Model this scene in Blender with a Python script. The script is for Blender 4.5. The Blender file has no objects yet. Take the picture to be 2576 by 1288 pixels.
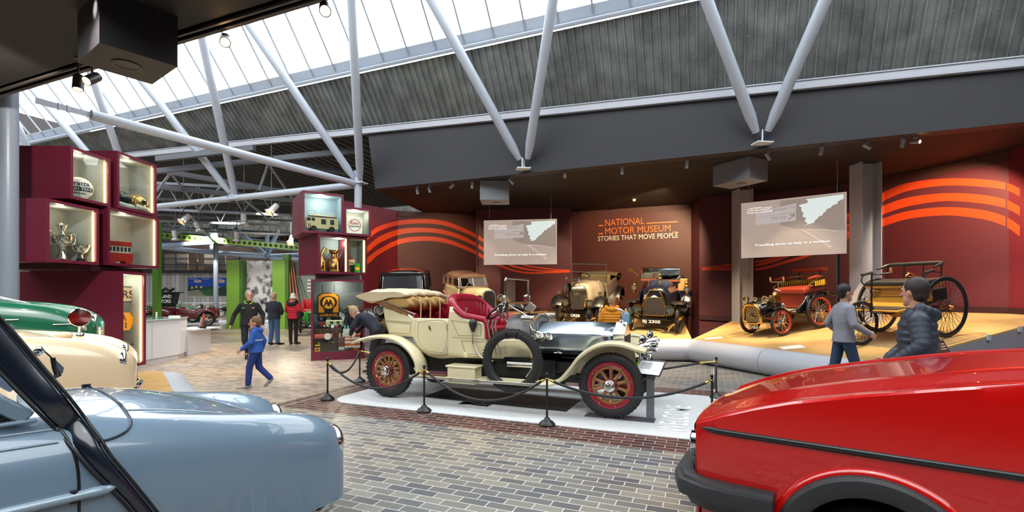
import bpy, bmesh, math, random
from mathutils import Vector, Matrix
random.seed(7)
SC = bpy.context.scene
COL = SC.collection
PI = math.pi
# ---------------------------------------------------------------- camera, sky, exposure
F, CX, HY, EYE = 1220.0, 1288.0, 745.0, 1.65      # focal length in px, principal column, horizon row, eye height
cam_d = bpy.data.cameras.new('camera'); CAM = bpy.data.objects.new('camera', cam_d); COL.objects.link(CAM)
cam_d.sensor_width = 36.0; cam_d.lens = 36.0*F/2576.0; cam_d.shift_y = (HY-644.0)/2576.0
cam_d.clip_start = 0.05; cam_d.clip_end = 300
CAM.location = (0, 0, EYE); CAM.rotation_euler = (PI/2, 0, 0)
SC.camera = CAM
SC.view_settings.view_transform = 'Standard'; SC.view_settings.look = 'None'
SC.view_settings.exposure = 0.78; SC.view_settings.gamma = 1.0; SC.view_settings.use_curve_mapping = False
W = bpy.data.worlds.new('overcast_sky'); SC.world = W; W.use_nodes = True
W.node_tree.nodes['Background'].inputs[0].default_value = (0.93, 0.97, 1.0, 1)
W.node_tree.nodes['Background'].inputs[1].default_value = 3.4
SC.cycles.use_denoising = True
SC.cycles.max_bounces = 9; SC.cycles.diffuse_bounces = 4; SC.cycles.glossy_bounces = 4
SC.cycles.transparent_max_bounces = 14; SC.cycles.sample_clamp_indirect = 8.0
SC.cycles.caustics_reflective = False; SC.cycles.caustics_refractive = False
# the building grid: U runs along the nave, V across it
UA = math.atan2(-0.380, 0.925)
UX, UY = math.cos(UA), math.sin(UA); VX, VY = -UY, UX
def UV(u, v, z=0.0): return Vector((u*UX+v*VX, u*UY+v*VY, z))
def toUV(p): return (p[0]*UX+p[1]*UY, p[0]*VX+p[1]*VY)
def at(px, py, Y): return Vector(((px-CX)/F*Y, Y, EYE-(py-HY)/F*Y))
def gnd(px, py, z=0.0):
    Y = F*(EYE-z)/(py-HY); return Vector(((px-CX)/F*Y, Y, z))
def on_v(px, py, v):
    k = (px-CX)/F; Y = v/(VX*k+VY); return at(px, py, Y)
def on_plane(px, py, p0, n):
    d = Vector(((px-CX)/F, 1, -(py-HY)/F)); o = Vector((0, 0, EYE))
    t = (Vector(p0)-o).dot(n)/d.dot(n); return o+d*t
# daylight through the roof lights (portals guide the sky light through the glazing)
def portal(u0, u1, va, za, vb, zb, name):
    ld = bpy.data.lights.new(name, 'AREA'); ld.shape = 'RECTANGLE'; ld.size = u1-u0; ld.size_y = math.hypot(vb-va, zb-za)
    ld.cycles.is_portal = True
    o = bpy.data.objects.new(name, ld); COL.objects.link(o)
    c = UV((u0+u1)/2, (va+vb)/2, (za+zb)/2); xax = Vector((UX, UY, 0)); yax = (UV(0, vb, zb)-UV(0, va, za)).normalized()
    zax = xax.cross(yax)
    if zax.z < 0: yax = -yax; zax = -zax
    m = Matrix((xax, yax, zax)).transposed().to_4x4(); m.translation = c; o.matrix_world = m
RIDGE_V, RIDGE_Z, BEAM_Z = 7.68, 11.55, 7.76
FAR_B, NEAR_B = 10.55, 4.81
portal(-36, 16, FAR_B, BEAM_Z, RIDGE_V+.1, RIDGE_Z, 'daylight_far_glazing')
portal(-36, 16, NEAR_B, BEAM_Z, RIDGE_V-.1, RIDGE_Z, 'daylight_near_glazing')
portal(-24, 16, 1.3, BEAM_Z, -1.4, RIDGE_Z, 'daylight_added_glazing'); portal(-24, 16, -4.3, BEAM_Z, -1.6, RIDGE_Z, 'daylight_added_glazing')  # portals of the unseen bay added to bring daylight from behind
def spot(name, loc, target, power, angle=40, col=(1, .74, .45), r=.04, blend=.5):
    ld = bpy.data.lights.new(name, 'SPOT'); ld.energy = power; ld.spot_size = math.radians(angle); ld.spot_blend = blend
    ld.color = col; ld.shadow_soft_size = r
    o = bpy.data.objects.new(name, ld); COL.objects.link(o); o.location = loc
    o.rotation_euler = (Vector(target)-Vector(loc)).to_track_quat('-Z', 'Y').to_euler(); return o
def pointl(name, loc, power, col=(1, .8, .55), r=.05):
    ld = bpy.data.lights.new(name, 'POINT'); ld.energy = power; ld.color = col; ld.shadow_soft_size = r
    o = bpy.data.objects.new(name, ld); COL.objects.link(o); o.location = loc; return o
# ---------------------------------------------------------------- materials
def lin(h):
    h = h.lstrip('#'); c = [int(h[i:i+2], 16)/255 for i in (0, 2, 4)]
    return tuple(((x+.055)/1.055)**2.4 if x > .04045 else x/12.92 for x in c)+(1,)
MATS = {}
def mat(name, col='#888888', rough=.5, metal=0.0, coat=0.0, emit=None, es=1.0, noise=None, bump=None, alpha=None, trans=0.0, spec=None):
    if name in MATS: return MATS[name]
    m = bpy.data.materials.new(name); m.use_nodes = True; nt = m.node_tree; b = nt.nodes['Principled BSDF']
    b.inputs['Base Color'].default_value = lin(col); b.inputs['Roughness'].default_value = rough; b.inputs['Metallic'].default_value = metal
    if coat: b.inputs['Coat Weight'].default_value = coat; b.inputs['Coat Roughness'].default_value = .03
    if spec is not None: b.inputs['Specular IOR Level'].default_value = spec
    if emit: b.inputs['Emission Color'].default_value = lin(emit); b.inputs['Emission Strength'].default_value = es
    if trans: b.inputs['Transmission Weight'].default_value = trans
    if noise or bump:
        tc = nt.nodes.new('ShaderNodeTexCoord')
    if noise:                                   # (scale, second colour, contrast)
        n = nt.nodes.new('ShaderNodeTexNoise'); n.inputs['Scale'].default_value = noise[0]; n.inputs['Detail'].default_value = 5
        nt.links.new(tc.outputs['Object'], n.inputs['Vector'])
        r = nt.nodes.new('ShaderNodeValToRGB'); k = noise[2] if len(noise) > 2 else .2
        r.color_ramp.elements[0].position = .5-k; r.color_ramp.elements[1].position = .5+k
        r.color_ramp.elements[0].color = lin(col); r.color_ramp.elements[1].color = lin(noise[1])
        nt.links.new(n.outputs['Fac'], r.inputs[0]); nt.links.new(r.outputs[0], b.inputs['Base Color'])
    if bump:                                    # (scale, strength)
        n2 = nt.nodes.new('ShaderNodeTexNoise'); n2.inputs['Scale'].default_value = bump[0]; n2.inputs['Detail'].default_value = 4
        nt.links.new(tc.outputs['Object'], n2.inputs['Vector'])
        bp = nt.nodes.new('ShaderNodeBump'); bp.inputs['Strength'].default_value = bump[1]; bp.inputs['Distance'].default_value = .02
        nt.links.new(n2.outputs['Fac'], bp.inputs['Height']); nt.links.new(bp.outputs[0], b.inputs['Normal'])
    MATS[name] = m; return m
def glassmat(name, tint='#ffffff', opac=.1, rough=.0, gloss='#ffffff'):
    """thin clear pane: see-through with a fresnel reflection"""
    if name in MATS: return MATS[name]
    m = bpy.data.materials.new(name); m.use_nodes = True; nt = m.node_tree; nt.nodes.clear()
    o = nt.nodes.new('ShaderNodeOutputMaterial'); mx = nt.nodes.new('ShaderNodeMixShader'); t = nt.nodes.new('ShaderNodeBsdfTransparent')
    g = nt.nodes.new('ShaderNodeBsdfGlossy'); fr = nt.nodes.new('ShaderNodeLayerWeight'); pw = nt.nodes.new('ShaderNodeMath'); ma = nt.nodes.new('ShaderNodeMath')
    t.inputs[0].default_value = lin(tint); g.inputs['Roughness'].default_value = rough; pw.operation = 'POWER'; pw.inputs[1].default_value = 4.0; nt.links.new(fr.outputs['Facing'], pw.inputs[0])
    g.inputs[0].default_value = lin(gloss)
    ma.operation = 'ADD'; ma.inputs[1].default_value = opac; ma.use_clamp = True
    nt.links.new(pw.outputs[0], ma.inputs[0]); nt.links.new(ma.outputs[0], mx.inputs[0])
    nt.links.new(t.outputs[0], mx.inputs[1]); nt.links.new(g.outputs[0], mx.inputs[2]); nt.links.new(mx.outputs[0], o.inputs[0])
    MATS[name] = m; return m
# ---------------------------------------------------------------- mesh builder
class MB:
    def __init__(s): s.v = []; s.f = []; s.M = Matrix.Identity(4)
    def at(s, M): s.M = M; return s
    def add(s, vs, fs):
        b = len(s.v); M = s.M
        s.v += [tuple(M @ Vector(v)) for v in vs]; s.f += [tuple(b+i for i in f) for f in fs]; return s
    def box(s, c, d, rz=0, R=None):
        x, y, z = d[0]/2, d[1]/2, d[2]/2
        vs = [Vector((a, b, e)) for a in (-x, x) for b in (-y, y) for e in (-z, z)]
        if R is None: R = Matrix.Rotation(rz, 3, 'Z')
        vs = [R @ v + Vector(c) for v in vs]
        return s.add(vs, [(0, 1, 3, 2), (4, 6, 7, 5), (0, 4, 5, 1), (2, 3, 7, 6), (0, 2, 6, 4), (1, 5, 7, 3)])
    def bb(s, x0, x1, y0, y1, z0, z1): return s.box(((x0+x1)/2, (y0+y1)/2, (z0+z1)/2), (x1-x0, y1-y0, z1-z0))
    def bar(s, p, q, w, h, up=(0, 0, 1)):
        p, q = Vector(p), Vector(q); d = (q-p); L = d.length; d.normalize(); up = Vector(up)
        a = d.cross(up)
        if a.length < 1e-4: a = d.cross(Vector((1, 0, 0)))
        a.normalize(); b = a.cross(d); R = Matrix((d, a, b)).transposed()
        return s.box((p+q)/2, (L, w, h), R=R)
    def tube(s, pts, r, n=10, cap=True, closed=False):
        pts = [Vector(p) for p in pts]; m = len(pts)
        rs = r if isinstance(r, (list, tuple)) else [r]*m
        tn = []
        for i in range(m):
            if closed: t = pts[(i+1) % m]-pts[i-1]
            else: t = pts[min(i+1, m-1)]-pts[max(i-1, 0)]
            tn.append(t.normalized() if t.length > 1e-9 else Vector((0, 0, 1)))
        a = tn[0].orthogonal().normalized(); vs = []; fs = []
        for i in range(m):
            a = a-tn[i]*a.dot(tn[i])
            a = a.normalized() if a.length > 1e-6 else tn[i].orthogonal().normalized()
            b = tn[i].cross(a)
            for k in range(n):
                th = 2*PI*k/n; vs.append(pts[i]+(a*math.cos(th)+b*math.sin(th))*rs[i])
        for i in range(m if closed else m-1):
            for k in range(n):
                j = (i+1) % m
                fs.append((i*n+k, i*n+(k+1) % n, j*n+(k+1) % n, j*n+k))
        if cap and not closed: fs += [tuple(range(n))[::-1], tuple((m-1)*n+k for k in range(n))]
        return s.add(vs, fs)
    def cyl(s, p, q, r, r2=None, n=20): return s.tube([p, q], [r, r if r2 is None else r2], n)
    def lathe(s, prof, o=(0, 0, 0), ax=(0, 0, 1), n=24, a0=0, a1=2*PI):
        """prof: list of (radius, height along axis)"""
        ax = Vector(ax).normalized(); e1 = ax.orthogonal().normalized(); e2 = ax.cross(e1); o = Vector(o)
        full = abs(a1-a0-2*PI) < 1e-6; cnt = n if full else n+1; vs = []; fs = []; m = len(prof)
        for k in range(cnt):
            th = a0+(a1-a0)*k/n; d = e1*math.cos(th)+e2*math.sin(th)
            for r, h in prof: vs.append(o+d*r+ax*h)
        for k in range(n):
            k2 = (k+1) % cnt
            for i in range(m-1): fs.append((k*m+i, k2*m+i, k2*m+i+1, k*m+i+1))
        return s.add(vs, fs)
    def ball(s, c, r, n=14, m=10, R=None):
        r = Vector(r) if hasattr(r, '__len__') else Vector((r, r, r)); c = Vector(c); vs = [Vector((0, 0, -1))]
        for i in range(1, m):
            ph = -PI/2+PI*i/m
            for k in range(n): vs.append(Vector((math.cos(ph)*math.cos(2*PI*k/n), math.cos(ph)*math.sin(2*PI*k/n), math.sin(ph))))
        vs.append(Vector((0, 0, 1))); fs = []
        for k in range(n): fs.append((0, 1+(k+1) % n, 1+k))
        for i in range(m-2):
            for k in range(n): fs.append((1+i*n+k, 1+i*n+(k+1) % n, 1+(i+1)*n+(k+1) % n, 1+(i+1)*n+k))
        t = len(vs)-1
        for k in range(n): fs.append((t, 1+(m-2)*n+k, 1+(m-2)*n+(k+1) % n))
        vs = [Vector((v.x*r.x, v.y*r.y, v.z*r.z)) for v in vs]
        if R is not None: vs = [R @ v for v in vs]
        return s.add([v+c for v in vs], fs)
    def torus(s, c, R, r, ax=(0, 0, 1), n=32, m=10, a0=0, a1=2*PI):
        prof = [(R+r*math.cos(2*PI*k/m), r*math.sin(2*PI*k/m)) for k in range(m+1)]
        return s.lathe(prof, c, ax, n, a0, a1)
    def prism(s, pts, d):
        """closed polygon of 3-D points pushed along vector d"""
        n = len(pts); d = Vector(d); vs = [Vector(p) for p in pts]+[Vector(p)+d for p in pts]
        fs = [tuple(range(n))[::-1], tuple(range(n, 2*n))]+[(i, (i+1) % n, n+(i+1) % n, n+i) for i in range(n)]
        return s.add(vs, fs)
    def grid(s, rows, closed=False, capends=False):
        """rows of equal length point lists"""
        n = len(rows[0]); vs = [p for r in rows for p in r]; fs = []
        for i in range(len(rows)-1):
            for k in range(n if closed else n-1):
                fs.append((i*n+k, i*n+(k+1) % n, (i+1)*n+(k+1) % n, (i+1)*n+k))
        if capends:
            fs += [tuple(range(n))[::-1], tuple((len(rows)-1)*n+k for k in range(n))]
        return s.add(vs, fs)
    def build(s, name, m, parent=None, sm=35, bevel=0, bseg=2, sub=0, solid=0, soff=-1, weld=0, mirror=False, outward=True):
        me = bpy.data.meshes.new(name); me.from_pydata(s.v, [], s.f)
        bm = bmesh.new(); bm.from_mesh(me)
        if weld: bmesh.ops.remove_doubles(bm, verts=bm.verts, dist=weld)
        if outward: bmesh.ops.recalc_face_normals(bm, faces=bm.faces)
        bm.to_mesh(me); bm.free()
        me.materials.append(m)
        o = bpy.data.objects.new(name, me); COL.objects.link(o)
        if parent: o.parent = parent
        if solid: x = o.modifiers.new('solid', 'SOLIDIFY'); x.thickness = solid; x.offset = soff
        if bevel:
            x = o.modifiers.new('bevel', 'BEVEL'); x.width = bevel; x.segments = bseg; x.limit_method = 'ANGLE'; x.angle_limit = math.radians(40)
        if sub: x = o.modifiers.new('sub', 'SUBSURF'); x.levels = sub; x.render_levels = sub
        if sm:
            for p in me.polygons: p.use_smooth = True
            if not sub: me.set_sharp_from_angle(angle=math.radians(sm))
        return o
def thing(name, label, cat, loc=(0, 0, 0), rz=0.0, group=None, rx=0.0, ry=0.0):
    o = bpy.data.objects.new(name, None); COL.objects.link(o); o.empty_display_size = .1
    o.location = loc; o.rotation_euler = (rx, ry, rz); o['label'] = label; o['category'] = cat
    if group: o['group'] = group
    return o
def tag(o, label, cat, group=None, kind=None):
    o['label'] = label; o['category'] = cat
    if group: o['group'] = group
    if kind: o['kind'] = kind
    return o
def struct(o): o['kind'] = 'structure'; return o
def dup(root, loc=None, rz=None, label=None):
    r = root.copy(); COL.objects.link(r)
    if loc is not None: r.location = loc
    if rz is not None: r.rotation_euler.z = rz
    if label: r['label'] = label
    for ch in list(root.children):
        c = ch.copy(); COL.objects.link(c); c.parent = r
        for g in list(ch.children):
            d = g.copy(); COL.objects.link(d); d.parent = c
    return r
def textmesh(txt, width=None, height=None, depth=.002, font=None, align='L', bold=0.0, shear=0.0):
    """mesh data of a line of lettering in the XY plane, cap height and width fitted"""
    cu = bpy.data.curves.new('lettering', 'FONT'); cu.body = txt; cu.size = 1; cu.extrude = depth; cu.offset = bold; cu.shear = shear
    cu.resolution_u = 3
    o = bpy.data.objects.new('lettering_tmp', cu); COL.objects.link(o)
    dg = bpy.context.evaluated_depsgraph_get(); me = bpy.data.meshes.new_from_object(o.evaluated_get(dg))
    bpy.data.objects.remove(o); bpy.data.curves.remove(cu)
    xs = [v.co.x for v in me.vertices]; ys = [v.co.y for v in me.vertices]
    if not xs: return me
    x0, x1, y0, y1 = min(xs), max(xs), min(ys), max(ys)
    sy = height/.73 if height else 1.0
    sx = width/(x1-x0) if width else sy
    if not height: sy = sx
    off = {'L': x0, 'C': (x0+x1)/2, 'R': x1}[align]
    for v in me.vertices: v.co.x = (v.co.x-off)*sx; v.co.y *= sy
    return me
def text(name, txt, m, org, xdir, ydir, width=None, height=None, parent=None, depth=.002, align='L', bold=0.0, shear=0.0):
    """lettering with its baseline start at org, running along xdir, upright along ydir"""
    me = textmesh(txt, width, height, depth, None, align, bold, shear)
    xd = Vector(xdir).normalized(); yd = Vector(ydir); yd = (yd-xd*yd.dot(xd)).normalized(); zd = xd.cross(yd)
    M = Matrix((xd, yd, zd)).transposed().to_4x4(); M.translation = Vector(org)
    me.transform(M); me.materials.clear(); me.materials.append(m); me.name = name
    o = bpy.data.objects.new(name, me); COL.objects.link(o)
    if parent: o.parent = parent
    return o
def lerp(a, b, t): return a+(b-a)*t
def interp(xs, ys, x):
    if x <= xs[0]: return ys[0]
    for i in range(len(xs)-1):
        if x <= xs[i+1]: return lerp(ys[i], ys[i+1], (x-xs[i])/(xs[i+1]-xs[i]))
    return ys[-1]
def smooth_path(pts, k=6):
    """Catmull-Rom through the points"""
    P = [Vector(p) for p in pts]; out = []
    for i in range(len(P)-1):
        a = P[i-1] if i else P[i]*2-P[i+1]; b, c = P[i], P[i+1]; d = P[i+2] if i+2 < len(P) else P[i+1]*2-P[i]
        for j in range(k):
            t = j/k; out.append(.5*((2*b)+(c-a)*t+(2*a-5*b+4*c-d)*t*t+(3*b-a-3*c+d)*t**3))
    out.append(P[-1]); return out
# common materials
STEEL = mat('painted_steel', '#aeb6c2', .38)
BLACK = mat('black_paint', '#0d0d0f', .35)
CHROME = mat('chrome', '#e8e8ea', .08, 1.0)
NICKEL = mat('nickel', '#d9d6cc', .15, 1.0)
BRASS = mat('brass', '#d9b25a', .18, 1.0)
RUBBER = mat('tyre_rubber', '#1b1b1c', .65, bump=(60, .1))
MAROON = mat('maroon_laminate', '#661d32', .35)
GLASS = glassmat('clear_glass', '#f4f8f6', .02)
DARKGLASS = glassmat('car_glass', '#8f9a98', .06)
# ================================================================ the building
def brickmat():
    m = bpy.data.materials.new('brick_paving'); m.use_nodes = True; nt = m.node_tree; L = nt.links; N = nt.nodes; b = N['Principled BSDF']
    tc = N.new('ShaderNodeTexCoord')
    def br(c1, c2, mo):
        t = N.new('ShaderNodeTexBrick'); L.new(tc.outputs['Object'], t.inputs['Vector']); t.inputs['Scale'].default_value = 1
        t.inputs['Color1'].default_value = lin(c1); t.inputs['Color2'].default_value = lin(c2); t.inputs['Mortar'].default_value = lin(mo)
        t.inputs['Brick Width'].default_value = .235; t.inputs['Row Height'].default_value = .104; t.inputs['Mortar Size'].default_value = .0042
        t.inputs['Mortar Smooth'].default_value = .15; t.inputs['Bias'].default_value = 0; t.offset = .5; return t
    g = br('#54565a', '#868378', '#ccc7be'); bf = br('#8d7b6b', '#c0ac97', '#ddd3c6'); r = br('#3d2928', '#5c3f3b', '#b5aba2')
    sx = N.new('ShaderNodeSeparateXYZ'); L.new(tc.outputs['Object'], sx.inputs[0])
    def mth(op, a, b=None):
        n = N.new('ShaderNodeMath'); n.operation = op
        for i, q in enumerate((a, b)):
            if q is None: continue
            if isinstance(q, (int, float)): n.inputs[i].default_value = q
            else: L.new(q, n.inputs[i])
        return n.outputs[0]
    du = mth('SUBTRACT', mth('ABSOLUTE', mth('ADD', sx.outputs[0], 2.65)), 2.95+.55)
    dv = mth('SUBTRACT', mth('ABSOLUTE', mth('SUBTRACT', sx.outputs[1], 7.26)), 1.36+.52)
    mask = mth('LESS_THAN', mth('MAXIMUM', du, dv), 0.0)
    mx = N.new('ShaderNodeMix'); mx.data_type = 'RGBA'; L.new(mask, mx.inputs[0])
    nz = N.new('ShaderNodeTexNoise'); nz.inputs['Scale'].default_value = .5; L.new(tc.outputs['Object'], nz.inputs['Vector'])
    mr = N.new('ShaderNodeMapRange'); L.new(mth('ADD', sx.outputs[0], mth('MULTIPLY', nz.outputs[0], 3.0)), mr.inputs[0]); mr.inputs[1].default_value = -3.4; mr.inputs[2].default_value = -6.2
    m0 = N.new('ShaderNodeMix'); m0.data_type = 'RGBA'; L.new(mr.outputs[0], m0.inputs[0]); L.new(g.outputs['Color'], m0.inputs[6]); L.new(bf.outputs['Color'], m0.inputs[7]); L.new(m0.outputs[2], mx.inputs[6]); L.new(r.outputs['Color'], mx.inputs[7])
    # broad wear and warm patches
    no = N.new('ShaderNodeTexNoise'); no.inputs['Scale'].default_value = .45; no.inputs['Detail'].default_value = 6; L.new(tc.outputs['Object'], no.inputs['Vector'])
    cr = N.new('ShaderNodeValToRGB'); cr.color_ramp.elements[0].position = .38; cr.color_ramp.elements[1].position = .66
    cr.color_ramp.elements[0].color = (.92, .95, 1.0, 1); cr.color_ramp.elements[1].color = (1.12, .98, .86, 1)
    L.new(no.outputs[0], cr.inputs[0])
    mu = N.new('ShaderNodeMix'); mu.data_type = 'RGBA'; mu.blend_type = 'MULTIPLY'; mu.inputs[0].default_value = 1
    L.new(mx.outputs[2], mu.inputs[6]); L.new(cr.outputs[0], mu.inputs[7])
    # movement joints
    ju = mth('LESS_THAN', mth('ABSOLUTE', mth('SUBTRACT', mth('PINGPONG', mth('ADD', sx.outputs[0], 2.95), 3.0), 3.0)), .008)
    mj = N.new('ShaderNodeMix'); mj.data_type = 'RGBA'; L.new(ju, mj.inputs[0]); L.new(mu.outputs[2], mj.inputs[6]); mj.inputs[7].default_value = lin('#c9c2b8')
    L.new(mj.outputs[2], b.inputs['Base Color'])
    b.inputs['Roughness'].default_value = .32
    n2 = N.new('ShaderNodeTexNoise'); n2.inputs['Scale'].default_value = 30; L.new(tc.outputs['Object'], n2.inputs['Vector'])
    ad = mth('ADD', mth('MULTIPLY', n2.outputs[0], .35), mth('MULTIPLY', g.outputs['Fac'], -1.0))
    bp = N.new('ShaderNodeBump'); bp.inputs['Strength'].default_value = .16; bp.inputs['Distance'].default_value = .004; L.new(ad, bp.inputs['Height'])
    L.new(bp.outputs[0], b.inputs['Normal']); return m
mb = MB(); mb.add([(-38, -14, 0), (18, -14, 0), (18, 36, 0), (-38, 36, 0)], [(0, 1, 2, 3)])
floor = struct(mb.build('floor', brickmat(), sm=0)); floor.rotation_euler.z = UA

def uvquad(mb, a, b, c, d): mb.add([UV(*a), UV(*b), UV(*c), UV(*d)], [(0, 1, 2, 3)])
DARKCEIL = mat('dark_brown_ceiling', '#130f0e', .7, noise=(1.5, '#181312', .3))
FASCIA = mat('charcoal_fascia', '#28282c', .6, noise=(.7, '#2d2d32', .3))
CEIL = 4.75; FV = 11.45; NV = 3.90
def chz(u): return 6.08-.045*u                     # lower channel of the far roof slope, not quite level
# fascia band over the gallery
mb = MB()
L0, L1 = -9.0, 16.0
for (v0, v1) in ((FV, FV+.3),):
    a = [UV(L0-.25, v0, chz(L0)), UV(L1, v0, chz(L1)), UV(L1, v0, CEIL), UV(L0+.02, v0, CEIL)]
    mb.prism(a, UV(0, .3, 0))
struct(mb.build('wall_fascia', FASCIA, sm=0))
# gallery ceiling
mb = MB(); mb.prism([UV(L0, FV+.02, CEIL+.001), UV(16, FV+.02, CEIL+.001), UV(16, 27, CEIL+.001), UV(L0-3.5, 27, CEIL+.001)], (0, 0, .2))
struct(mb.build('ceiling_gallery', DARKCEIL, sm=0))
# near soffit over the viewer
SV, SB = 2.5, -5.2                                  # the soffit is a strip; an unseen glazed bay is added behind for daylight
mb = MB(); mb.prism([UV(-38, SV, CEIL), UV(16, SV, CEIL), UV(16, NV, CEIL), UV(-38, NV, CEIL)], (0, 0, .12))
struct(mb.build('ceiling_near', DARKCEIL, sm=0))
mb = MB(); mb.prism([UV(-38, -14, CEIL), UV(16, -14, CEIL), UV(16, SB, CEIL), UV(-38, SB, CEIL)], (0, 0, .12)); struct(mb.build('ceiling_rear', DARKCEIL, sm=0))
mb = MB()
for v in (SV, SB): mb.prism([UV(-38, v, CEIL), UV(16, v, CEIL), UV(16, v, 6.1), UV(-38, v, 6.1)], UV(0, .12 if v > 0 else -.12, 0))
struct(mb.build('wall_added_fascia', FASCIA, sm=0))
mb = MB(); mb.bar(UV(-38, NV+.02, CEIL+.03), UV(16, NV+.02, CEIL+.03), .05, .1); mb.bar(UV(-38, NV-.09, CEIL-.015), UV(16, NV-.09, CEIL-.015), .03, .03)
struct(mb.build('trim_soffit', mat('soffit_edge', '#3a3330', .5), sm=0))
mb = MB(); mb.prism([UV(-38, NV, CEIL), UV(16, NV, CEIL), UV(16, NV, chz(16)), UV(-38, NV, chz(-38))], UV(0, -.15, 0))
struct(mb.build('wall_near_fascia', FASCIA, sm=0))
# corrugated slopes
def corrmat():
    m = bpy.data.materials.new('corrugated_steel'); m.use_nodes = True; nt = m.node_tree; b = nt.nodes['Principled BSDF']
    tc = nt.nodes.new('ShaderNodeTexCoord'); n = nt.nodes.new('ShaderNodeTexNoise'); n.inputs['Scale'].default_value = 2.2; n.inputs['Detail'].default_value = 8
    nt.links.new(tc.outputs['Object'], n.inputs['Vector']); r = nt.nodes.new('ShaderNodeValToRGB')
    r.color_ramp.elements[0].color = lin('#676b6a'); r.color_ramp.elements[1].color = lin('#8b908e'); r.color_ramp.elements[0].position = .35; r.color_ramp.elements[1].position = .7
    v = nt.nodes.new('ShaderNodeTexVoronoi'); v.inputs['Scale'].default_value = 16; nt.links.new(tc.outputs['Object'], v.inputs['Vector'])
    lt = nt.nodes.new('ShaderNodeMath'); lt.operation = 'LESS_THAN'; lt.inputs[1].default_value = .13; nt.links.new(v.outputs['Distance'], lt.inputs[0])
    mx = nt.nodes.new('ShaderNodeMix'); mx.data_type = 'RGBA'; mx.inputs[7].default_value = lin('#a9aeab')
    nt.links.new(n.outputs[0], r.inputs[0]); nt.links.new(lt.outputs[0], mx.inputs[0]); nt.links.new(r.outputs[0], mx.inputs[6]); nt.links.new(mx.outputs[2], b.inputs['Base Color'])
    b.inputs['Roughness'].default_value = .45; b.inputs['Metallic'].default_value = .25; return m
CORR = corrmat()
def corrugated(name, fa, fb, u0, u1, per=.185, dep=.06, outn=(0, 0, -1), m=CORR):
    """ribbed sheet between edge functions fa(u), fb(u) (points)"""
    mb = MB(); ra = []; rb = []; outn = Vector(outn); n = int((u1-u0)/per)
    for i in range(n):
        for k, d in ((0, 0), (.13, 0), (.24, 1), (.89, 1)):
            u = u0+(i+k)*per; off = outn*dep*d; ra.append(fa(u)-off); rb.append(fb(u)-off)
    mb.grid([ra, rb]); return struct(mb.build(name, m, sm=0, outward=False))
nrm_far = -(UV(0, 1.69, 0)+Vector((0, 0, .9))).normalized()
corrugated('ceiling_corrugated_far', lambda u: UV(u, FV, chz(u)), lambda u: UV(u, FAR_B, BEAM_Z-.1), -36, 16, outn=nrm_far)
nrm_near = (UV(0, 1.69, 0)-Vector((0, 0, .9))).normalized()
corrugated('ceiling_corrugated_near', lambda u: UV(u, NV, chz(u)), lambda u: UV(u, NEAR_B, BEAM_Z-.1), -36, 16, outn=nrm_near)
for nm, v0, v1, nr in (('a', SV, 1.3, (UV(0, -1.69, 0)-Vector((0, 0, .9))).normalized()), ('b', SB, -4.3, (UV(0, 1.69, 0)-Vector((0, 0, .9))).normalized())):
    corrugated('ceiling_corrugated_added', lambda u: UV(u, v0, 6.1), lambda u: UV(u, v1, BEAM_Z), -24, 16, per=.37, outn=nr)
# lower channels, upper beams
mb = MB()
P = lambda u, v, dz: UV(u, v, chz(u)+dz)
mb.bar(P(-36, FV-.09, -.05), P(16, FV-.09, -.05), .03, .15); mb.bar(P(-36, FV-.1, .03), P(16, FV-.1, .03), .06, .022); mb.bar(P(-36, FV-.05, -.13), P(16, FV-.05, -.13), .11, .018)
struct(mb.build('trim_channel', mat('channel_grey', '#b4b7c0', .4), sm=0))
nodes = [-25.0, -19.85, -14.67, -9.52, -4.34, .98, 6.2]
mb = MB()
for s, vb, mid in ((1, FAR_B, -1), (-1, NEAR_B, 1)):
    w = Vector((UX, UY, 0)); sl = (UV(0, RIDGE_V, RIDGE_Z)-UV(0, vb, BEAM_Z)).normalized()
    nn = w.cross(sl)
    mb.bar(UV(-36, vb, BEAM_Z+.13), UV(16, vb, BEAM_Z+.13), .03, .34, up=sl)
    mb.bar(UV(-36, vb-s*.05, BEAM_Z-.03), UV(16, vb-s*.05, BEAM_Z-.03), .16, .05, up=sl)
struct(mb.build('trim_beam', STEEL, sm=0))
# glazing bars and panes
mb = MB(); u = -36.0
while u < 16:
    for vb in (FAR_B, NEAR_B): mb.bar(UV(u, vb, BEAM_Z+.1), UV(u, RIDGE_V, RIDGE_Z), .035, .05)
    if u > -24: mb.bar(UV(u, 1.3, BEAM_Z), UV(u, -1.5, RIDGE_Z), .035, .05); mb.bar(UV(u, -4.3, BEAM_Z), UV(u, -1.5, RIDGE_Z), .035, .05)
    u += .80
mb.bar(UV(-36, RIDGE_V, RIDGE_Z), UV(16, RIDGE_V, RIDGE_Z), .25, .2)
for vb, s in ((FAR_B, 1), (NEAR_B, -1)):
    mb.bar(UV(-36, lerp(vb, RIDGE_V, .56), lerp(BEAM_Z, RIDGE_Z, .56)), UV(16, lerp(vb, RIDGE_V, .56), lerp(BEAM_Z, RIDGE_Z, .56)), .03, .03)
struct(mb.build('window_bars', mat('glazing_bar', '#8d9197', .5), sm=0))
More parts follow.
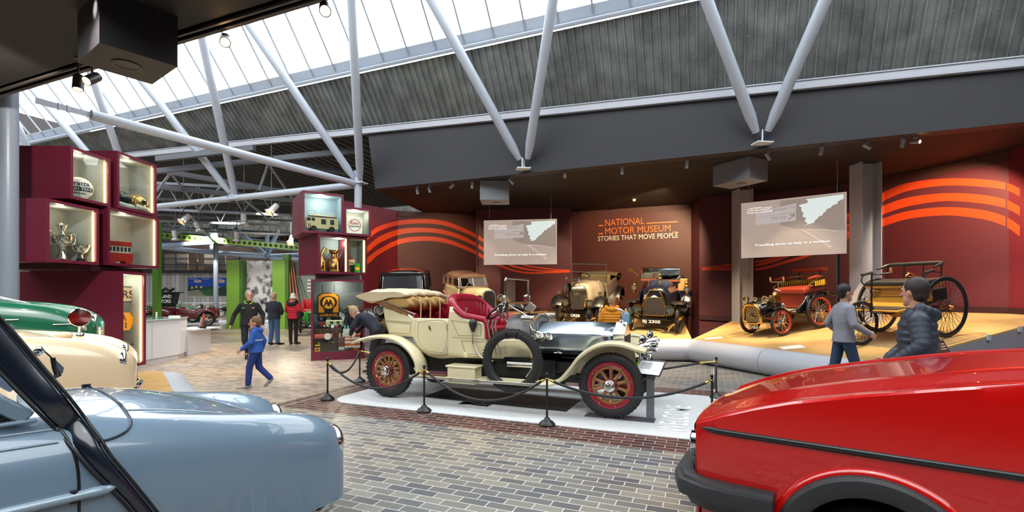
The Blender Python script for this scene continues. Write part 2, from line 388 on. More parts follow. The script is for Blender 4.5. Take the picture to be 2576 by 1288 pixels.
def skyglass():
    m = bpy.data.materials.new('roof_glazing'); m.use_nodes = True; nt = m.node_tree; nt.nodes.clear()
    o = nt.nodes.new('ShaderNodeOutputMaterial'); t = nt.nodes.new('ShaderNodeBsdfTransparent'); g = nt.nodes.new('ShaderNodeBsdfGlossy'); mx = nt.nodes.new('ShaderNodeMixShader')
    t.inputs[0].default_value = (.97, .98, .98, 1); g.inputs['Roughness'].default_value = .1; mx.inputs[0].default_value = .03
    nt.links.new(t.outputs[0], mx.inputs[1]); nt.links.new(g.outputs[0], mx.inputs[2]); nt.links.new(mx.outputs[0], o.inputs[0]); return m
SKYG = skyglass()
for i, (vb, rv, u0) in enumerate(((FAR_B, RIDGE_V, -36), (NEAR_B, RIDGE_V, -36), (1.3, -1.5, -24), (-4.3, -1.5, -24))):
    mb = MB(); uvquad(mb, (u0, vb, BEAM_Z), (16, vb, BEAM_Z), (16, rv, RIDGE_Z), (u0, rv, RIDGE_Z))
    struct(mb.build('window_%d' % (i+1), SKYG, sm=0))
# V struts of the roof truss (each tube is a structural member)
def strut(a, b, r=.112, name='roof_strut'):
    d = (b-a).normalized(); mb = MB()
    mb.tube([a, a+d*.35, b], [r*.62, r, r], 16)
    return struct(mb.build(name, STEEL, sm=40))
for n in nodes:
    for s in (-1, 1):
        strut(UV(n+s*.11, FV-.12, 5.08), UV(n+s*2.55, RIDGE_V+.22, RIDGE_Z-.75))
        if n > -16: strut(UV(n+s*.11, NV+.12, 5.08), UV(n+s*2.55, RIDGE_V-.22, RIDGE_Z-.75))
# bracket plates under the V nodes on the fascia
for n in (-4.34, .98, 6.2):
    mb = MB(); c = UV(n, FV-.14, 4.83)
    mb.box(c, (.34, .26, .025), rz=UA+.5); mb.box(c+Vector((0, 0, .13)), (.02, .2, .26), rz=UA)
    struct(mb.build('trim_bracket', mat('bracket_white', '#d4d7dc', .4), sm=0))
# columns and ties
mb = MB(); cB = UV(-9.52, FV-.08, 0)
mb.cyl(cB, cB+Vector((0, 0, 5.1)), .105, n=24); mb.box(cB+Vector((0, 0, 4.93)), (.5, .26, .03), rz=UA); mb.box(cB+Vector((0, 0, 5.1)), (.3, .03, .45), rz=UA)
struct(mb.build('roof_column', STEEL, sm=40))
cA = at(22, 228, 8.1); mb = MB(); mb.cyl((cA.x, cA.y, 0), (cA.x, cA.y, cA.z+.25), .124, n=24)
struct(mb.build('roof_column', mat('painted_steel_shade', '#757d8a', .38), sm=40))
tA = UV(*toUV(cA), 0)+Vector((.25, .2, 5.0)); tB = cB+Vector((-.12, -.06, 4.93))
mb = MB(); d = (tB-tA).normalized(); mb.tube([tA+d*.75, tB], .095, 16); mb.bar(tA, tA+d*.9, .02, .1); mb.bar(tB-d*.1, tB+d*.3, .02, .1)
for k in (.3, .42): mb.cyl(tA+d*k-Vector((0, 0, .06)), tA+d*k+Vector((0, 0, .06)), .02, n=8)
struct(mb.build('roof_tie', STEEL, sm=40))
for a, b in ((-9.7, -14.5), (-14.85, -19.7), (-20.0, -24.8)):
    mb = MB(); mb.tube([UV(a, FV-.08, 4.9), UV(b, FV-.08, 4.9)], .1, 16); mb.bar(UV(a+.3, FV-.08, 4.9), UV(a-.2, FV-.08, 4.9), .02, .09)
    struct(mb.build('roof_tie', STEEL, sm=40))
for n in (-14.67, -19.85):
    mb = MB(); mb.box(UV(n, FV-.1, 5.02), (.36, .06, .4), rz=UA); mb.box(UV(n, FV-.1, 4.86), (.7, .2, .03), rz=UA)
    struct(mb.build('roof_node', STEEL, sm=0))
# ---------------------------------------------------------------- gallery walls
WALLM = mat('maroon_wall', '#4b1d25', .55, noise=(.9, '#54222a', .3))
WALLB = mat('brown_maroon_wall', '#522620', .55, noise=(.9, '#592b25', .3))
WALLR = mat('red_maroon_wall', '#681a26', .5, noise=(.9, '#701e2a', .3))
WPL = []   # (px0, px1, p0, p1)
wl = [(880, 1000, (-5.5, 15.7), (-4.15, 17.6), WALLR), (1000, 1200, (-4.15, 17.6), (-1.33, 18.5), WALLB),
      (1200, 1437, (-1.22, 17.35), (2.06, 16.9), WALLM), (1437, 1456, (2.06, 17.9), (2.5, 17.75), WALLM), (1456, 1762, (2.46, 17.76), (6.35, 16.15), WALLB),
      (1762, 1848, (5.93, 15.3), (6.85, 14.85), WALLM), (1900, 2130, (6.85, 15.3), (9.1, 13.6), WALLM), (2130, 2226, (9.1, 13.45), (9.75, 12.7), WALLM),
      (2226, 2530, (9.75, 12.7), (10.56, 10.31), mat('plum_wall', '#602630', .5)), (2530, 2700, (10.56, 10.31), (10.75, 8.6), WALLR)]
for i, (a, b, p, q, m) in enumerate(wl):
    p3, q3 = Vector((*p, 0)), Vector((*q, 0)); d = (q3-p3).normalized(); n = Vector((-d.y, d.x, 0))
    if n.y < 0: n = -n
    if i >= 8: n = Vector((1, .3, 0)).normalized()
    mb = MB(); mb.prism([p3, q3, q3+Vector((0, 0, CEIL)), p3+Vector((0, 0, CEIL))], n*.12)
    struct(mb.build('wall_gallery', m, sm=0)); WPL.append((a, b, p3, d.cross(Vector((0, 0, 1)))))
# returns closing the recesses, and the outer shell
for p, q in (((-1.25, 17.3), (-1.33, 18.55)), ((2.06, 16.9), (2.06, 17.95)), ((6.35, 16.15), (6.4, 15.2)), ((5.93, 15.3), (6.05, 16.3)), ((6.85, 14.85), (6.9, 15.4))):
    mb = MB(); mb.bar((*p, CEIL/2), (*q, CEIL/2), .06, CEIL); struct(mb.build('wall_return', WALLM, sm=0))
def pr(name, pts, h0, h1, m):
    for a, b in zip(pts, pts[1:]):
        mb = MB(); mb.bar(Vector((*a[:2], (h0+h1)/2)), Vector((*b[:2], (h0+h1)/2)), .2, h1-h0); struct(mb.build(name, m, sm=0))
SHELL = mat('dark_shell', '#3a3536', .8)
pr('wall_south', [UV(-38, -14), UV(16.3, -14)], 0, 6, mat('south_wall', '#8f8b86', .8)); pr('wall_east', [UV(16.2, -14), UV(16.2, 27)], 0, 12, SHELL)
pr('wall_west', [UV(-36.2, -14), UV(-36.2, 36)], 0, 12, SHELL); pr('wall_north', [UV(-38, 34), UV(16.2, 34)], 0, 9, SHELL)
mb = MB(); mb.prism([UV(-24.1, SB, CEIL), UV(-24.1, SV, CEIL), UV(-24.1, SV, 12), UV(-24.1, SB, 12)], UV(-.1, 0, 0)); struct(mb.build('wall_rear_end', SHELL, sm=0)); mb = MB(); mb.prism([UV(-38, SB, CEIL+.01), UV(-24, SB, CEIL+.01), UV(-24, SV, CEIL+.01), UV(-38, SV, CEIL+.01)], (0, 0, .1)); struct(mb.build('ceiling_rear_end', DARKCEIL, sm=0))
# lighter heading strips at the top of the two lit panels
mb = MB()
for (i, z0, z1) in ((1, 4.56, 4.745), (4, 4.56, 4.745), (8, 4.52, 4.745)):
    a, b, p3, n = WPL[i]; q = wl[i][3]; q3 = Vector((*q, 0)); d = (q3-p3).normalized(); off = Vector((-d.y, d.x, 0))
    off = off if off.dot(Vector((0, -1, 0))) > 0 or i == 8 else -off
    if i == 8: off = Vector((-1, -.33, 0)).normalized()
    mb.prism([p3+off*.02+Vector((0, 0, z0)), q3+off*.02+Vector((0, 0, z0)), q3+off*.02+Vector((0, 0, z1)), p3+off*.02+Vector((0, 0, z1))], -off*.02)
struct(mb.build('trim_heading', mat('heading_strip', '#4f2a24', .6), sm=0))
# painted stripes running over the walls
STRIPE = mat('orange_stripe', '#e8481c', .5)
def wall_at(px):
    for w in WPL:
        if w[0] <= px <= w[1]: return w
def stripe(up, lo):
    ux, uy = zip(*up); lx, ly = zip(*lo); mb = MB(); x0, x1 = ux[0], ux[-1]
    cuts = sorted({x0, x1} | {w[0] for w in WPL if x0 < w[0] < x1} | {w[1] for w in WPL if x0 < w[1] < x1})
    U2 = smooth_path([(a, b, 0) for a, b in up], 8); L2 = smooth_path([(a, b, 0) for a, b in lo], 8)
    fu = lambda x: interp([p.x for p in U2], [p.y for p in U2], x); fl = lambda x: interp([p.x for p in L2], [p.y for p in L2], x)
    for a, b in zip(cuts, cuts[1:]):
        w = wall_at((a+b)/2)
        if not w: continue
        n = max(2, int((b-a)/8)); ra, rb, r2 = [], [], []
        for k in range(n+1):
            x = lerp(a, b, k/n); off = Vector((0, 0, 0))
            p = on_plane(x, fu(x), w[2], w[3]); q = on_plane(x, fl(x), w[2], w[3])
            nn = w[3] if w[3].dot(Vector((0, 0, EYE))-p) > 0 else -w[3]
            ra.append(p+nn*.006); rb.append(q+nn*.006)
        mb.grid([ra, rb])
    return struct(mb.build('wall_stripe', STRIPE, sm=0))
c2 = lambda pts: [(900+x/3.578, 460+y/3.578) for x, y in pts]
xs = (40, 115, 200, 380, 600, 780, 950, 1080, 1180)
stripe(c2(list(zip(xs, (495, 440, 385, 338, 325, 345, 405, 470, 535)))), c2(list(zip(xs, (550, 490, 430, 380, 365, 385, 445, 505, 570)))))
stripe(c2(list(zip(xs, (605, 545, 480, 415, 405, 425, 480, 550, 615)))), c2(list(zip(xs, (665, 605, 540, 465, 445, 465, 520, 585, 650)))))
stripe(c2(list(zip(xs, (710, 650, 590, 505, 482, 500, 560, 622, 690)))), c2(list(zip(xs, (775, 710, 640, 550, 522, 540, 595, 655, 722)))))
stripe(c2([(1200, 700), (1290, 740), (1420, 787), (1560, 805), (1750, 800), (1910, 794)]), c2([(1200, 720), (1290, 758), (1420, 800), (1560, 818), (1750, 812), (1910, 806)]))
stripe(c2([(1300, 690), (1380, 735), (1500, 765), (1640, 785), (1780, 790), (1910, 788)]), c2([(1300, 712), (1380, 752), (1500, 782), (1640, 797), (1780, 799), (1910, 796)]))
stripe(c2([(1420, 690), (1500, 735), (1600, 752), (1720, 770), (1830, 780), (1910, 783)]), c2([(1420, 706), (1500, 746), (1600, 765), (1720, 780), (1830, 788), (1910, 790)]))
c3 = lambda pts: [(1380+x/3.39, 480+y/3.39) for x, y in pts]
stripe(c3([(1308, 655), (1440, 638), (1580, 617)]), c3([(1308, 660), (1440, 645), (1580, 630)]))
stripe(c3([(1308, 663), (1440, 653), (1580, 643)]), c3([(1308, 669), (1440, 660), (1580, 654)]))
stripe(c3([(1308, 671), (1440, 667), (1580, 664)]), c3([(1308, 677), (1440, 676), (1580, 677)]))
stripe([(1900, 665), (1935, 656), (1975, 642), (2030, 618), (2100, 590), (2150, 555)], [(1900, 671), (1935, 663), (1975, 650), (2030, 628), (2100, 602), (2150, 570)])
stripe([(1900, 676), (1935, 669), (1975, 656), (2030, 638), (2100, 602), (2150, 575)], [(1900, 681), (1935, 675), (1975, 663), (2030, 647), (2100, 614), (2150, 590)])
stripe([(1900, 657), (1935, 650), (1975, 636), (2030, 606), (2100, 570), (2150, 532)], [(1900, 662), (1935, 655), (1975, 641), (2030, 614), (2100, 580), (2150, 546)])
xs = (2130, 2160, 2226, 2290, 2380, 2470, 2530, 2566)
for u, l in (((540, 520, 482, 459, 449, 451, 459, 474), (560, 540, 504, 479, 467, 470, 478, 494)),
             ((566, 548, 516, 496, 486, 490, 502, 520), (582, 566, 538, 518, 506, 512, 524, 542)),
             ((590, 574, 548, 530, 521, 528, 545, 568), (602, 588, 568, 550, 542, 551, 570, 595))):
    stripe(list(zip(xs, u)), list(zip(xs, l)))
# steel stanchions (H columns) in the gallery
def hcol(c, w, d, z0, z1, rz):
    mb = MB(); R = Matrix.Rotation(rz, 3, 'Z'); c = Vector(c)
    for s in (-1, 1): mb.box(c+R @ Vector((s*(d/2-.01), 0, (z0+z1)/2)), (.02, w, z1-z0), rz=rz)
    mb.box(c+Vector((0, 0, (z0+z1)/2)), (d-.04, .016, z1-z0), rz=rz)
    return struct(mb.build('gallery_column', mat('column_grey', '#b4b4ba', .5), sm=0))
hcol((6.72, 14.15, 0), .42, .42, .3, CEIL, .05); hcol((8.27, 11.35, 0), .42, .46, .3, CEIL, .0)
# ---------------------------------------------------------------- carpeted display ramps
def carpet():
    m = mat('gold_carpet', '#c29d66', .95, noise=(2.2, '#b18a4e', .22), bump=(220, .5)); return m
GOLD = carpet(); ROLL = mat('grey_laminate', '#b2b5be', .32); RSIDE = mat('ramp_side', '#8a8894', .4)
R1a, R1b = Vector((-4.3, 12.95, 0)), Vector((4.58, 12.35, 0)); d1 = (R1b-R1a).normalized(); n1 = Vector((-d1.y, d1.x, 0))
def rz1(x, y): return .56+.125*(Vector((x, y, 0))-R1a).dot(n1)
R2a, R2b = Vector((6.12, 7.94, 0)), Vector((4.58, 12.35, 0)); e2 = (R2b-R2a).normalized(); n2 = Vector((e2.y, -e2.x, 0))
if n2.x < 0: n2 = -n2
def rz2(x, y): return .55+.148*(Vector((x, y, 0))-R2a).dot(n2)
def ramp(poly, fz, nm, label):
    t = thing('display_ramp', label, 'display platform')
    mb = MB(); n = len(poly); top = [Vector((x, y, fz(x, y))) for x, y in poly]
    mb.prism([Vector((p.x, p.y, p.z-.03)) for p in top], (0, 0, .03)); mb.build('carpet', GOLD, t, sm=0)
    mb = MB(); vs = [Vector((x, y, 0)) for x, y in poly]+[p-Vector((0, 0, .03)) for p in top]
    mb.add(vs, [(i, (i+1) % n, n+(i+1) % n, n+i) for i in range(n)]); mb.build('side_panel', RSIDE, t, sm=0)
    return t
ra1 = ramp([(-3.3, 12.882), (R1b.x, R1b.y), (5.3, 15.0), (5.85, 16.25), (2.5, 17.65), (2.12, 17.7), (2.12, 16.85), (-1.2, 17.28), (-1.36, 18.42), (-4.05, 17.5), (-4.95, 16.1), (-3.9, 14.2)], rz1, 'r1', 'gold carpeted sloping platform under the two brass-lamped cars and saloons')
P2 = [(R2a.x, R2a.y), (R2b.x, R2b.y), (6.45, 14.3), (6.9, 14.8), (9.0, 13.45), (9.7, 12.65), (10.5, 10.3), (10.7, 9.45)]
ra2 = ramp(P2, rz2, 'r2', 'gold carpeted sloping platform under the three-wheeler at the right')
def roll(t, a, b, r, segs):
    d = (b-a); L = d.length; d.normalize(); side = Vector((d.y, -d.x, 0))
    if side.y > 0: side = -side
    for s0, s1 in segs:
        mb = MB(); rows = []
        for k in range(15):
            th = PI*.5-PI*k/14
            rows.append([p+side*(r*math.cos(th)*1.0)+Vector((0, 0, r*(1+math.sin(th)))) for p in (a+d*(L*s0+.006), a+d*(L*s1-.006))])
        mb.grid(rows); 
        for p in (a+d*(L*s0+.006), a+d*(L*s1-.006)):
            pts = [p+side*(r*math.cos(PI*.5-PI*k/14))+Vector((0, 0, r*(1+math.sin(PI*.5-PI*k/14)))) for k in range(15)]
            mb.add(pts, [tuple(range(15))])
        mb.build('edge_roll', ROLL, t, sm=50)
roll(ra1, Vector((-3.3, 12.882, 0)), R1b, .28, ((0, .24), (.24, .5), (.5, .77), (.77, 1)))
roll(ra2, R2b, R2a, .278, ((0.0, .5), (.5, 1)))
mb = MB(); dd = Vector((P2[-1][0]-P2[0][0], P2[-1][1]-P2[0][1], 0)).normalized()
for k in (2.6, 3.5):
    p = R2a+dd*k; p.z = rz2(p.x, p.y)-.03; mb = MB(); mb.box(p+Vector((dd.y, -dd.x, 0))*.012, (.09, .03, .1), rz=math.atan2(dd.y, dd.x)); mb.build('latch', STEEL, ra2, sm=0)
# skirting behind the ramps
mb = MB()
for w in wl:
    p, q = Vector((*w[2], 0)), Vector((*w[3], 0))
    d = (q-p).normalized(); off = Vector((-d.y, d.x, 0)); off = off if off.y < 0 else -off
    if w[0] >= 2226: off = Vector((-1, -.3, 0)).normalized()
    fz = rz1 if w[0] < 1850 else rz2
    m_ = (p+q)/2
    mb.bar(p+off*.03+Vector((0, 0, fz(p.x, p.y)+.05)), q+off*.03+Vector((0, 0, fz(q.x, q.y)+.05)), .05, .14)
struct(mb.build('baseboard_gallery', mat('skirting_dark', '#35151a', .5), sm=0))
# ---------------------------------------------------------------- the pale resin plinth under the tourer, flush with the paving
def rrect(u0, u1, v0, v1, r, z, n=8):
    pts = []
    for cu, cv, a in ((u1-r, v1-r, 0), (u0+r, v1-r, PI/2), (u0+r, v0+r, PI), (u1-r, v0+r, 1.5*PI)):
        for k in range(n+1): th = a+PI/2*k/n; pts.append(UV(cu+r*math.cos(th), cv+r*math.sin(th), z))
    return pts
def specklemat():
    m = bpy.data.materials.new('pale_resin'); m.use_nodes = True; nt = m.node_tree; b = nt.nodes['Principled BSDF']
    tc = nt.nodes.new('ShaderNodeTexCoord'); v = nt.nodes.new('ShaderNodeTexNoise'); v.inputs['Scale'].default_value = 90; v.inputs['Detail'].default_value = 2
    nt.links.new(tc.outputs['Object'], v.inputs['Vector']); r = nt.nodes.new('ShaderNodeValToRGB')
    e = r.color_ramp.elements; e[0].color = lin('#9a9fa4'); e[0].position = .36; e[1].color = lin('#cfd3d5'); e[1].position = .5
    x = e.new(.68); x.color = lin('#e4e7e8')
    nt.links.new(v.outputs[0], r.inputs[0]); nt.links.new(r.outputs[0], b.inputs['Base Color']); b.inputs['Roughness'].default_value = .5; return m
mb = MB(); mb.prism(rrect(-5.6, .28, 5.92, 8.6, .42, .001), (0, 0, .009))
plinth = tag(mb.build('display_plinth', specklemat(), sm=0), 'pale speckled floor plinth with rounded corners under the cream tourer', 'plinth')
text('lettering', 'WELCOME', mat('plinth_lettering', '#f2f4f4', .5), UV(-.28, 6.15, .0135), UV(0, 1, 0), UV(-1, 0, 0), 1.5, .36, plinth, .001, bold=.01)
# ================================================================ car helpers
def sheet(name, m, parent, xs, top, bot, yf, side=1, rows=6, solid=.03, bulge=0.0, sm=40, zoff=0.0):
    """panel standing in the x-z plane: top/bot are [(x,z)] curves, yf(x) is its half width"""
    tx, tz = zip(*top); bx, bz = zip(*bot); R = []
    for x in xs:
        zt, zb = interp(tx, tz, x), interp(bx, bz, x); r = []
        for k in range(rows+1):
            t = k/rows; r.append(Vector((x, side*(yf(x)+bulge*math.sin(PI*min(1, t*1.15))-bulge*.6*t), lerp(zb, zt, t))))
        R.append(r)
    mb = MB(); mb.grid(R); o = mb.build(name, m, parent, sm=sm, solid=solid, soff=0, outward=False); return o
def frange(a, b, n): return [lerp(a, b, i/n) for i in range(n+1)]
def revolve_y(c): return Vector(c)
def tyre_prof(R, w, n=14, sq=.75):
    pr = []
    for k in range(n+1):
        th = 2*PI*k/n; a, b = math.cos(th), math.sin(th)
        a = math.copysign(abs(a)**sq, a); b = math.copysign(abs(b)**sq, b)
        pr.append((R-w+w*a, w*b*.92))
    return pr
def artillery_wheel(parent, c, R, w, side, nsp, wood, rimm, hubm, capm):
    """wood spoked wheel; side = -1 faces -y"""
    c = Vector(c); ax = Vector((0, side, 0))
    Ri = R-2*w
    mb = MB(); fel = Ri*.84
    mb.lathe([(Ri*.99*.84, -.03), (fel, .03), (fel*.86, .03), (fel*.86, -.03), (fel, -.03)], c, ax, 40)
    for k in range(nsp):
        th = 2*PI*(k+.5)/nsp; d = Vector((math.cos(th), 0, math.sin(th)))
        mb.tube([c+d*Ri*.2, c+d*Ri*.45, c+d*Ri*.66, c+d*Ri*.75], [.032, .021, .026, .045], 8)
    wh = mb.build('wheel', wood, parent, sm=40)
    mb = MB(); mb.lathe(tyre_prof(R, w, 16), c, ax, 56)
    for k in range(44):                                   # tread blocks
        th = 2*PI*k/44; d = Vector((math.cos(th), 0, math.sin(th))); 
        for s in (-1, 0, 1):
            th2 = th+(.07 if s else 0); d = Vector((math.cos(th2), 0, math.sin(th2)))
            R3 = Matrix((d, Vector((0, 1, 0)), d.cross(Vector((0, 1, 0))))).transposed()
            mb.box(c+d*(R-.006-abs(s)*.006)+Vector((0, s*w*.55, 0)), (.02, w*.42, .035), R=R3)
    mb.build('tyre', RUBBER, wh, sm=40)
    mb = MB(); mb.lathe([(Ri*1.02, -.045), (Ri*1.02, .045), (Ri*.95, .05), (Ri*.84, .036), (Ri*.83, 0), (Ri*.84, -.036), (Ri*.95, -.05), (Ri*1.02, -.045)], c, ax, 48)
    mb.build('rim', rimm, wh, sm=40)
    mb = MB(); mb.lathe([(.86*Ri*.995, .0365), (.845*Ri, .042), (.83*Ri, .0365)], c, ax, 48); mb.build('rim_line', CHROME, wh, sm=40)
    mb = MB()
    for k in range(8):
        th = 2*PI*(k+.3)/8; d = Vector((math.cos(th), 0, math.sin(th))); mb.cyl(c+d*Ri*.905+ax*.04, c+d*Ri*.905+ax*.06, .011, n=8)
    mb.build('rim_bolts', mat('bolt_grey', '#8f6a5c', .4), wh)
    mb = MB(); mb.lathe([(.0, -.04), (Ri*.31, -.04), (Ri*.31, .05), (Ri*.26, .062), (Ri*.16, .075), (0, .075)], c, ax, 32)
    for k in range(nsp):
        th = 2*PI*(k+.5)/nsp; d = Vector((math.cos(th), 0, math.sin(th))); mb.tube([c+d*Ri*.17+ax*.07, c+d*Ri*.27+ax*.06], [.016, .01], 6)
    mb.build('hub', hubm, wh, sm=40)
    mb = MB(); mb.lathe([(.075, .07), (.075, .1), (.066, .105), (.06, .145), (.05, .15), (.035, .165), (.0, .168)], c, ax, 24)
    mb.build('hub_cap', capm, wh, sm=40); return wh
def wire_wheel(parent, c, R, w, side, nsp, rimm, spm, hubr=.05, hublen=.1, tyrem=None, hubm=None, name='wheel'):
    c = Vector(c); ax = Vector((0, side, 0)); Ri = R-2*w
    mb = MB(); mb.lathe(tyre_prof(R, w, 12, .9), c, ax, 48); wh = mb.build(name, tyrem or RUBBER, parent, sm=40)
    mb = MB(); mb.lathe([(Ri*1.03, -w*.8), (Ri*1.03, w*.8), (Ri*.97, w*.85), (Ri*.925, w*.3), (Ri*.925, -w*.3), (Ri*.97, -w*.85), (Ri*1.03, -w*.8)], c, ax, 44); mb.build('rim', rimm, wh, sm=40)
    mb = MB()
    for k in range(nsp):
        s = 1 if k % 2 else -1; th = 2*PI*k/nsp; th2 = th+(.55 if (k//2) % 2 else -.55)
        d = Vector((math.cos(th), 0, math.sin(th))); d2 = Vector((math.cos(th2), 0, math.sin(th2)))
        mb.tube([c+d2*hubr*.9+ax*(s*hublen*.5), c+d*Ri*.94], .0032, 5, cap=False)
    mb.build('spokes', spm, wh, sm=60)
    mb = MB(); mb.lathe([(0, -hublen*.6), (hubr, -hublen*.6), (hubr, -hublen*.45), (hubr*.5, -hublen*.35), (hubr*.5, hublen*.35), (hubr, hublen*.45), (hubr, hublen*.6), (hubr*.6, hublen*.75), (hubr*.5, hublen*1.1), (0, hublen*1.15)], c, ax, 20)
    mb.build('hub', hubm or NICKEL, wh, sm=40); return wh
def wing(name, m, parent, prof, y0, y1, dome=.02, lip=.03, solid=.008, yend=None, n=8):
    """mudguard: profile [(x,z)] swept across y0..y1 with a domed crown and lips"""
    P = smooth_path([(x, 0, z) for x, z in prof], 5); rows = []
    for i, p in enumerate(P):
        a = P[max(0, i-1)]; b = P[min(len(P)-1, i+1)]; t = (b-a).normalized(); nr = Vector((-t.z, 0, t.x))
        if nr.z < 0 and abs(t.x) > .2: nr = -nr
        if i == 0: n0 = nr
        if i and nr.dot(n0) < 0: nr = -nr
        n0 = nr
        r = [Vector((p.x, y0, p.z))-nr*lip]
        for k in range(n+1):
            s = k/n; r.append(Vector((p.x, lerp(y0, y1, s), p.z))+nr*(dome*(1-(2*s-1)**2)))
        r.append(Vector((p.x, y1, p.z))-nr*lip); rows.append(r)
    mb = MB(); mb.grid(rows); return mb.build(name, m, parent, sm=40, solid=solid, soff=0, outward=False)
def headlamp(parent, c, r, d, fwd=(1, 0, 0), shell=BRASS, name='headlamp', post=None):
    c = Vector(c); f = Vector(fwd).normalized(); mb = MB()
    mb.lathe([(0, -d*.62), (r*.35, -d*.58), (r*.75, -d*.3), (r*.95, 0), (r, d*.3), (r*1.1, d*.3), (r*1.1, d*.42), (r*.93, d*.42), (r*.9, d*.3)], c, f, 24)
    o = mb.build(name, shell, parent, sm=40)
    mb = MB(); mb.lathe([(0, d*.36), (r*.6, d*.34), (r*.92, d*.31)], c, f, 24); mb.build('lens', mat('lamp_lens', '#74776f', .1, .6, coat=1), o, sm=60)
    if post is not None:
        mb = MB(); mb.cyl(c-Vector((0, 0, r)), post, .014, n=8); mb.build('bracket', BLACK, o)
    return o
def plate(parent, txt, c, w, h, n, right, m=None, name='number_plate', th=.012):
    c = Vector(c); n = Vector(n).normalized(); r = Vector(right).normalized(); up = n.cross(r)
    R = Matrix((r, n, up)).transposed(); mb = MB(); mb.box(c, (w, th, h), R=R)
    o = mb.build(name, BLACK, parent, sm=0)
    text('lettering', txt, mat('plate_white', '#e9e9e4', .5), c+n*(th/2+.001)-up*h*.33-r*w*.45, r, up, w*.9, h*.64, o, .001, bold=.03); return o
LEATHER = mat('red_leather', '#a31733', .32, noise=(14, '#8d1029', .25))
def tuft(name, m, parent, path, ztop, zbot, nx, nz, amp=.03, lean=0.0, pleat=True):
    """buttoned or pleated squab: plan path [(x,y)] with inward normal, heights by path position"""
    P = smooth_path([(x, y, 0) for x, y in path], 12); L = [0]
    for a, b in zip(P, P[1:]): L.append(L[-1]+(b-a).length)
    T = L[-1]; rows = []
    for i, p in enumerate(P):
        t = (P[min(i+1, len(P)-1)]-P[max(i-1, 0)]).normalized(); nr = Vector((-t.y, t.x, 0)); s = L[i]/T
        zt, zb = ztop(s), zbot(s); r = []
        for k in range(nz+1):
            h = k/nz; ph = s*nx
            if pleat: d = amp*abs(math.sin(PI*ph))**.6*(1-.3*h)
            else: d = amp*(abs(math.sin(PI*(ph+h*2.5)))*abs(math.sin(PI*(ph-h*2.5))))**.5
            r.append(Vector((p.x, p.y, lerp(zb, zt, h)))-nr*(d+.07*math.sin(PI*h)*.6-lean*h))
        rows.append(r)
    mb = MB(); mb.grid(rows); return mb.build(name, m, parent, sm=50, solid=.05, soff=0, outward=False)

# ================================================================ the cream open tourer
RR = thing('vintage_tourer', 'cream open tourer with red leather seats and polished bonnet on the pale floor plinth', 'car', UV(-4.91, 7.27, .015), UA)
CREAM = mat('cream_coachwork', '#dcd3ae', .22, coat=.6); CREAMD = mat('coach_line', '#a39a78', .4); ALU = mat('polished_aluminium', '#b6c2ce', .18, 1.0, noise=(1.2, '#aab7c4', .3))
WOODW = mat('wheel_wood', '#9a6636', .4, coat=.3, noise=(9, '#86552b', .3)); REDP = mat('wheel_red', '#8a1526', .3, coat=.5); HUBR = mat('hub_red', '#6b1220', .35)
CHAS = mat('chassis_black', '#141416', .3)
for sd in (-1, 1):
    artillery_wheel(RR, (0.06, sd*.72, .436), .436, .066, sd, 14, WOODW, REDP, HUBR, NICKEL)
    artillery_wheel(RR, (3.66, sd*.72, .436), .436, .064, sd, 10, WOODW, REDP, HUBR, NICKEL)
bw = lambda x: interp((-.25, -.15, 0, .4, 1.1, 1.5, 1.75, 2.2, 2.45), (.46, .53, .58, .625, .635, .62, .58, .5, .43), x)
top_ = [(-.23, 1.49), (0, 1.435), (.2, 1.40), (.36, 1.355), (.44, 1.29), (.49, 1.28), (1.12, 1.285), (1.135, 1.47), (1.18, 1.47), (1.26, 1.43), (1.36, 1.34), (1.45, 1.315), (1.58, 1.305), (1.68, 1.26), (1.72, 1.2), (1.735, 1.0), (2.0, .985), (2.3, 1.0), (2.44, 1.05)]
bot_ = [(-.23, 1.48), (-.2, 1.36), (-.13, 1.16), (-.04, 1.0), (.02, .975), (.46, .975), (.51, .88), (.56, .81), (.64, .745), (.75, .69), (.85, .665), (1.0, .655), (1.3, .685), (1.8, .69), (2.44, .70)]
xs = sorted(set(frange(-.23, 2.44, 60)+[1.115, 1.135, 1.72, 1.737, .46, .5, -.15]))
def yat(x, z, tp, bt):
    zt, zb = interp(*zip(*tp), x), interp(*zip(*bt), x); t = min(1, max(0, (z-zb)/max(.01, zt-zb))); return bw(x)+.02*math.sin(PI*min(1, t*1.15))-.012*t
def smooth_pts(pts): return [(lerp(a[0], b[0], i/8), lerp(a[1], b[1], i/8)) for a, b in zip(pts, pts[1:]) for i in range(8)]+[pts[-1]]
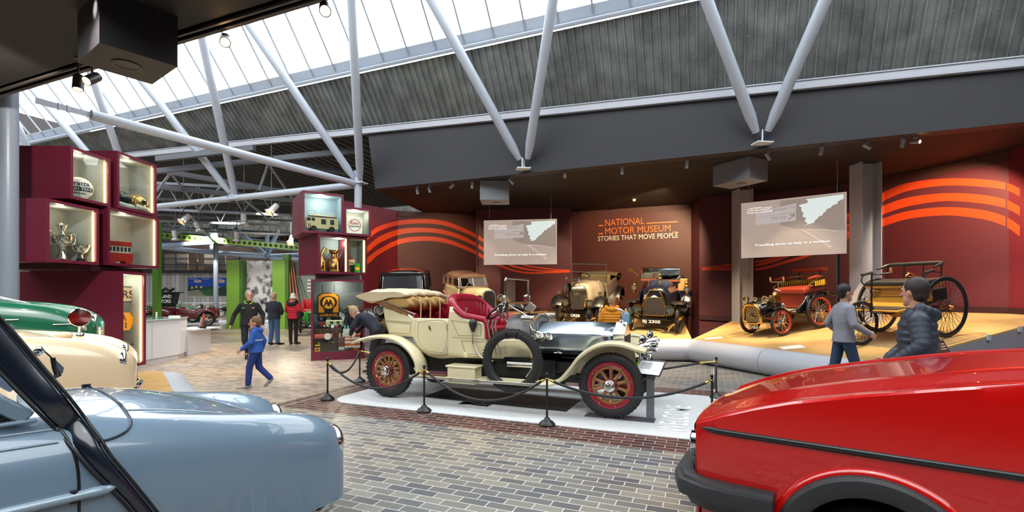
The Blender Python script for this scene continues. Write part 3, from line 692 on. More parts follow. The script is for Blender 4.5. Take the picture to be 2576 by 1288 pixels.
for sd in (-1, 1):
    sheet('body_side', CREAM, RR, xs, top_, bot_, bw, sd, 8, .03, bulge=.02)
    # door with its rounded lower edge, and the raised coach lines
    dt = [(.5, 1.283), (1.12, 1.285)]; db = [(.5, .98), (.54, .85), (.62, .765), (.74, .71), (.86, .69), (1.0, .69), (1.12, .72)]
    dr = sheet('door', CREAM, RR, frange(.5, 1.12, 16), dt, db, lambda x: bw(x)+.012, sd, 8, .02, bulge=.02)
    dp = [(.57, 1.23), (1.07, 1.23), (1.06, .79), (.86, .76), (.74, .78), (.64, .84), (.57, .94)]
    mb = MB(); mb.tube([(x, sd*(yat(x, z, dt, db)+.02), z) for x, z in [(p.x, p.z) for p in smooth_path([(a, 0, b) for a, b in dp+dp[:1]], 4)]], .006, 6); mb.build('coach_line', CREAMD, dr)
    mb = MB(); mb.tube([(.78, sd*.655, 1.13), (.78, sd*.67, 1.16), (.8, sd*.67, 1.1)], .012, 8); mb.build('latch', mat('dark_brass', '#5a3c20', .4, .8), dr)
    for z in (1.14, .82): mb = MB(); mb.cyl((1.1, sd*.66, z-.05), (1.1, sd*.66, z+.05), .011, n=8); mb.build('hinge', NICKEL, dr)
    for nm, pts in (('a', [(-.13, 1.23), (.45, 1.21)]), ('b', [(-.12, 1.21), (.42, 1.19), (.42, 1.03), (-.02, 1.03), (-.12, 1.21)]), ('c', [(1.17, 1.26), (1.66, 1.2), (1.66, 1.03), (1.3, 1.03), (1.17, 1.26)]), ('d', [(1.2, 1.0), (1.72, .98)]), ('e', [(1.35, .95), (1.75, .94), (1.8, .75), (1.42, .75), (1.35, .95)])):
        mb = MB(); mb.tube([(x, sd*(yat(x, z, top_, bot_)+.014), z) for x, z in smooth_pts(pts)], .007, 6); mb.build('coach_line', CREAMD, RR)
    mb = MB(); mb.lathe([(.0, .0), (.04, 0), (.045, .02), (0, .035)], (1.42, sd*.63, .735), (0, sd, 0), 16); mb.build('body_scroll', CREAM, RR)
# rear of the tub, floor and dash
mb = MB(); rows = []
for z, x, w in ((1.49, -.23, .46), (1.36, -.2, .49), (1.16, -.13, .53), (1.0, -.04, .57), (.97, .02, .58)):
    rows.append([Vector((x-(.1*(1-abs(k/8-1)**2.5)), w*(k/8-1), z)) for k in range(17)])
mb.grid(rows); mb.build('body_back', CREAM, RR, solid=.025, soff=0, outward=False)
mb = MB(); mb.bb(.0, 2.4, -.55, .55, .68, .72); mb.build('body_floor', CHAS, RR, sm=0)
mb = MB(); mb.prism([(2.4, -.43, .7), (2.4, .43, .7), (2.4, .43, 1.1), (2.4, .3, 1.3), (2.4, 0, 1.36), (2.4, -.3, 1.3), (2.4, -.43, 1.1)], (.03, 0, 0)); mb.build('dashboard', mat('scuttle_grey'), RR, sm=0)
# front seat: shaped squab, rolled edge, cushion
fp = [(1.72, -.55), (1.35, -.575), (1.16, -.54), (1.04, -.36), (1.02, 0), (1.04, .36), (1.16, .54), (1.35, .575), (1.72, .55)]
fz = lambda s: interp((0, .12, .22, .3, .4, .5, .6, .7, .78, .88, 1), (1.27, 1.33, 1.45, 1.55, 1.6, 1.61, 1.6, 1.55, 1.45, 1.33, 1.27), s)
tuft('front_backrest', LEATHER, RR, fp, fz, lambda s: 1.02, 30, 14, .04)
P = smooth_path([(x, y, 0) for x, y in fp], 8); L = len(P)-1
mb = MB(); mb.tube([Vector((p.x+(.03 if 0 < i < L else 0)*0, p.y*1.02, fz(i/L))) for i, p in enumerate(P)], [.05+.022*math.sin(PI*i/L) for i in range(L+1)], 14)
mb.build('seat_roll', LEATHER, RR, sm=60)
for sd in (-1, 1):
    mb = MB(); mb.tube([(1.70, sd*.57, 1.27), (1.745, sd*.575, 1.22), (1.755, sd*.575, 1.1), (1.755, sd*.575, .99)], .042, 12); mb.build('arm_pad', LEATHER, RR, sm=60)
mb = MB(); mb.bb(1.12, 1.74, -.54, .54, .98, 1.13); mb.build('front_cushion', LEATHER, RR, bevel=.04, bseg=4)
mb = MB(); mb.bb(1.1, 1.7, -.55, .55, .72, .98); mb.build('seat_box', CREAM, RR, bevel=.01)
# rear seat
rp = [(.46, -.53), (.2, -.54), (.02, -.48), (-.1, -.25), (-.12, 0), (-.1, .25), (.02, .48), (.2, .54), (.95, .56)]
rz_ = lambda s: interp((0, .12, .25, .5, .75, .86, 1), (1.31, 1.38, 1.45, 1.5, 1.5, 1.5, 1.42), s)
tuft('rear_backrest', LEATHER, RR, rp, rz_, lambda s: 1.05, 13, 18, .05, pleat=False)
P = smooth_path([(x, y, 0) for x, y in rp], 8); L = len(P)-1
mb = MB(); mb.tube([Vector((p.x, p.y*1.03, rz_(i/L))) for i, p in enumerate(P)], .045, 12); mb.build('seat_roll', LEATHER, RR, sm=60)
mb = MB(); mb.bb(-.05, .5, -.5, .5, .95, 1.12); mb.build('rear_cushion', LEATHER, RR, bevel=.04, bseg=4)
# folded hood: pale envelope over tan gathers, with its sticks and straps
CANV = mat('hood_canvas', '#d8c7a6', .8, bump=(40, .15)); TAN = mat('hood_tan', '#bf9a5e', .75, bump=(30, .2))
def bundle(name, m, loop, y0, y1, sag, amp=.01, seed=3):
    rnd = random.Random(seed); loop = smooth_path([(x, 0, z) for x, z in loop+loop[:1]], 5)[:-1]; rows = []
    N = 26
    for k in range(N+1):
        t = k/N; s = 1-abs(2*t-1)**6*.35; cx = sum(p.x for p in loop)/len(loop); cz = sum(p.z for p in loop)/len(loop)
        rows.append([Vector((cx+(p.x-cx)*lerp(.9, 1, s)+amp*math.sin(7*t*PI+p.z*30), lerp(y0, y1, t), cz+(p.z-cz)*s+sag*math.sin(PI*t)+amp*math.sin(11*t*PI+p.x*9)*.7)) for p in loop])
    mb = MB(); mb.grid(rows, closed=True, capends=True); return mb.build(name, m, RR, sm=60)
bundle('hood_envelope', CANV, [(-.70, 1.64), (-.55, 1.70), (-.35, 1.745), (.05, 1.74), (.2, 1.72), (.29, 1.69), (.31, 1.63), (.2, 1.60), (.0, 1.59), (-.15, 1.545), (-.40, 1.50), (-.58, 1.545)], -.66, .66, .02)
bundle('hood_gathers', TAN, [(-.2, 1.58), (.05, 1.63), (.25, 1.63), (.34, 1.60), (.37, 1.53), (.34, 1.46), (.25, 1.41), (.08, 1.40), (-.12, 1.47)], -.61, .61, 0, .018, 5)
for i, (a, b) in enumerate(((-.62, -.57), (-.6, -.5), (.6, .57))):
    y = a; dz = i*.035 if i < 2 else 0
    mb = MB(); mb.bar((-.36, y, 1.60-dz), (.36, y, 1.33-dz*.6), .022, .045); st = mb.build('hood_stick', mat('hood_wood', '#8a5a2c', .35, coat=.4), RR, bevel=.006)
    mb = MB(); mb.tube([(.36, y, 1.33-dz*.6), (.44, y, 1.30-dz*.6), (.46, y, 1.34), (.3, y, 1.40), (-.2, y, 1.58)], .012, 8); mb.build('hood_iron', NICKEL, st)
for y in (-.3, .0, .32):
    mb = MB(); mb.tube([(.2, y, 1.66), (.36, y, 1.6), (.40, y-.02, 1.48), (.40, y-.03, 1.20)], .014, 6); mb.build('hood_strap', mat('strap_tan', '#c4a877', .7), RR)
mb = MB(); mb.tube([(.32, .58, 1.62), (.5, .6, 1.58), (.66, .62, 1.46), (.74, .62, 1.3)], .014, 8); mb.build('hood_clamp', NICKEL, RR)
# scuttle and windscreen
mb = MB(); rows = []
for x, w, zt in ((2.02, .5, 1.34), (2.2, .49, 1.36), (2.44, .43, 1.335)):
    rows.append([Vector((x, w*math.sin(PI*(k/16-.5)), .98+(zt-.98)*math.cos(PI*(k/16-.5))**.55 if 0 < k < 16 else .98)) for k in range(17)])
mb.grid(rows); mb.build('scuttle', mat('scuttle_grey', '#565e68', .18, .6, coat=.6), RR, solid=.02, soff=0, outward=False)
def rr2(w, h, r, n=5):
    pts = []
    for cx, cz, a in ((w-r, h-r, 0), (-w+r, h-r, PI/2)):
        for k in range(n+1): th = a+PI/2*k/n; pts.append((cx+r*math.cos(th), cz+r*math.sin(th)))
    return pts
frm = [(2.02, -.5, 1.52)]+[(2.02, -y, 1.6+z) for y, z in rr2(.5, .31, .05)]+[(2.02, .5, 1.52)]
mb = MB(); mb.tube(frm, .017, 10); mb.tube([(2.02, -.5, 1.53), (2.02, .5, 1.53)], .014, 8); ws = mb.build('windscreen_frame', NICKEL, RR, sm=50)
mb = MB(); mb.bb(2.016, 2.024, -.49, .49, 1.53, 1.9); mb.build('windscreen_pane', GLASS, ws, sm=0)
mb = MB(); mb.prism([(2.04, -.47, 1.51), (2.04, .47, 1.51), (2.38, .36, 1.385), (2.38, -.36, 1.385)], (0, 0, .008)); mb.build('lower_pane', glassmat('smoked_glass', '#3a3a3a', .05), ws, sm=0)
for p, q in (((2.03, -.5, 1.515), (2.03, .5, 1.515)), ((2.39, -.38, 1.38), (2.39, .38, 1.38))):
    mb = MB(); mb.bar(p, q, .03, .03); mb.build('windscreen_rail', mat('rail_wood', '#b07a3a', .35, coat=.4), RR, bevel=.005)
for sd in (-1, 1):
    mb = MB(); mb.tube([(2.02, sd*.5, 1.62), (2.02, sd*.52, 1.54), (2.16, sd*.5, 1.45), (2.42, sd*.42, 1.30)], .013, 8); mb.tube([(2.02, sd*.5, 1.52), (2.06, sd*.5, 1.3)], .013, 8)
    mb.ball((2.02, sd*.53, 1.62), .03); mb.box((2.06, sd*.53, 1.47), (.05, .02, .13)); mb.build('windscreen_stay', NICKEL, RR, sm=50)
    # side lamp barrels on stalks
    mb = MB(); mb.lathe([(0, -.1), (.052, -.1), (.056, -.07), (.052, .02), (.05, .07), (.058, .085), (.058, .1), (0, .1)], (2.4, sd*.52, 1.3), (1, 0, 0), 18); mb.cyl((2.4, sd*.52, 1.25), (2.42, sd*.46, 1.05), .014, n=8)
    mb.tube([(2.4, sd*.52, 1.25), (2.46, sd*.52, 1.14), (2.52, sd*.5, 1.12), (2.54, sd*.5, 1.22)], .009, 8); mb.build('side_lamp', NICKEL, RR, sm=40)
# bonnet
rows = []
for x, k in ((2.40, 1.28), (2.48, 1.16), (2.6, 1.02), (2.8, .96), (3.2, .88), (3.6, .8)):
    rows.append([Vector((x, y*k, z)) for y, z in ((-.255, .70), (-.322, .88), (-.335, 1.05), (-.32, 1.075), (-.17, 1.158), (-.015, 1.238), (.015, 1.238), (.17, 1.158), (.32, 1.075), (.335, 1.05), (.322, .88), (.255, .70))])
mb = MB(); mb.grid(rows); bn = mb.build('bonnet', ALU, RR, sm=25, solid=.01, soff=0, outward=False)
mb = MB()
for i in range(46):
    x = lerp(2.48, 3.56, i/45); k = lerp(1, .8, (x-2.44)/1.16)
    for z, y in ((1.05, .338), (.715, .266)):
        for sd in (-1, 1): mb.ball((x, sd*y*k, z), .0065, 6, 4)
mb.build('rivet_rows', NICKEL, bn)
for sd in (-1, 1):
    mb = MB(); mb.cyl((2.8, sd*.28, .76), (2.8, sd*.34, .8), .018, n=8); mb.cyl((2.74, sd*.33, .79), (2.86, sd*.33, .79), .009, n=8); mb.build('bonnet_catch', NICKEL, bn)
# radiator: temple-shaped shell, dark core, filler and winged figure
mb = MB(); pr_ = [(3.6, -.27, .62), (3.6, -.27, 1.09), (3.6, 0, 1.255), (3.6, .27, 1.09), (3.6, .27, .62)]
mb.prism(pr_, (.17, 0, 0)); rad = mb.build('radiator', NICKEL, RR, sm=0, bevel=.008)
mb = MB(); mb.bb(3.765, 3.776, -.24, .24, .64, 1.06); mb.build('radiator_core', mat('radiator_core', '#1d1c1c', .6, bump=(300, .6)), rad, sm=0)
mb = MB(); mb.lathe([(.045, 0), (.045, .02), (.03, .03), (.03, .055), (.024, .06), (0, .062)], (3.68, 0, 1.225), (0, 0, 1), 16)
mb.tube([(3.67, 0, 1.28), (3.675, 0, 1.33), (3.69, 0, 1.37), (3.72, 0, 1.415)], [.022, .012, .02, .014], 10); mb.ball((3.745, 0, 1.435), (.016, .013, .016))
for sd in (-1, 1): mb.tube([(3.715, sd*.01, 1.405), (3.66, sd*.05, 1.435), (3.6, sd*.075, 1.45)], [.012, .014, .004], 8)
mb.build('winged_mascot', CHROME, rad, sm=60)
# mudguards, running boards
for sd in (-1, 1):
    fr = wing('front_wing', CREAM, RR, [(2.72, .415), (2.85, .42), (2.98, .475), (3.12, .63), (3.26, .81), (3.45, .945), (3.64, 1.005), (3.84, 1.0), (4.01, .955), (4.14, .925)], sd*.92, sd*.60, .03, .028)
    mb = MB(); v = [(3.0, sd*.6, .5), (3.2, sd*.6, .73), (3.45, sd*.6, .94), (3.7, sd*.6, 1.0), (3.95, sd*.6, .97), (3.95, sd*.42, .7), (3.6, sd*.42, .66), (3.1, sd*.42, .5)]; mb.add(v, [tuple(range(8))]); mb.build('wing_valance', CREAM, RR, sm=0)
    wing('rear_wing', CREAM, RR, [(-.56, .87), (-.38, .925), (-.18, .97), (.1, .985), (.34, .93), (.55, .8), (.68, .63), (.715, .48), (.72, .40)], sd*.91, sd*.62, .03, .03)
    mb = MB(); mb.bb(.62, 2.82, sd*.785-.165, sd*.785+.165, .395, .42); rb = mb.build('running_board', mat('board_cream', '#cfc7a4', .4), RR, bevel=.004)
    mb = MB(); mb.bb(.6, 2.84, sd*.955-.01, sd*.955+.01, .385, .425); mb.build('edge_strip', NICKEL, rb, bevel=.004)
    mb = MB(); mb.bb(.55, 2.8, sd*.46-.012, sd*.46+.012, .42, .69); mb.build('undertray', mat('leather_black', '#17171a', .3), RR, sm=0)
mb = MB(); mb.bb(1.26, 1.72, -.93, -.70, .34, .58); bx = mb.build('tool_box', CREAM, RR, bevel=.008)
mb = MB(); mb.bb(1.235, 1.745, -.95, -.68, .575, .605); mb.build('tool_box_lid', CREAM, bx, bevel=.008)
mb = MB(); mb.bb(.78, 1.2, -.9, -.66, .425, .45); mb.build('step_mat', mat('mat_brown', '#6c4a2e', .8), RR, bevel=.006)
mb = MB(); mb.bb(.8, 1.18, -.88, -.68, .45, .463); bk = mb.build('brochure', mat('brochure_plum', '#57283a', .5), RR, sm=0)
# spare tyre on the running board
mb = MB(); c = Vector((2.28, -.865, .715)); mb.lathe(tyre_prof(.45, .062, 16), c, (0, -1, 0), 56)
for k in range(60):
    th = 2*PI*k/60; d = Vector((math.cos(th), 0, math.sin(th))); R3 = Matrix((d, Vector((0, 1, 0)), d.cross(Vector((0, 1, 0))))).transposed()
    for s in (-1, 1): mb.box(c+d*.443+Vector((0, s*.032, 0)), (.02, .03, .026), R=R3)
sp = mb.build('spare_tyre', RUBBER, RR, sm=40)
for a in (1.35, 1.75):
    d = Vector((math.cos(a), 0, math.sin(a))); tn = Vector((0, 1, 0)); pc = c+d*.388
    mb = MB(); mb.tube([pc+(d*math.cos(q)+tn*math.sin(q))*.069 for q in frange(0, 2*PI, 18)], .009, 6); mb.build('spare_strap', BLACK, sp)
# frame rails, springs, axles
for sd in (-1, 1):
    mb = MB(); mb.bar((-.55, sd*.42, .6), (3.95, sd*.36, .6), .06, .13); mb.build('frame_rail', CHAS, RR, sm=0)
    mb = MB(); mb.tube([(3.1, sd*.42, .5), (3.4, sd*.42, .44), (3.66, sd*.42, .42), (3.95, sd*.42, .47), (4.12, sd*.42, .56)], .03, 8); mb.tube([(-.5, sd*.48, .62), (-.2, sd*.48, .5), (.06, sd*.48, .45), (.35, sd*.48, .48), (.6, sd*.48, .55)], .03, 8); mb.build('leaf_spring', CHAS, RR)
    mb = MB(); mb.tube([(3.95, sd*.36, .6), (4.05, sd*.36, .6), (4.15, sd*.38, .55)], .035, 8); mb.build('dumb_iron', CHAS, RR)
mb = MB(); mb.cyl((.06, -.66, .436), (.06, .66, .436), .05, n=12); mb.build('rear_axle', CHAS, RR); mb = MB(); mb.tube([(3.66, -.66, .436), (3.66, -.5, .4), (3.66, 0, .36), (3.66, .5, .4), (3.66, .66, .436)], .03, 10); mb.build('front_axle', CHAS, RR)
mb = MB(); mb.bb(.7, 3.4, -.32, .32, .36, .5); mb.build('engine_tray', CHAS, RR, bevel=.02)
mb = MB(); mb.cyl((2.9, -.3, .35), (-.6, -.3, .35), .035, n=10); mb.build('exhaust', CHAS, RR)
# headlamps
for sd in (-1, 1):
    h = headlamp(RR, (4.06, sd*.44, .9), .115, .2, (1, 0, 0), CHROME)
    mb = MB(); mb.tube([(4.02, sd*.44+.13, .9), (4.02, sd*.44+.13, .8), (4.02, sd*.44, .7), (4.02, sd*.44-.13, .8), (4.02, sd*.44-.13, .9)], .014, 8); mb.cyl((4.02, sd*.44, .72), (4.0, sd*.37, .6), .02, n=10); mb.lathe([(0, .1), (.05, .1), (.05, .16), (.03, .2), (0, .2)], (4.04, sd*.44, .9), (0, 0, 1), 14); mb.build('lamp_fork', CHROME, h, sm=50)
# steering wheel, column, levers, horn
ax = Vector((-.55, .0, .62)).normalized(); sc_ = Vector((1.83, -.34, 1.41))
mb = MB(); mb.torus(sc_, .2, .017, ax, 32, 8); sw = mb.build('steering_wheel', BLACK, RR, sm=60)
e1 = ax.orthogonal().normalized(); e2_ = ax.cross(e1); mb = MB()
for k in range(4): d = e1*math.cos(k*PI/2+.4)+e2_*math.sin(k*PI/2+.4); mb.bar(sc_, sc_+d*.195, .022, .008, up=ax)
mb.cyl(sc_+ax*.03, sc_-ax*.03, .05, n=16); mb.build('wheel_spider', NICKEL, sw)
mb = MB(); mb.cyl(sc_, sc_-ax*.52, .022, n=12); mb.cyl(sc_-ax*.03, sc_-ax*.14, .03, n=12); mb.build('steering_column', NICKEL, RR)
for dx in (0, .07, .12): mb = MB(); mb.tube([(1.86+dx, -.64, .75), (1.84+dx, -.66, 1.0), (1.80+dx, -.66, 1.2), (1.82+dx, -.66, 1.28)], [.014, .014, .012, .018], 8); mb.build('lever', NICKEL, RR, sm=60)
mb = MB(); mb.lathe([(0, .1), (.045, .085), (.062, .045), (.06, 0), (.045, -.04), (.028, -.07), (.024, -.1), (0, -.1)], (1.56, -.68, 1.19), (0, 0, 1), 20); hb = mb.build('horn_bulb', mat('bulb_rubber', '#20252b', .4), RR, sm=60)
mb = MB(); mb.tube(smooth_path([(1.56, -.68, 1.09), (1.56, -.685, .95), (1.6, -.69, .85), (1.7, -.69, .72), (1.9, -.68, .66)], 5), .012, 8); mb.build('horn_tube', NICKEL, hb, sm=60)
mb = MB(); mb.lathe([(.075, 0), (.05, -.05), (.03, -.1), (.02, -.2), (.016, -.3)], (2.56, -.5, 1.07), (.5, -.3, .7), 18); mb.lathe([(.06, 0), (.04, -.04), (.022, -.1), (.016, -.25)], (2.72, -.5, 1.05), (.8, -.3, .5), 18); mb.build('horn_trumpet', NICKEL, RR, sm=60, solid=.003)
mb = MB(); mb.tube([(2.5, -.52, .98), (2.52, -.6, .8), (2.5, -.62, .6), (2.4, -.62, .45)], .012, 8); mb.cyl((2.1, -.6, .62), (2.5, -.6, .62), .045, n=12); mb.build('brake_linkage', NICKEL, RR, sm=50)
mb = MB(); mb.tube([(1.41, -.62, 1.34), (1.41, -.63, 1.38), (1.42, -.63, 1.44)], .01, 8); mb.lathe([(0, 0), (.02, 0), (.02, .03), (0, .035)], (1.42, -.63, 1.43), (0, 0, 1), 10); mb.build('arm_finial', NICKEL, RR)
mb = MB(); c = Vector((1.98, -.56, 1.44)); mb.bb(c.x-.035, c.x+.035, c.y-.03, c.y+.03, c.z-.08, c.z+.08); mb.cyl(c-Vector((.05, 0, 0)), c+Vector((.05, 0, 0)), .03, n=10); mb.build('gauge_box', NICKEL, RR, bevel=.008)
mb = MB(); mb.lathe([(0, -.05), (.05, -.04), (.065, 0), (.07, .03), (.06, .035), (0, .036)], (1.98, .54, 1.61), (1, 0, 0), 20); mb.build('spot_lamp', NICKEL, RR, sm=50)
# drip sheets and loose cloth on the plinth beneath the car
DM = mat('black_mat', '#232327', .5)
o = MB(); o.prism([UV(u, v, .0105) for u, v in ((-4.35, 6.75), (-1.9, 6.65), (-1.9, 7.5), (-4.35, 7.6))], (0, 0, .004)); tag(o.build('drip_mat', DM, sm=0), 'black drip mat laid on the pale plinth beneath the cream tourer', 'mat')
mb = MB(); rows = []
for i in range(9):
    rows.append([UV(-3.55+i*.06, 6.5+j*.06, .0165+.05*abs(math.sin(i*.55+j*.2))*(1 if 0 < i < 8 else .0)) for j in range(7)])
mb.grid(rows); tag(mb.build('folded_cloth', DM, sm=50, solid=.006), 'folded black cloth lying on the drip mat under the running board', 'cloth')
# ================================================================ foreground cars
from mathutils.bvhtree import BVHTree
def loft(name, m, parent, secs, sub=2, mirror=True, sm=60, front_cap=True, cut=None):
    """secs: (x, [(y,z)...]) running from the centre line outwards and down; mirrored to the other side"""
    rows = []
    for x, pts in secs:
        r = [Vector((x, y, z)) for y, z in pts]
        rows.append([Vector((x, -y, z)) for y, z in pts[::-1]]+r[1:] if mirror else r)
    mb = MB(); mb.grid(rows)
    if front_cap:
        for q in (rows[-1], rows[0]):
            c = sum(q, Vector())/len(q); b = [c+(p-c)*.5 for p in q]; mb.grid([q, b]); mb.grid([b, [c]*len(q)])
    o = mb.build(name, m, parent, sm=sm, sub=sub, weld=1e-5); return o
class Hit:
    """finds points on a finished panel so that trim can be laid on it"""
    def __init__(s, o):
        bpy.context.view_layer.update(); dg = bpy.context.evaluated_depsgraph_get(); s.o = o; s.t = BVHTree.FromObject(o, dg); s.W = o.matrix_world.copy(); s.I = s.W.inverted()
    def px(s, px, py):
        d = (at(px, py, 1)-Vector((0, 0, EYE))); oo = s.I @ Vector((0, 0, EYE)); dd = (s.I.to_3x3() @ d).normalized()
        h = s.t.ray_cast(oo, dd); return h[0], h[1]
    def side(s, x, z, y0=-3):
        h = s.t.ray_cast(Vector((x, y0, z)), Vector((0, 1, 0))); return h[0], h[1]
    def top(s, x, y, z0=4):
        h = s.t.ray_cast(Vector((x, y, z0)), Vector((0, 0, -1))); return h[0], h[1]
def laid(hit, pts, lift):
    out = []
    for x, z in pts:
        p, n = hit.side(x, z)
        if p is not None: out.append(p+n*lift)
    return out
def simple_wheel(parent, c, R, w, side, hubm=CHROME, rimm=None, name='wheel'):
    c = Vector(c); ax = Vector((0, side, 0)); mb = MB(); mb.lathe(tyre_prof(R, w, 14), c, ax, 36); wh = mb.build(name, RUBBER, parent, sm=40)
    Ri = R-2*w; mb = MB(); mb.lathe([(Ri*1.03, -w*.6), (Ri*1.03, w*.75), (Ri*.95, w*.7), (Ri*.85, w*.3), (Ri*.55, w*.45), (0, w*.5)], c, ax, 32); mb.build('rim', rimm or STEEL, wh, sm=40)
    mb = MB(); mb.lathe([(Ri*.5, w*.45), (Ri*.45, w*.75), (Ri*.25, w*.95), (0, w)], c, ax, 24); mb.build('hub_cap', hubm, wh, sm=50); return wh
def paint(name, col, **k): return mat(name, col, .25, coat=1.0, **k)
S_FRONT = [(.0, [(0, 1.10), (-.3, 1.07), (-.5, 1.02), (-.6, .98), (-.68, .9), (-.72, .75), (-.73, .5), (-.72, .2)]),
           (.3, [(0, 1.035), (-.28, 1.01), (-.44, .965), (-.56, .965), (-.66, .9), (-.72, .76), (-.735, .5), (-.72, .2)]),
           (.6, [(0, .95), (-.25, .92), (-.39, .875), (-.53, .935), (-.655, .87), (-.725, .74), (-.74, .5), (-.73, .2)]),
           (.9, [(0, .80), (-.22, .775), (-.36, .77), (-.52, .9), (-.645, .84), (-.72, .72), (-.735, .5), (-.73, .2)]),
           (1.1, [(0, .66), (-.2, .645), (-.36, .68), (-.51, .845), (-.63, .79), (-.70, .68), (-.72, .5), (-.71, .2)]),
           (1.23, [(0, .56), (-.2, .555), (-.38, .58), (-.52, .745), (-.61, .7), (-.66, .62), (-.68, .48), (-.67, .2)]),
           (1.30, [(0, .5), (-.2, .5), (-.4, .5), (-.52, .6), (-.58, .59), (-.60, .55), (-.6, .45), (-.6, .2)])]
S_BACK = [(-2.55, [(0, .8), (-.3, .78), (-.45, .75), (-.52, .7), (-.56, .62), (-.6, .5), (-.6, .4), (-.58, .22)]),
          (-2.2, [(0, .98), (-.3, .97), (-.48, .93), (-.58, .88), (-.65, .8), (-.7, .65), (-.71, .5), (-.7, .2)]),
          (-1.6, [(0, 1.03), (-.3, 1.03), (-.52, 1.02), (-.62, .98), (-.69, .9), (-.735, .75), (-.74, .5), (-.73, .2)]),
          (-.8, [(0, 1.03), (-.3, 1.03), (-.54, 1.02), (-.63, .99), (-.70, .91), (-.735, .76), (-.74, .5), (-.73, .2)]),
          (-.2, [(0, 1.08), (-.3, 1.05), (-.52, 1.02), (-.62, .99), (-.69, .9), (-.73, .75), (-.735, .5), (-.72, .2)])]
def scaled(secs, sx, sy, sz, dz=0): return [(x*sx, [(y*sy, z*sz+dz) for y, z in p]) for x, p in secs]
def greenhouse(parent, body, x_ws0, x_ws1, x_r1, x_r0, wb, wt, zb, zt, glass, rear=True, win='dark', solid=.03):
    """roof, pillars, screens and side windows of a closed car"""
    mb = MB(); rows = []
    for k in range(13):
        t = k/12; x = lerp(x_ws1, x_r1, t); zc = zt+.05*math.sin(PI*t); r = []
        for j in range(13):
            s = j/6-1; r.append(Vector((x, wt*s, zc-.07*abs(s)**3)))
        rows.append(r)
    mb.grid(rows); rf = mb.build('roof', body, parent, sm=60, solid=solid, soff=0, outward=False)
    for sd in (-1, 1):
        A0, A1 = Vector((x_ws0, sd*wb, zb)), Vector((x_ws1, sd*wt, zt-.05)); C0, C1 = Vector((x_r0, sd*wb*.9, zb)), Vector((x_r1, sd*wt, zt-.05))
        B0, B1 = A0.lerp(C0, .52), A1.lerp(C1, .5)
        for p, q in ((A0, A1), (B0, B1), (C0, C1)): mb = MB(); mb.bar(p, q, .05, .07); mb.build('pillar', body, parent, bevel=.01)
        mb = MB(); mb.bar(A1, C1, .06, .06); mb.build('roof_rail', body, parent, bevel=.01)
        for (p, q, r, s_) in ((A0, B0, B1, A1), (B0, C0, C1, B1)):
            mb = MB(); mb.add([p, q, r, s_], [(0, 1, 2, 3)]); mb.build('side_window', glass, parent, sm=0)
    for (x0, x1, nm) in ((x_ws0, x_ws1, 'windscreen'), (x_r0, x_r1, 'rear_window')):
        mb = MB(); mb.add([(x0, -wb*.97, zb), (x0, wb*.97, zb), (x1, wt*.97, zt-.03), (x1, -wt*.97, zt-.03)], [(0, 1, 2, 3)]); w = mb.build(nm, glass, parent, sm=0)
    mb = MB(); mb.bb(x_r0+.3, x_ws0-.2, -wb*.9, wb*.9, zb-.4, zb-.1); mb.build('cabin_interior', mat('cabin_dark', '#1c1a1a', .8), parent, sm=0)
    return rf
# ---------------------------------------------------------------- pale blue saloon
BY = math.radians(48); BO = Vector((-2.1-.72*math.sin(BY), 2.5+.72*math.cos(BY), 0))
BL = thing('vintage_saloon', 'pale blue rounded saloon filling the lower left foreground', 'car', BO, BY)
BLUE = paint('pale_blue_paint', '#6a8093'); NAVY = mat('navy_seal', '#141b27', .2, coat=.6)
body = loft('body', BLUE, BL, S_BACK+[(x*1.09, [(y, z-(.02 if x > .5 else 0)) for y, z in p]) for x, p in S_FRONT])
H = Hit(body)
BG = glassmat('saloon_glass', '#5c6062', .08)
greenhouse(BL, BLUE, -.27, -.74, -1.7, -2.2, .6, .5, 1.05, 1.50, BG)
# the dark sealed pillar running down from the roof over the wing root
band = [Vector((-.50, -.515, 1.60)), Vector((-.42, -.53, 1.50)), Vector((-.30, -.575, 1.30)), Vector((-.185, -.625, 1.11))]
low = laid(H, [(-.12, .985), (-.07, .9), (-.02, .8), (.06, .67), (.13, .55), (.2, .42), (.27, .3)], .012)
mb = MB(); P = smooth_path(band+low, 5); rows = []
for i, p in enumerate(P):
    t = (P[min(i+1, len(P)-1)]-P[max(0, i-1)]).normalized(); w = t.cross(Vector((0, -1, 0))).normalized(); w = Vector((abs(w.x), w.y*(1 if w.x > 0 else -1), w.z*(1 if w.x > 0 else -1)))
    hw = lerp(.07, .03, min(1, i/(len(P)*.75))); out = Vector((0, -1, .15))
    rows.append([p+w*(hw*math.cos(a))+out*(.016*math.sin(a)) for a in [PI*2*k/14 for k in range(14)]])
mb.grid(rows, closed=True, capends=True); mb.build('pillar_seal', NAVY, BL, sm=60)
for dx in (-1, 1):
    mb = MB(); mb.tube([p+Vector((dx*lerp(.077, .036, min(1, i/(len(P)*.75))), -.012, .02*dx)) for i, p in enumerate(P)], .008, 8); mb.build('rubber_bead', mat('seal_rubber', '#0b0d11', .45), BL, sm=60)
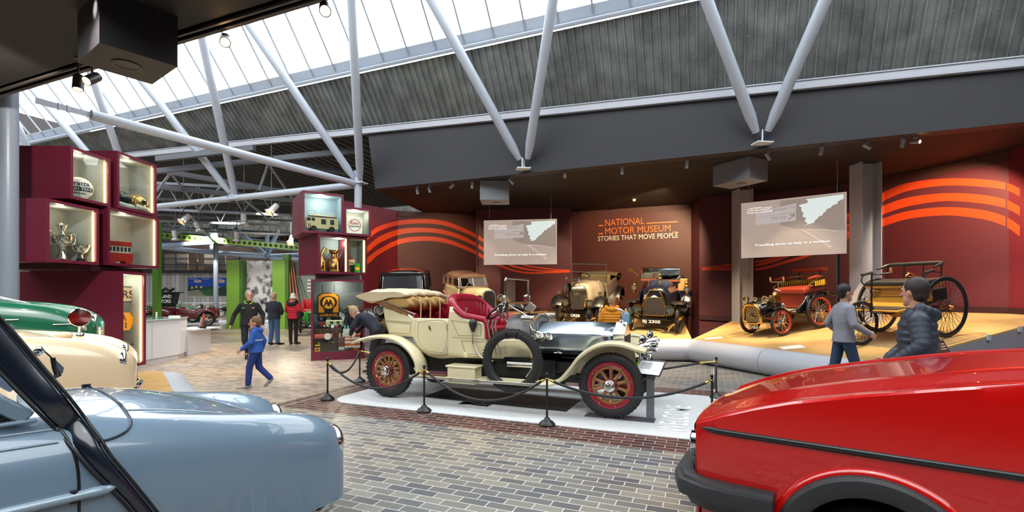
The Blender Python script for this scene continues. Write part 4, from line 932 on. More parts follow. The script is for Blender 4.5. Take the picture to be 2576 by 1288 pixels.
# side window frame
for p, q in (((-.24, -.625, 1.04), (-1.2, -.625, 1.03)), ((-.29, -.61, 1.05), (-.58, -.53, 1.50))):
    mb = MB(); mb.bar(p, q, .02, .02); mb.build('window_frame', BLUE, BL, bevel=.015)
gap = laid(H, [(-.175, 1.0), (-.15, .96), (-.125, .9), (-.105, .8), (-.1, .7), (-.1, .55), (-.1, .4), (-.11, .22)], .002)
mb = MB(); mb.tube(smooth_path(gap, 4), .007, 6); mb.build('door_gap', BLACK, BL, sm=60)
for z0 in (.985, .93):
    mb = MB(); mb.tube(laid(H, [(x, z0-.02*(x+.5)) for x in frange(-1.4, -.17, 14)], .001), .007, 6); mb.build('waist_line', BLUE, BL, sm=60)
hp = [H.side(x, .66)[0]+Vector((0, -.022, 0)) for x in (-.5, -.3, -.12, -.05, .0, .04)]
mb = MB(); mb.tube(smooth_path(hp, 3), [.024]*9+[.026]*3+[.024, .02, .014, .006], 10); hg = mb.build('door_hinge', mat('hinge_blue', '#7e93a2', .25, coat=1), BL, sm=60)
mb = MB(); mb.cyl(hp[2]+Vector((0, 0, -.03)), hp[2]+Vector((0, 0, .03)), .016, n=10); mb.build('hinge_pin', BLACK, hg, sm=40)
# bonnet shut line with its rubber buffer
q = []
for px, py in ((152, 962), (190, 968), (225, 975), (262, 990), (300, 1017), (322, 1045), (329, 1065), (318, 1085), (290, 1100), (250, 1112), (225, 1118)):
    p, n = H.px(px, py)
    if p is not None: q.append(p+n*.004)
mb = MB(); mb.tube(smooth_path(q, 4), .007, 6); mb.build('bonnet_bead', mat('bead_grey', '#39424b', .2, .5), BL, sm=60)
p, n = H.px(216, 975); mb = MB(); mb.box(p+n*.012, (.045, .02, .022), rz=.3); mb.build('bonnet_buffer', BLACK, BL, bevel=.005)
# wing crease beside the bonnet
q = []
for x in frange(.12, 1.05, 14):
    p, n = H.top(x, -lerp(.47, .36, (x-.12)/.93)); q.append(p+n*.001)
mb = MB(); mb.tube(q, .006, 6); mb.build('wing_bead', BLUE, BL, sm=60)
for sd in (-1, 1):
    mb = MB(); mb.lathe([(.12, -.05), (.128, .06), (.126, .085), (.115, .1), (.1, .095)], (1.275, sd*.53, .565), (1, 0, .0), 28); hl = mb.build('headlamp', CHROME, BL, sm=50)
    mb = MB(); mb.lathe([(.11, .09), (.06, .10), (0, .105)], (1.275, sd*.53, .565), (1, 0, 0), 24); mb.build('lens', mat('lamp_lens'), hl, sm=60)
mb = MB(); mb.tube([(1.1, -.7, .14), (1.26, -.6, .14), (1.30, -.3, .14), (1.30, .3, .14), (1.26, .6, .14), (1.1, .7, .14)], .05, 10); mb.build('bumper', CHROME, BL, sm=60)
mb = MB()
for k in range(9): mb.bar((1.31, -.3, .4+k*.018), (1.31, .3, .4+k*.018), .02, .006)
mb.build('grille', CHROME, BL, sm=0)
for x in (.78, -1.75):
    for sd in (-1, 1): simple_wheel(BL, (x, sd*.56, .28), .28, .07, sd)
# wiper and screen-edge fittings at the foot of the pillar
w0 = at(140, 945, 2.72); M_ = BL.matrix_world.inverted() if False else None
bpy.context.view_layer.update(); BI = BL.matrix_world.inverted()
def bl(px, py, Y): return BI @ at(px, py, Y)
mb = MB(); mb.tube([bl(86, 888, 2.66), bl(97, 883, 2.67), bl(108, 878, 2.68)], [.012, .024, .02], 10); mb.tube([bl(92, 895, 2.66), bl(98, 885, 2.67)], .014, 8); mb.build('mirror_knob', CHROME, BL, sm=60)
mb = MB(); mb.tube([bl(110, 882, 2.69), bl(133, 903, 2.72)], .004, 6); mb.tube([bl(133, 900, 2.72), bl(136, 925, 2.72), bl(146, 945, 2.73), bl(132, 950, 2.7)], [.012, .01, .016, .012], 8); wp = mb.build('wiper_arm', BLACK, BL, sm=60)
mb = MB(); mb.prism([bl(138, 903, 2.74), bl(161, 925, 2.76), bl(158, 938, 2.76), bl(146, 948, 2.74)], (0, .004, 0)); mb.build('wiper_blade', mat('blade_grey', '#4d5a63', .4), wp, sm=0)
# ---------------------------------------------------------------- red hatchback
RO = Vector((1.111, 2.887, 0)); RYAW = math.atan2(.576, -.817)
RD = thing('hatchback', 'bright red angular hatchback with black bumper at the lower right', 'car', RO, RYAW)
RED = paint('bright_red_paint', '#b30503'); PLAST = mat('black_plastic', '#222326', .5, bump=(180, .25)); TRIMB = mat('black_trim', '#1a1b1d', .3)
# local x: forward, y: towards the flank seen here is 0, the far flank is -1.6
zc = lambda x: interp((-1.7, -1.36, -1.08, -.79, -.48, -.3, -.15, -.04, .03), (1.30, 1.255, 1.2, 1.14, 1.065, 1.01, .955, .905, .875), x)
yf_ = lambda x: 0.0 if x < -.2 else -.05*((x+.2)/.23)**2
AC, AR = (-.83, .325), .425
def archz(x):
    d = abs(x-AC[0]); return AC[1]+math.sqrt(max(0, AR**2-d*d)) if d < AR else .24
for sd in (1, -1):
    yy = lambda y: y if sd == 1 else -1.6-y
    rows = []
    for x in sorted(set(frange(-3.55, .03, 90)+[AC[0]-AR+.001, AC[0]-AR-.001, AC[0]+AR-.001, AC[0]+AR+.001, -.02, 0, .015])):
        if x < -1.7: zt, zb = 1.30-.33*max(0, (x+1.7)/-1.85)*.1, .24
        else: zt, zb = zc(x), max(.24, archz(x)) if x < -.35 else max(.3, archz(x))
        r = []
        for k in range(13):
            t = k/12; z = lerp(zb, zt, t); inn = .018*max(0, (z-.86)/.3)+.03*max(0, (.86-z)/.6)**1.6
            r.append(Vector((x, yy(yf_(x)-inn), z)))
        z = zt
        r.append(Vector((x, yy(yf_(x)-.03), zt+.012))); r.append(Vector((x, yy(yf_(x)-.05), zt+.013))); rows.append(r)
    mb = MB(); mb.grid(rows); mb.build('wing', RED, RD, sm=30, outward=False)
# bonnet with a gently dished centre and front edge roll
rows = []
for x in [-1.72]+frange(-1.6, -.12, 16)+[-.06, -.02, .01, .035, .05, .05]:
    r = []
    for k in range(25):
        s = k/24; y = lerp(-.05, -1.55, s); e = 1-abs(2*s-1); bowx = .055*(1-(2*s-1)**2)
        xx = x+bowx*max(0, min(1, (x+.5)/.5)); z = zc(min(x, .03))+.013-.03*min(1, e*9)+.045*min(1, e*2)*(.4+.6*min(1, max(0, (-x)/.5)))
        if x >= .05: z = .80
        r.append(Vector((xx, y+yf_(min(x, .03))*(1-e)*(1 if s < .5 else -1), z)))
    rows.append(r)
rows[-1] = [Vector((p.x+.004, p.y, .80)) for p in rows[-2]]; rows[-2] = [Vector((p.x, p.y, .862)) for p in rows[-2]]
mb = MB(); mb.grid(rows); mb.build('bonnet', RED, RD, sm=30, outward=False)
# nose panel, grille and lamps
mb = MB(); rows = []
for z in (.80, .6, .4, .25): rows.append([Vector((.03+.055*(1-(2*k/24-1)**2)-(.02 if z < .5 else 0), lerp(-.05, -1.55, k/24), z)) for k in range(25)])
mb.grid(rows); mb.build('nose_panel', RED, RD, sm=30)
mb = MB()
for k in range(6): mb.bar((.095, -.25, .62+k*.03), (.095, -1.35, .62+k*.03), .02, .012)
mb.build('grille', TRIMB, RD, sm=0)
for y in (-.3, -1.3):
    mb = MB(); mb.lathe([(.1, -.02), (.1, .02), (.085, .03), (0, .04)], (.08, y, .7), (1, 0, 0), 24); mb.build('headlamp', CHROME, RD, sm=50)
# rubbing strip, wheel arch flare, bumper
mb = MB(); rows = []
for x in frange(-3.4, .0, 60):
    y = yf_(x); c = Vector((x, y, .862)); tp = min(1, (0.004-x)/.05); rows.append([c+Vector((0, (.014*math.cos(a)-.001)*tp, .0175*math.sin(a)*tp)) for a in [2*PI*k/10 for k in range(10)]])
mb.grid(rows, closed=True, capends=True); mb.build('rubbing_strip', TRIMB, RD, sm=50)
rows = []
for k in range(37):
    th = lerp(-.25, PI+.25, k/36); d = Vector((math.cos(th), 0, math.sin(th))); c = Vector((AC[0], 0, AC[1]))
    rows.append([c+d*r+Vector((0, y, 0)) for r, y in ((.47, -.03), (.462, .004), (.44, .018), (.40, .02))])
mb = MB(); mb.grid(rows); mb.build('arch_lip', RED, RD, sm=60)
rows = []
for k in range(37):
    th = lerp(-.3, PI+.3, k/36); d = Vector((math.cos(th), 0, math.sin(th)))
    rows.append([c+d*r+Vector((0, y, 0)) for r, y in ((.435, .01), (.432, .045), (.415, .062), (.36, .066), (.335, .06), (.325, .04), (.325, -.1))])
mb = MB(); mb.grid(rows); mb.build('arch_flare', PLAST, RD, sm=40)
mb = MB(); mb.lathe([(.40, -.5), (.42, -.06)], (AC[0], 0, AC[1]), (0, 1, 0), 32); mb.lathe([(0, -.5), (.41, -.5)], (AC[0], 0, AC[1]), (0, 1, 0), 32); mb.build('wheel_housing', mat('housing_black', '#08080a', .9), RD, sm=40)
for x in (-.83, -3.23):
    for sd, y in ((1, -.12), (-1, -1.48)): simple_wheel(RD, (x, y, .29), .29, .075, sd)
def bump_sec(p, out, sc=1.0):
    up = Vector((0, 0, 1)); return [p+out*o*sc+up*z for o, z in ((0, .06), (.05, .065), (.075, .058), (.082, .04), (.11, .035), (.115, .0), (.11, -.05), (.06, -.07), (.03, -.12), (0, -.12))]
bp = [(Vector((-.40, -.02, .515)), Vector((0, 1, 0))), (Vector((-.2, -.01, .515)), Vector((0, 1, 0))), (Vector((-.05, -.02, .515)), Vector((.15, 1, 0))), (Vector((.03, -.06, .515)), Vector((.7, .7, 0))), (Vector((.07, -.16, .515)), Vector((1, .15, 0))),
      (Vector((.1, -.5, .515)), Vector((1, 0, 0))), (Vector((.1, -1.1, .515)), Vector((1, 0, 0))), (Vector((.07, -1.44, .515)), Vector((1, -.15, 0))), (Vector((.03, -1.54, .515)), Vector((.7, -.7, 0))), (Vector((-.4, -1.58, .515)), Vector((0, -1, 0)))]
mb = MB(); mb.grid([bump_sec(p, o.normalized()) for p, o in bp], capends=True); mb.build('bumper', PLAST, RD, sm=45)
# the rest of the shell: screen, roof, tail
GR = glassmat('hatch_glass', '#6d7476', .08)
mb = MB(); mb.add([(-1.72, -.12, 1.29), (-1.72, -1.48, 1.29), (-2.3, -1.38, 1.68), (-2.3, -.22, 1.68)], [(0, 1, 2, 3)]); mb.build('windscreen', GR, RD, sm=0)
mb = MB(); mb.prism([(-2.28, -.2, 1.67), (-2.28, -1.4, 1.67), (-3.3, -1.4, 1.67), (-3.3, -.2, 1.67)], (0, 0, .04)); mb.build('roof', RED, RD, bevel=.02)
mb = MB(); mb.prism([(-3.55, -.02, .3), (-3.55, -1.58, .3), (-3.55, -1.58, 1.0), (-3.3, -1.4, 1.67), (-3.3, -.2, 1.67), (-3.55, -.02, 1.0)], (.05, 0, 0)); mb.build('tailgate', RED, RD, sm=0)
for y0, y1 in ((-.05, -.2), (-1.55, -1.4)):
    for p, q in (((-1.72, y0, 1.28), (-2.3, y1, 1.68)), ((-2.55, y0, 1.28), (-2.6, y1, 1.68)), ((-3.5, y0, 1.28), (-3.3, y1, 1.68))): mb = MB(); mb.bar(p, q, .06, .05); mb.build('pillar', RED, RD)
    mb = MB(); mb.add([(-1.75, y0, 1.28), (-3.45, y0, 1.28), (-3.28, y1, 1.67), (-2.3, y1, 1.67)], [(0, 1, 2, 3)]); mb.build('side_window', GR, RD, sm=0)
mb = MB(); mb.bb(-3.5, -1.7, -1.55, -.05, .3, 1.0); mb.build('cabin_interior', mat('cabin_dark', '#1c1a1a', .8), RD, sm=0)
# ---------------------------------------------------------------- cream and green cars on their own low platform at the left
LP = thing('display_ramp', 'low gold carpeted platform under the cream car beside the tall maroon case', 'display platform')
poly = [(-12.5, 2.4), (-7.0, 2.4), (-4.85, 5.3), (-4.75, 6.9), (-7.0, 9.7), (-7.9, 9.3), (-8.0, 8.6), (-12.5, 8.5)]
mb = MB(); mb.prism([(x, y, .13) for x, y in poly], (0, 0, .03)); mb.build('carpet', GOLD, LP, sm=0)
mb = MB(); n = len(poly); mb.add([(x, y, 0) for x, y in poly]+[(x, y, .13) for x, y in poly], [(i, (i+1) % n, n+(i+1) % n, n+i) for i in range(n)]); mb.build('side_panel', RSIDE, LP, sm=0)
mb = MB(); a, b = Vector((-4.75, 6.9, 0)), Vector((-6.85, 9.52, 0)); d = (b-a).normalized(); sdv = Vector((d.y, -d.x, 0)); sdv = sdv if sdv.x > 0 else -sdv
mb.grid([[p+sdv*(.36*math.cos(t))+Vector((0, 0, .16*math.sin(t)*1.0)) for t in frange(0, PI/2, 10)] for p in (a, b)]); mb.add([a]+[a+sdv*(.36*math.cos(t))+Vector((0, 0, .16*math.sin(t))) for t in frange(0, PI/2, 10)], [tuple(range(12))]); mb.build('edge_roll', ROLL, LP, sm=50)
mb = MB(); mb.prism([(-11.35, 3.62, .165), (-6.1, 7.25, .165), (-7.06, 8.68, .165), (-12.36, 5.07, .165)], (0, 0, .35)); tag(mb.build('display_block', RSIDE, sm=0), 'raised grey block lifting the dark green saloon above the cream car', 'display platform')
def classic(label, O, yaw, m, sx, sy, sz, dz, trim=CHROME):
    t = thing('sports_saloon', label, 'car', O, yaw)
    b = loft('body', m, t, scaled(S_BACK+S_FRONT, sx, sy, sz))
    for sd in (-1, 1):
        mb = MB(); mb.lathe([(.12, -.1), (.15, .06), (.148, .09), (.13, .105), (.115, .1)], (1.17*sx, sd*.53*sy, .585*sz), (1, 0, .0), 28); hl = mb.build('headlamp', CHROME, t, sm=50)
        mb = MB(); mb.lathe([(.12, .1), (.06, .115), (0, .12)], (1.17*sx, sd*.53*sy, .585*sz), (1, 0, 0), 24); mb.build('lens', mat('lamp_lens'), hl, sm=60)
        for x in (.75*sx, -1.75*sx): simple_wheel(t, (x, sd*.66*sy, .31), .31, .08, sd)
    mb = MB(); mb.tube([(1.15*sx, -.66*sy, .28), (1.27*sx, -.55*sy, .28), (1.32*sx, 0, .28), (1.27*sx, .55*sy, .28), (1.15*sx, .66*sy, .28)], .05, 10); mb.build('bumper', CHROME, t, sm=60)
    return t, b
CRP = paint('cream_car_paint', '#d9c2a0'); GRP = paint('green_car_paint', '#0d5f43')
CC, cb = classic('rounded cream sports car with a round wing mirror at the left', Vector((-6.88, 5.50, .16)), .65, CRP, 1.6, 1.05, 1.13, 0)
# mirror on the cream wing
bpy.context.view_layer.update(); HC = Hit(cb)
p, n = HC.px(201, 842)
if p is None: p = Vector((.5, -.5, 1.0))
mb = MB(); mb.lathe([(.05, 0), (.045, .018), (.025, .03), (.022, .1), (.03, .12)], p, (0, 0, 1), 16)
f = Vector((.3, -.95, 0)).normalized(); c = p+Vector((0, 0, .24)); mb.lathe([(0, -.06), (.06, -.055), (.11, -.03), (.128, 0), (.118, .006)], c, f, 28); mr = mb.build('wing_mirror', CHROME, CC, sm=50)
mb = MB(); mb.lathe([(0, .006), (.118, .005)], c, f, 28); mb.build('mirror_glass', mat('mirror_face', '#8f8578', .05, 1.0), mr, sm=0)
p2, n2_ = HC.px(160, 845)
if p2 is not None: mb = MB(); mb.ball(p2+n2_*.01, (.1, .06, .05)); mb.build('wing_boss', CRP, CC, sm=60)
mb = MB()
for i in range(7): mb.tube([(-.25+i*.05, -.35+i*.03, 1.1+.12*math.sin(i)), (-.1+i*.08, -.3, 1.2+.05*math.cos(i*2)), (.15+i*.05, -.1, 1.13)], [.05, .06, .03], 10)
mb.build('chromed_air_horns', CHROME, CC, sm=60)
mb = MB(); mb.bar((.0, .0, 1.14), (.62, .12, 1.06), .14, .05); mb.build('scuttle_rail', mat('rail_alu', '#c9bda6', .25, .7), CC, bevel=.01)
GC, gb = classic('dark green rounded saloon with chromed bonnet strip behind the cream car', Vector((-8.3, 6.7, .52)), .6, GRP, 1.55, .98, 1.17, 0)
greenhouse(GC, GRP, .3, -.3, -2.4, -3.3, .6, .5, 1.2, 1.7, DARKGLASS)
HG = Hit(gb); q = []
for x in frange(.1, 2.1, 20):
    p, n = HG.top(x, 0)
    if p is not None: q.append(p+n*.008)
mb = MB(); mb.tube(q, .014, 8); mb.build('bonnet_strip', CHROME, GC, sm=60)
for x0, x1, z in ((.8, 1.2, .8), (1.55, 1.8, .72)):
    mb = MB(); q = [HG.side(x, z)[0]+Vector((0, -.008, 0)) for x in frange(x0, x1, 5) if HG.side(x, z)[0] is not None]
    if len(q) > 1: mb.tube(q, .012, 8); mb.build('side_flash', CHROME, GC, sm=60)
# ================================================================ the gallery: lettering, screens, lamps, display cars
ORANGE = mat('orange_letter', '#e9772e', .5); WHITEL = mat('white_letter', '#f1ead9', .5)
# wall lettering on the lit brown panel
_, _, wp0, wn = WPL[4]; wd = (Vector((6.35, 16.15, 0))-Vector((2.46, 17.76, 0))).normalized(); wn_ = wn if wn.dot(Vector((0, -1, 0))) > 0 else -wn
def onw(px, py): return on_plane(px, py, wp0, wn)+wn_*.012
SG = thing('wall_lettering', 'orange and white museum lettering on the brown gallery wall panel', 'sign')
def wtext(t, x0, y0, x1, capx, m, nm='lettering'):
    a, b = onw(x0, y0), onw(x1, y0); h = (onw(x0, y0-capx)-a).length
    return text(nm, t, m, a, wd, (0, 0, 1), (b-a).length*1.0, h, SG, .004)
wtext('NATIONAL', 1522.5, 569, 1620.5, 17.5, ORANGE); wtext('MOTOR MUSEUM', 1522.5, 589.5, 1686.5, 16.5, ORANGE); wtext('STORIES THAT MOVE PEOPLE', 1504.5, 606.5, 1705.5, 12.5, WHITEL)
for x0, x1, y in ((1506, 1517.5, 569.3), (1626.5, 1705, 563.5), (1506, 1517.5, 589.5), (1692, 1705, 586)):
    a = onw(x0, y); b = a+wd*((onw(x1, y)-a).length); mb = MB(); mb.bar(a+Vector((0, 0, .02)), b+Vector((0, 0, .02)), .008, .04); mb.build('dash', ORANGE, SG, sm=0)
# projection screens, with the road film frozen on them (they glow)
def emis(name, col, s=.6): return mat(name, '#141414', .6, emit=col, es=s)
E_BASE, E_DARK, E_SKY, E_SIGN, E_WH = emis('film_haze', '#a9968a'), emis('film_trees', '#94847a'), emis('film_sky', '#c5cdc9', .75), emis('film_sign', '#b7aca8'), emis('film_white', '#f4efe6', .95)
E_LET = emis('film_letter', '#8d817b'); E_LINE = emis('film_line', '#c9bbb0', .65); E_ROAD = emis('film_road', '#b09d90')
def screen(a, b, z0, z1, label):
    a, b = Vector((*a, 0)), Vector((*b, 0)); d = (b-a).normalized(); W_ = (b-a).length; H_ = z1-z0; n = Vector((d.y, -d.x, 0))
    t = thing('projection_screen', label, 'screen', (a.x, a.y, z0), math.atan2(d.y, d.x), 'projection screens')
    mb = MB(); mb.bb(0, W_, 0, .03, 0, H_); mb.build('screen_panel', mat('screen_panel', '#2e2a28', .7, emit='#a9968a', es=.62), t, sm=0)
    X = lambda u: u*W_; Z = lambda v: (1-v)*H_
    k = [0]
    def poly(nm, pts, m):
        k[0] += .0008; y = -.0012-k[0]; mb = MB(); mb.add([(X(u), y, Z(v)) for u, v in pts], [tuple(range(len(pts)))]); mb.build(nm, m, t, sm=0)
    rnd = random.Random(4)
    poly('film_trees', [(.40, .03), (.98, .03), (.985, .62), (.53, .53), (.40, .45)], E_DARK)
    poly('film_sky', [(.64, .05), (.975, .035), (.975, .11), (.93, .14), (.92, .18), (.88, .2), (.86, .24), (.83, .25), (.82, .29), (.80, .31), (.79, .35), (.76, .36), (.745, .40), (.725, .42), (.715, .46), (.66, .48), (.62, .5), (.66, .47), (.63, .42), (.645, .37), (.61, .34), (.62, .28), (.6, .24), (.6, .18), (.575, .15), (.60, .13), (.65, .12), (.665, .09)], E_SKY)
    poly('film_road', [(.55, .56), (.64, .56), (.98, .68), (.98, .86), (.88, .9)], E_ROAD)
    for pts in ([(.60, .56), (.615, .56), (.88, .885), (.865, .89)], [(.64, .56), (.8, .58), (.92, .63), (.925, .64), (.8, .59), (.64, .57)], [(.82, .85), (.865, .888), (.85, .89)]): poly('film_line', pts, E_LINE)
    poly('film_sign', [(.15, .20), (.55, .1), (.55, .25), (.15, .28)], E_SIGN); poly('film_sign', [(.15, .29), (.55, .26), (.55, .4), (.15, .42)], E_SIGN)
    poly('film_arrow', [(.475, .365), (.515, .31), (.49, .305), (.495, .285), (.54, .275), (.54, .33), (.525, .34), (.522, .32), (.485, .375)], E_LET)
    def tx(s_, u, v, w, h, m, rot=0.0): 
        k[0] += .0006; text('film_lettering', s_, m, (X(u), -.004-k[0], Z(v)), (1, 0, rot), (0, 0, 1), X(w), h*H_, t, .0004)
    tx('etsham 1\u00bc', .33, .205, .21, .05, E_LET, .06); tx('Marley', .315, .35, .145, .05, E_LET, .05)
    for s_, u, v, w in (('NATIONAL', .09, .125, .13), ('MOTOR MUSEUM', .09, .165, .205)): tx(s_, u, v, w, .024, E_WH)
    tx('STORIES THAT MOVE PEOPLE', .065, .205, .255, .02, E_WH)
    for u0, u1, v in ((.065, .085, .125), (.228, .32, .12), (.065, .085, .165), (.305, .32, .16)): poly('film_dash', [(u0, v), (u1, v), (u1, v+.007), (u0, v+.007)], E_WH)
    tx('Travelling down to Italy in a minibus', .145, .80, .71, .042, E_WH)
    for u in (.08, .92): mb = MB(); mb.cyl((X(u), .015, H_), (X(u), .015, CEIL-z0), .006, n=6); mb.build('hanging_wire', STEEL, t)
    return t
screen((-.885, 15.2), (1.375, 14.85), 2.63, 4.02, 'grey projection screen hanging left of the orange museum lettering')
screen((5.86, 12.4), (7.59, 11.0), 2.62, 4.02, 'grey projection screen hanging beside the steel columns on the right')
# projector housings under the gallery ceiling
PB = mat('projector_box_grey', '#7d7f86', .45)
def pbox(c, w, d, z0, rz, label):
    t = thing('projector_housing', label, 'projector', (c[0], c[1], z0), rz, 'projector housings')
    mb = MB(); mb.bb(-w/2, w/2, -d/2, d/2, 0, CEIL-z0); mb.build('case', PB, t, bevel=.006)
    mb = MB(); mb.lathe([(.11, 0), (.12, -.006), (.09, -.008), (0, -.006)], (w*.05, 0, 0), (0, 0, 1), 24); mb.build('vent', mat('vent_grey', '#55565c', .5), t); return t
a, b = at(1208, 465, 13.0), at(1281, 465, 13.0); pbox(((a.x+b.x)/2, 13.35), b.x-a.x, .72, 4.23, -.02, 'grey projector box under the dark ceiling above the left screen')
a, b = at(1808, 430, 11.45), at(1902, 430, 10.6); dd = b-a; c = (a+b)/2+Vector((.2, .28, 0)); pbox((c.x, c.y), math.hypot(dd.x, dd.y), .65, 4.27, math.atan2(dd.y, dd.x), 'grey projector box under the dark ceiling near the right screen')
# black projector housing hanging from the near soffit
nb = thing('projector_housing', 'large black box hanging from the ceiling at the top left, round vent beneath', 'projector', (0, 0, 0), 0, 'projector housings')
q = [at(195, 158, 5.30), at(250, 107, 4.88), at(447, 168, 5.39), at(383, 212, 5.84)]; q = [Vector((p.x, p.y, 4.2)) for p in q]
mb = MB(); mb.prism(q, (0, 0, CEIL-4.2)); mb.build('case', mat('housing_dark', '#1a1718', .5), nb, sm=0)
cc = at(319, 163, 5.35); mb = MB(); mb.lathe([(.13, 0), (.135, -.008), (.115, -.01), (.11, -.003), (0, -.003)], (cc.x, cc.y, 4.2), (0, 0, 1), 28); mb.build('vent', mat('vent_dark', '#2a2626', .4), nb)
# spotlights
SPOTM = mat('spot_grey', '#9a9aa2', .4); LAMPG = mat('lamp_glow', '#ffd9a0', .4, emit='#ffc27a', es=28); LAMPO = mat('lamp_face_dark', '#2b2a2c', .3)
def spotlight(px, py, Y, tilt, lit=False, label='', r=.038, L=.17, m=None, zc_=CEIL, grp='ceiling spotlights'):
    p = at(px, py, Y); t = thing('ceiling_spotlight', label, 'spotlight', (p.x, p.y, p.z), 0, grp)
    d = Vector(tilt).normalized(); mb = MB(); mb.lathe([(0, -L/2), (r*.9, -L/2), (r, -L*.4), (r, L/2), (r*.85, L/2), (r*.8, L*.42)], (0, 0, 0), d, 18); mb.build('barrel', m or SPOTM, t, sm=40)
    mb = MB(); mb.lathe([(0, L*.43), (r*.82, L*.43)], (0, 0, 0), d, 16); mb.build('lamp_face', LAMPG if lit else LAMPO, t, sm=0)
    mb = MB(); mb.cyl((0, 0, 0), (0, 0, zc_-p.z), .012, n=8); mb.lathe([(.0, -.02), (.04, -.02), (.04, 0)], (0, 0, zc_-p.z), (0, 0, 1), 14); mb.build('stem', m or SPOTM, t); return p
def gy(px): return FV/(VX*(px-CX)/F+VY)
_n = ['first', 'second', 'third', 'fourth', 'fifth', 'sixth', 'seventh', 'eighth', 'ninth', 'tenth', 'eleventh', 'twelfth']
for i, (px, py, tl, lit) in enumerate([(1050, 481, (.1, .2, -1), 0), (1080, 477, (.25, .1, -1), 0), (1137, 468, (-.7, .5, -.5), 0), (1188, 466, (-.1, .3, -1), 0), (1286, 457, (.7, .2, -.8), 0), (1421, 440, (.1, 1, -.6), 0), (1565, 430, (.05, .2, -1), 0), (1728, 414, (.05, .3, -1), 0), (1932, 394, (.7, .2, -.9), 0), (2066, 380, (-.1, .3, -1), 0), (2180, 368, (.8, .1, -.35), 0), (2271, 360, (-.05, .3, -1), 0)]):
    spotlight(px, py, gy(px)+.25, tl, lit, 'small grey ceiling spotlight, %s from the left along the dark gallery ceiling' % _n[i])
spotlight(2303, 357, gy(2303)+.25, (.3, -1, -.25), True, 'glowing ceiling spotlight shining towards the viewer at the right of the gallery ceiling')
DK = mat('spot_dark', '#3a3331', .4)
spotlight(567, 101, 5.75, (.35, -.65, -.6), True, 'lit warm spotlight on the soffit edge right of the hanging black box', .06, .2, DK, grp='soffit spotlights')
spotlight(818, 22, 5.0, (.25, -.65, -.6), True, 'lit warm spotlight at the top edge right of the slanting roof struts', .06, .2, DK, grp='soffit spotlights')
spotlight(197, 208, 6.3, (.1, -.2, -1), True, 'dark spotlight pointing down beneath the left end of the black box', .06, .2, DK, grp='soffit spotlights')
spotlight(232, 198, 6.25, (-.1, -.7, -.6), True, 'lit tilted spotlight on the short track beside the black box', .06, .2, DK, grp='soffit spotlights')
mb = MB(); pd = at(1595, 510, 15.5); mb.lathe([(.06, 0), (.06, -.03), (.035, -.07), (0, -.08)], (pd.x, pd.y, CEIL), (0, 0, 1), 16); tag(mb.build('smoke_detector', mat('detector_brass', '#c9b184', .4), sm=40), 'small round smoke detector on the gallery ceiling above the museum lettering', 'smoke detector')
# lamps that light the gallery (warm museum spots)
for nm, loc, tg, pw, an in (('wall_wash', (-2.2, 14.6, 4.6), (-2.6, 18, 2.6), 140, 75), ('wall_wash', (4.4, 13.2, 4.6), (4.3, 16.9, 2.7), 620, 80), ('wall_wash', (8.9, 9.5, 4.6), (10.3, 11.6, 2.6), 420, 85),
                            ('wall_wash', (-4.2, 14.2, 4.6), (-4.8, 16.6, 2.6), 130, 70), ('wall_wash', (1.9, 14.2, 4.6), (.9, 17, 2.0), 120, 60),
                            ('car_spot', (-2.2, 12.7, 4.6), (-2.9, 14.4, 1.6), 300, 45), ('car_spot', (-1.5, 12.6, 4.6), (-1.2, 16.2, 1.6), 420, 40), ('car_spot', (2.3, 12.4, 4.6), (2.1, 14.8, 1.3), 800, 55), ('car_spot', (4.2, 11.8, 4.6), (4.1, 13.8, 1.2), 900, 60), ('car_spot', (4.6, 11.7, 4.6), (4.4, 13.0, .7), 500, 90), ('car_spot', (.8, 12.5, 4.6), (1.2, 13.8, .8), 300, 80),
                            ('car_spot', (6.2, 10.4, 4.6), (6.8, 11.7, 1.3), 600, 55), ('car_spot', (7.5, 9.6, 4.6), (7.7, 9.8, 1.2), 520, 60), ('car_spot', (8.9, 9.3, 4.6), (9.4, 9.9, 1.0), 300, 60), ('car_spot', (5.2, 10.9, 4.6), (5.4, 11.6, .6), 260, 60)):
    spot(nm, loc, tg, pw, an)
# added fill spots without fixtures, brightening the cars and cases from the viewer's side
for loc, tg, pw, an in (((-4.3, 4.9, 4.65), (-1.95, 8.3, 1.35), 160, 22), ((-4.6, 4.4, 4.6), (-1.4, 7.6, .9), 150, 60), ((-.6, 3.2, 4.6), (.6, 6.9, .7), 130, 65), ((-2.4, 1.6, 4.9), (-1.9, 3.0, .7), 50, 75), ((.6, .6, 4.9), (2.2, 2.5, .7), 75, 75), ((-5.6, 4.3, 4.6), (-6.3, 6.6, .9), 130, 70), ((-6.2, 5.4, 4.6), (-8.4, 10, 2.4), 320, 80), ((-2.6, 6.0, 4.7), (-4.6, 12, 2.0), 320, 60)): spot('fill_spot', loc, tg, pw, an, (1, .94, .86), .08)
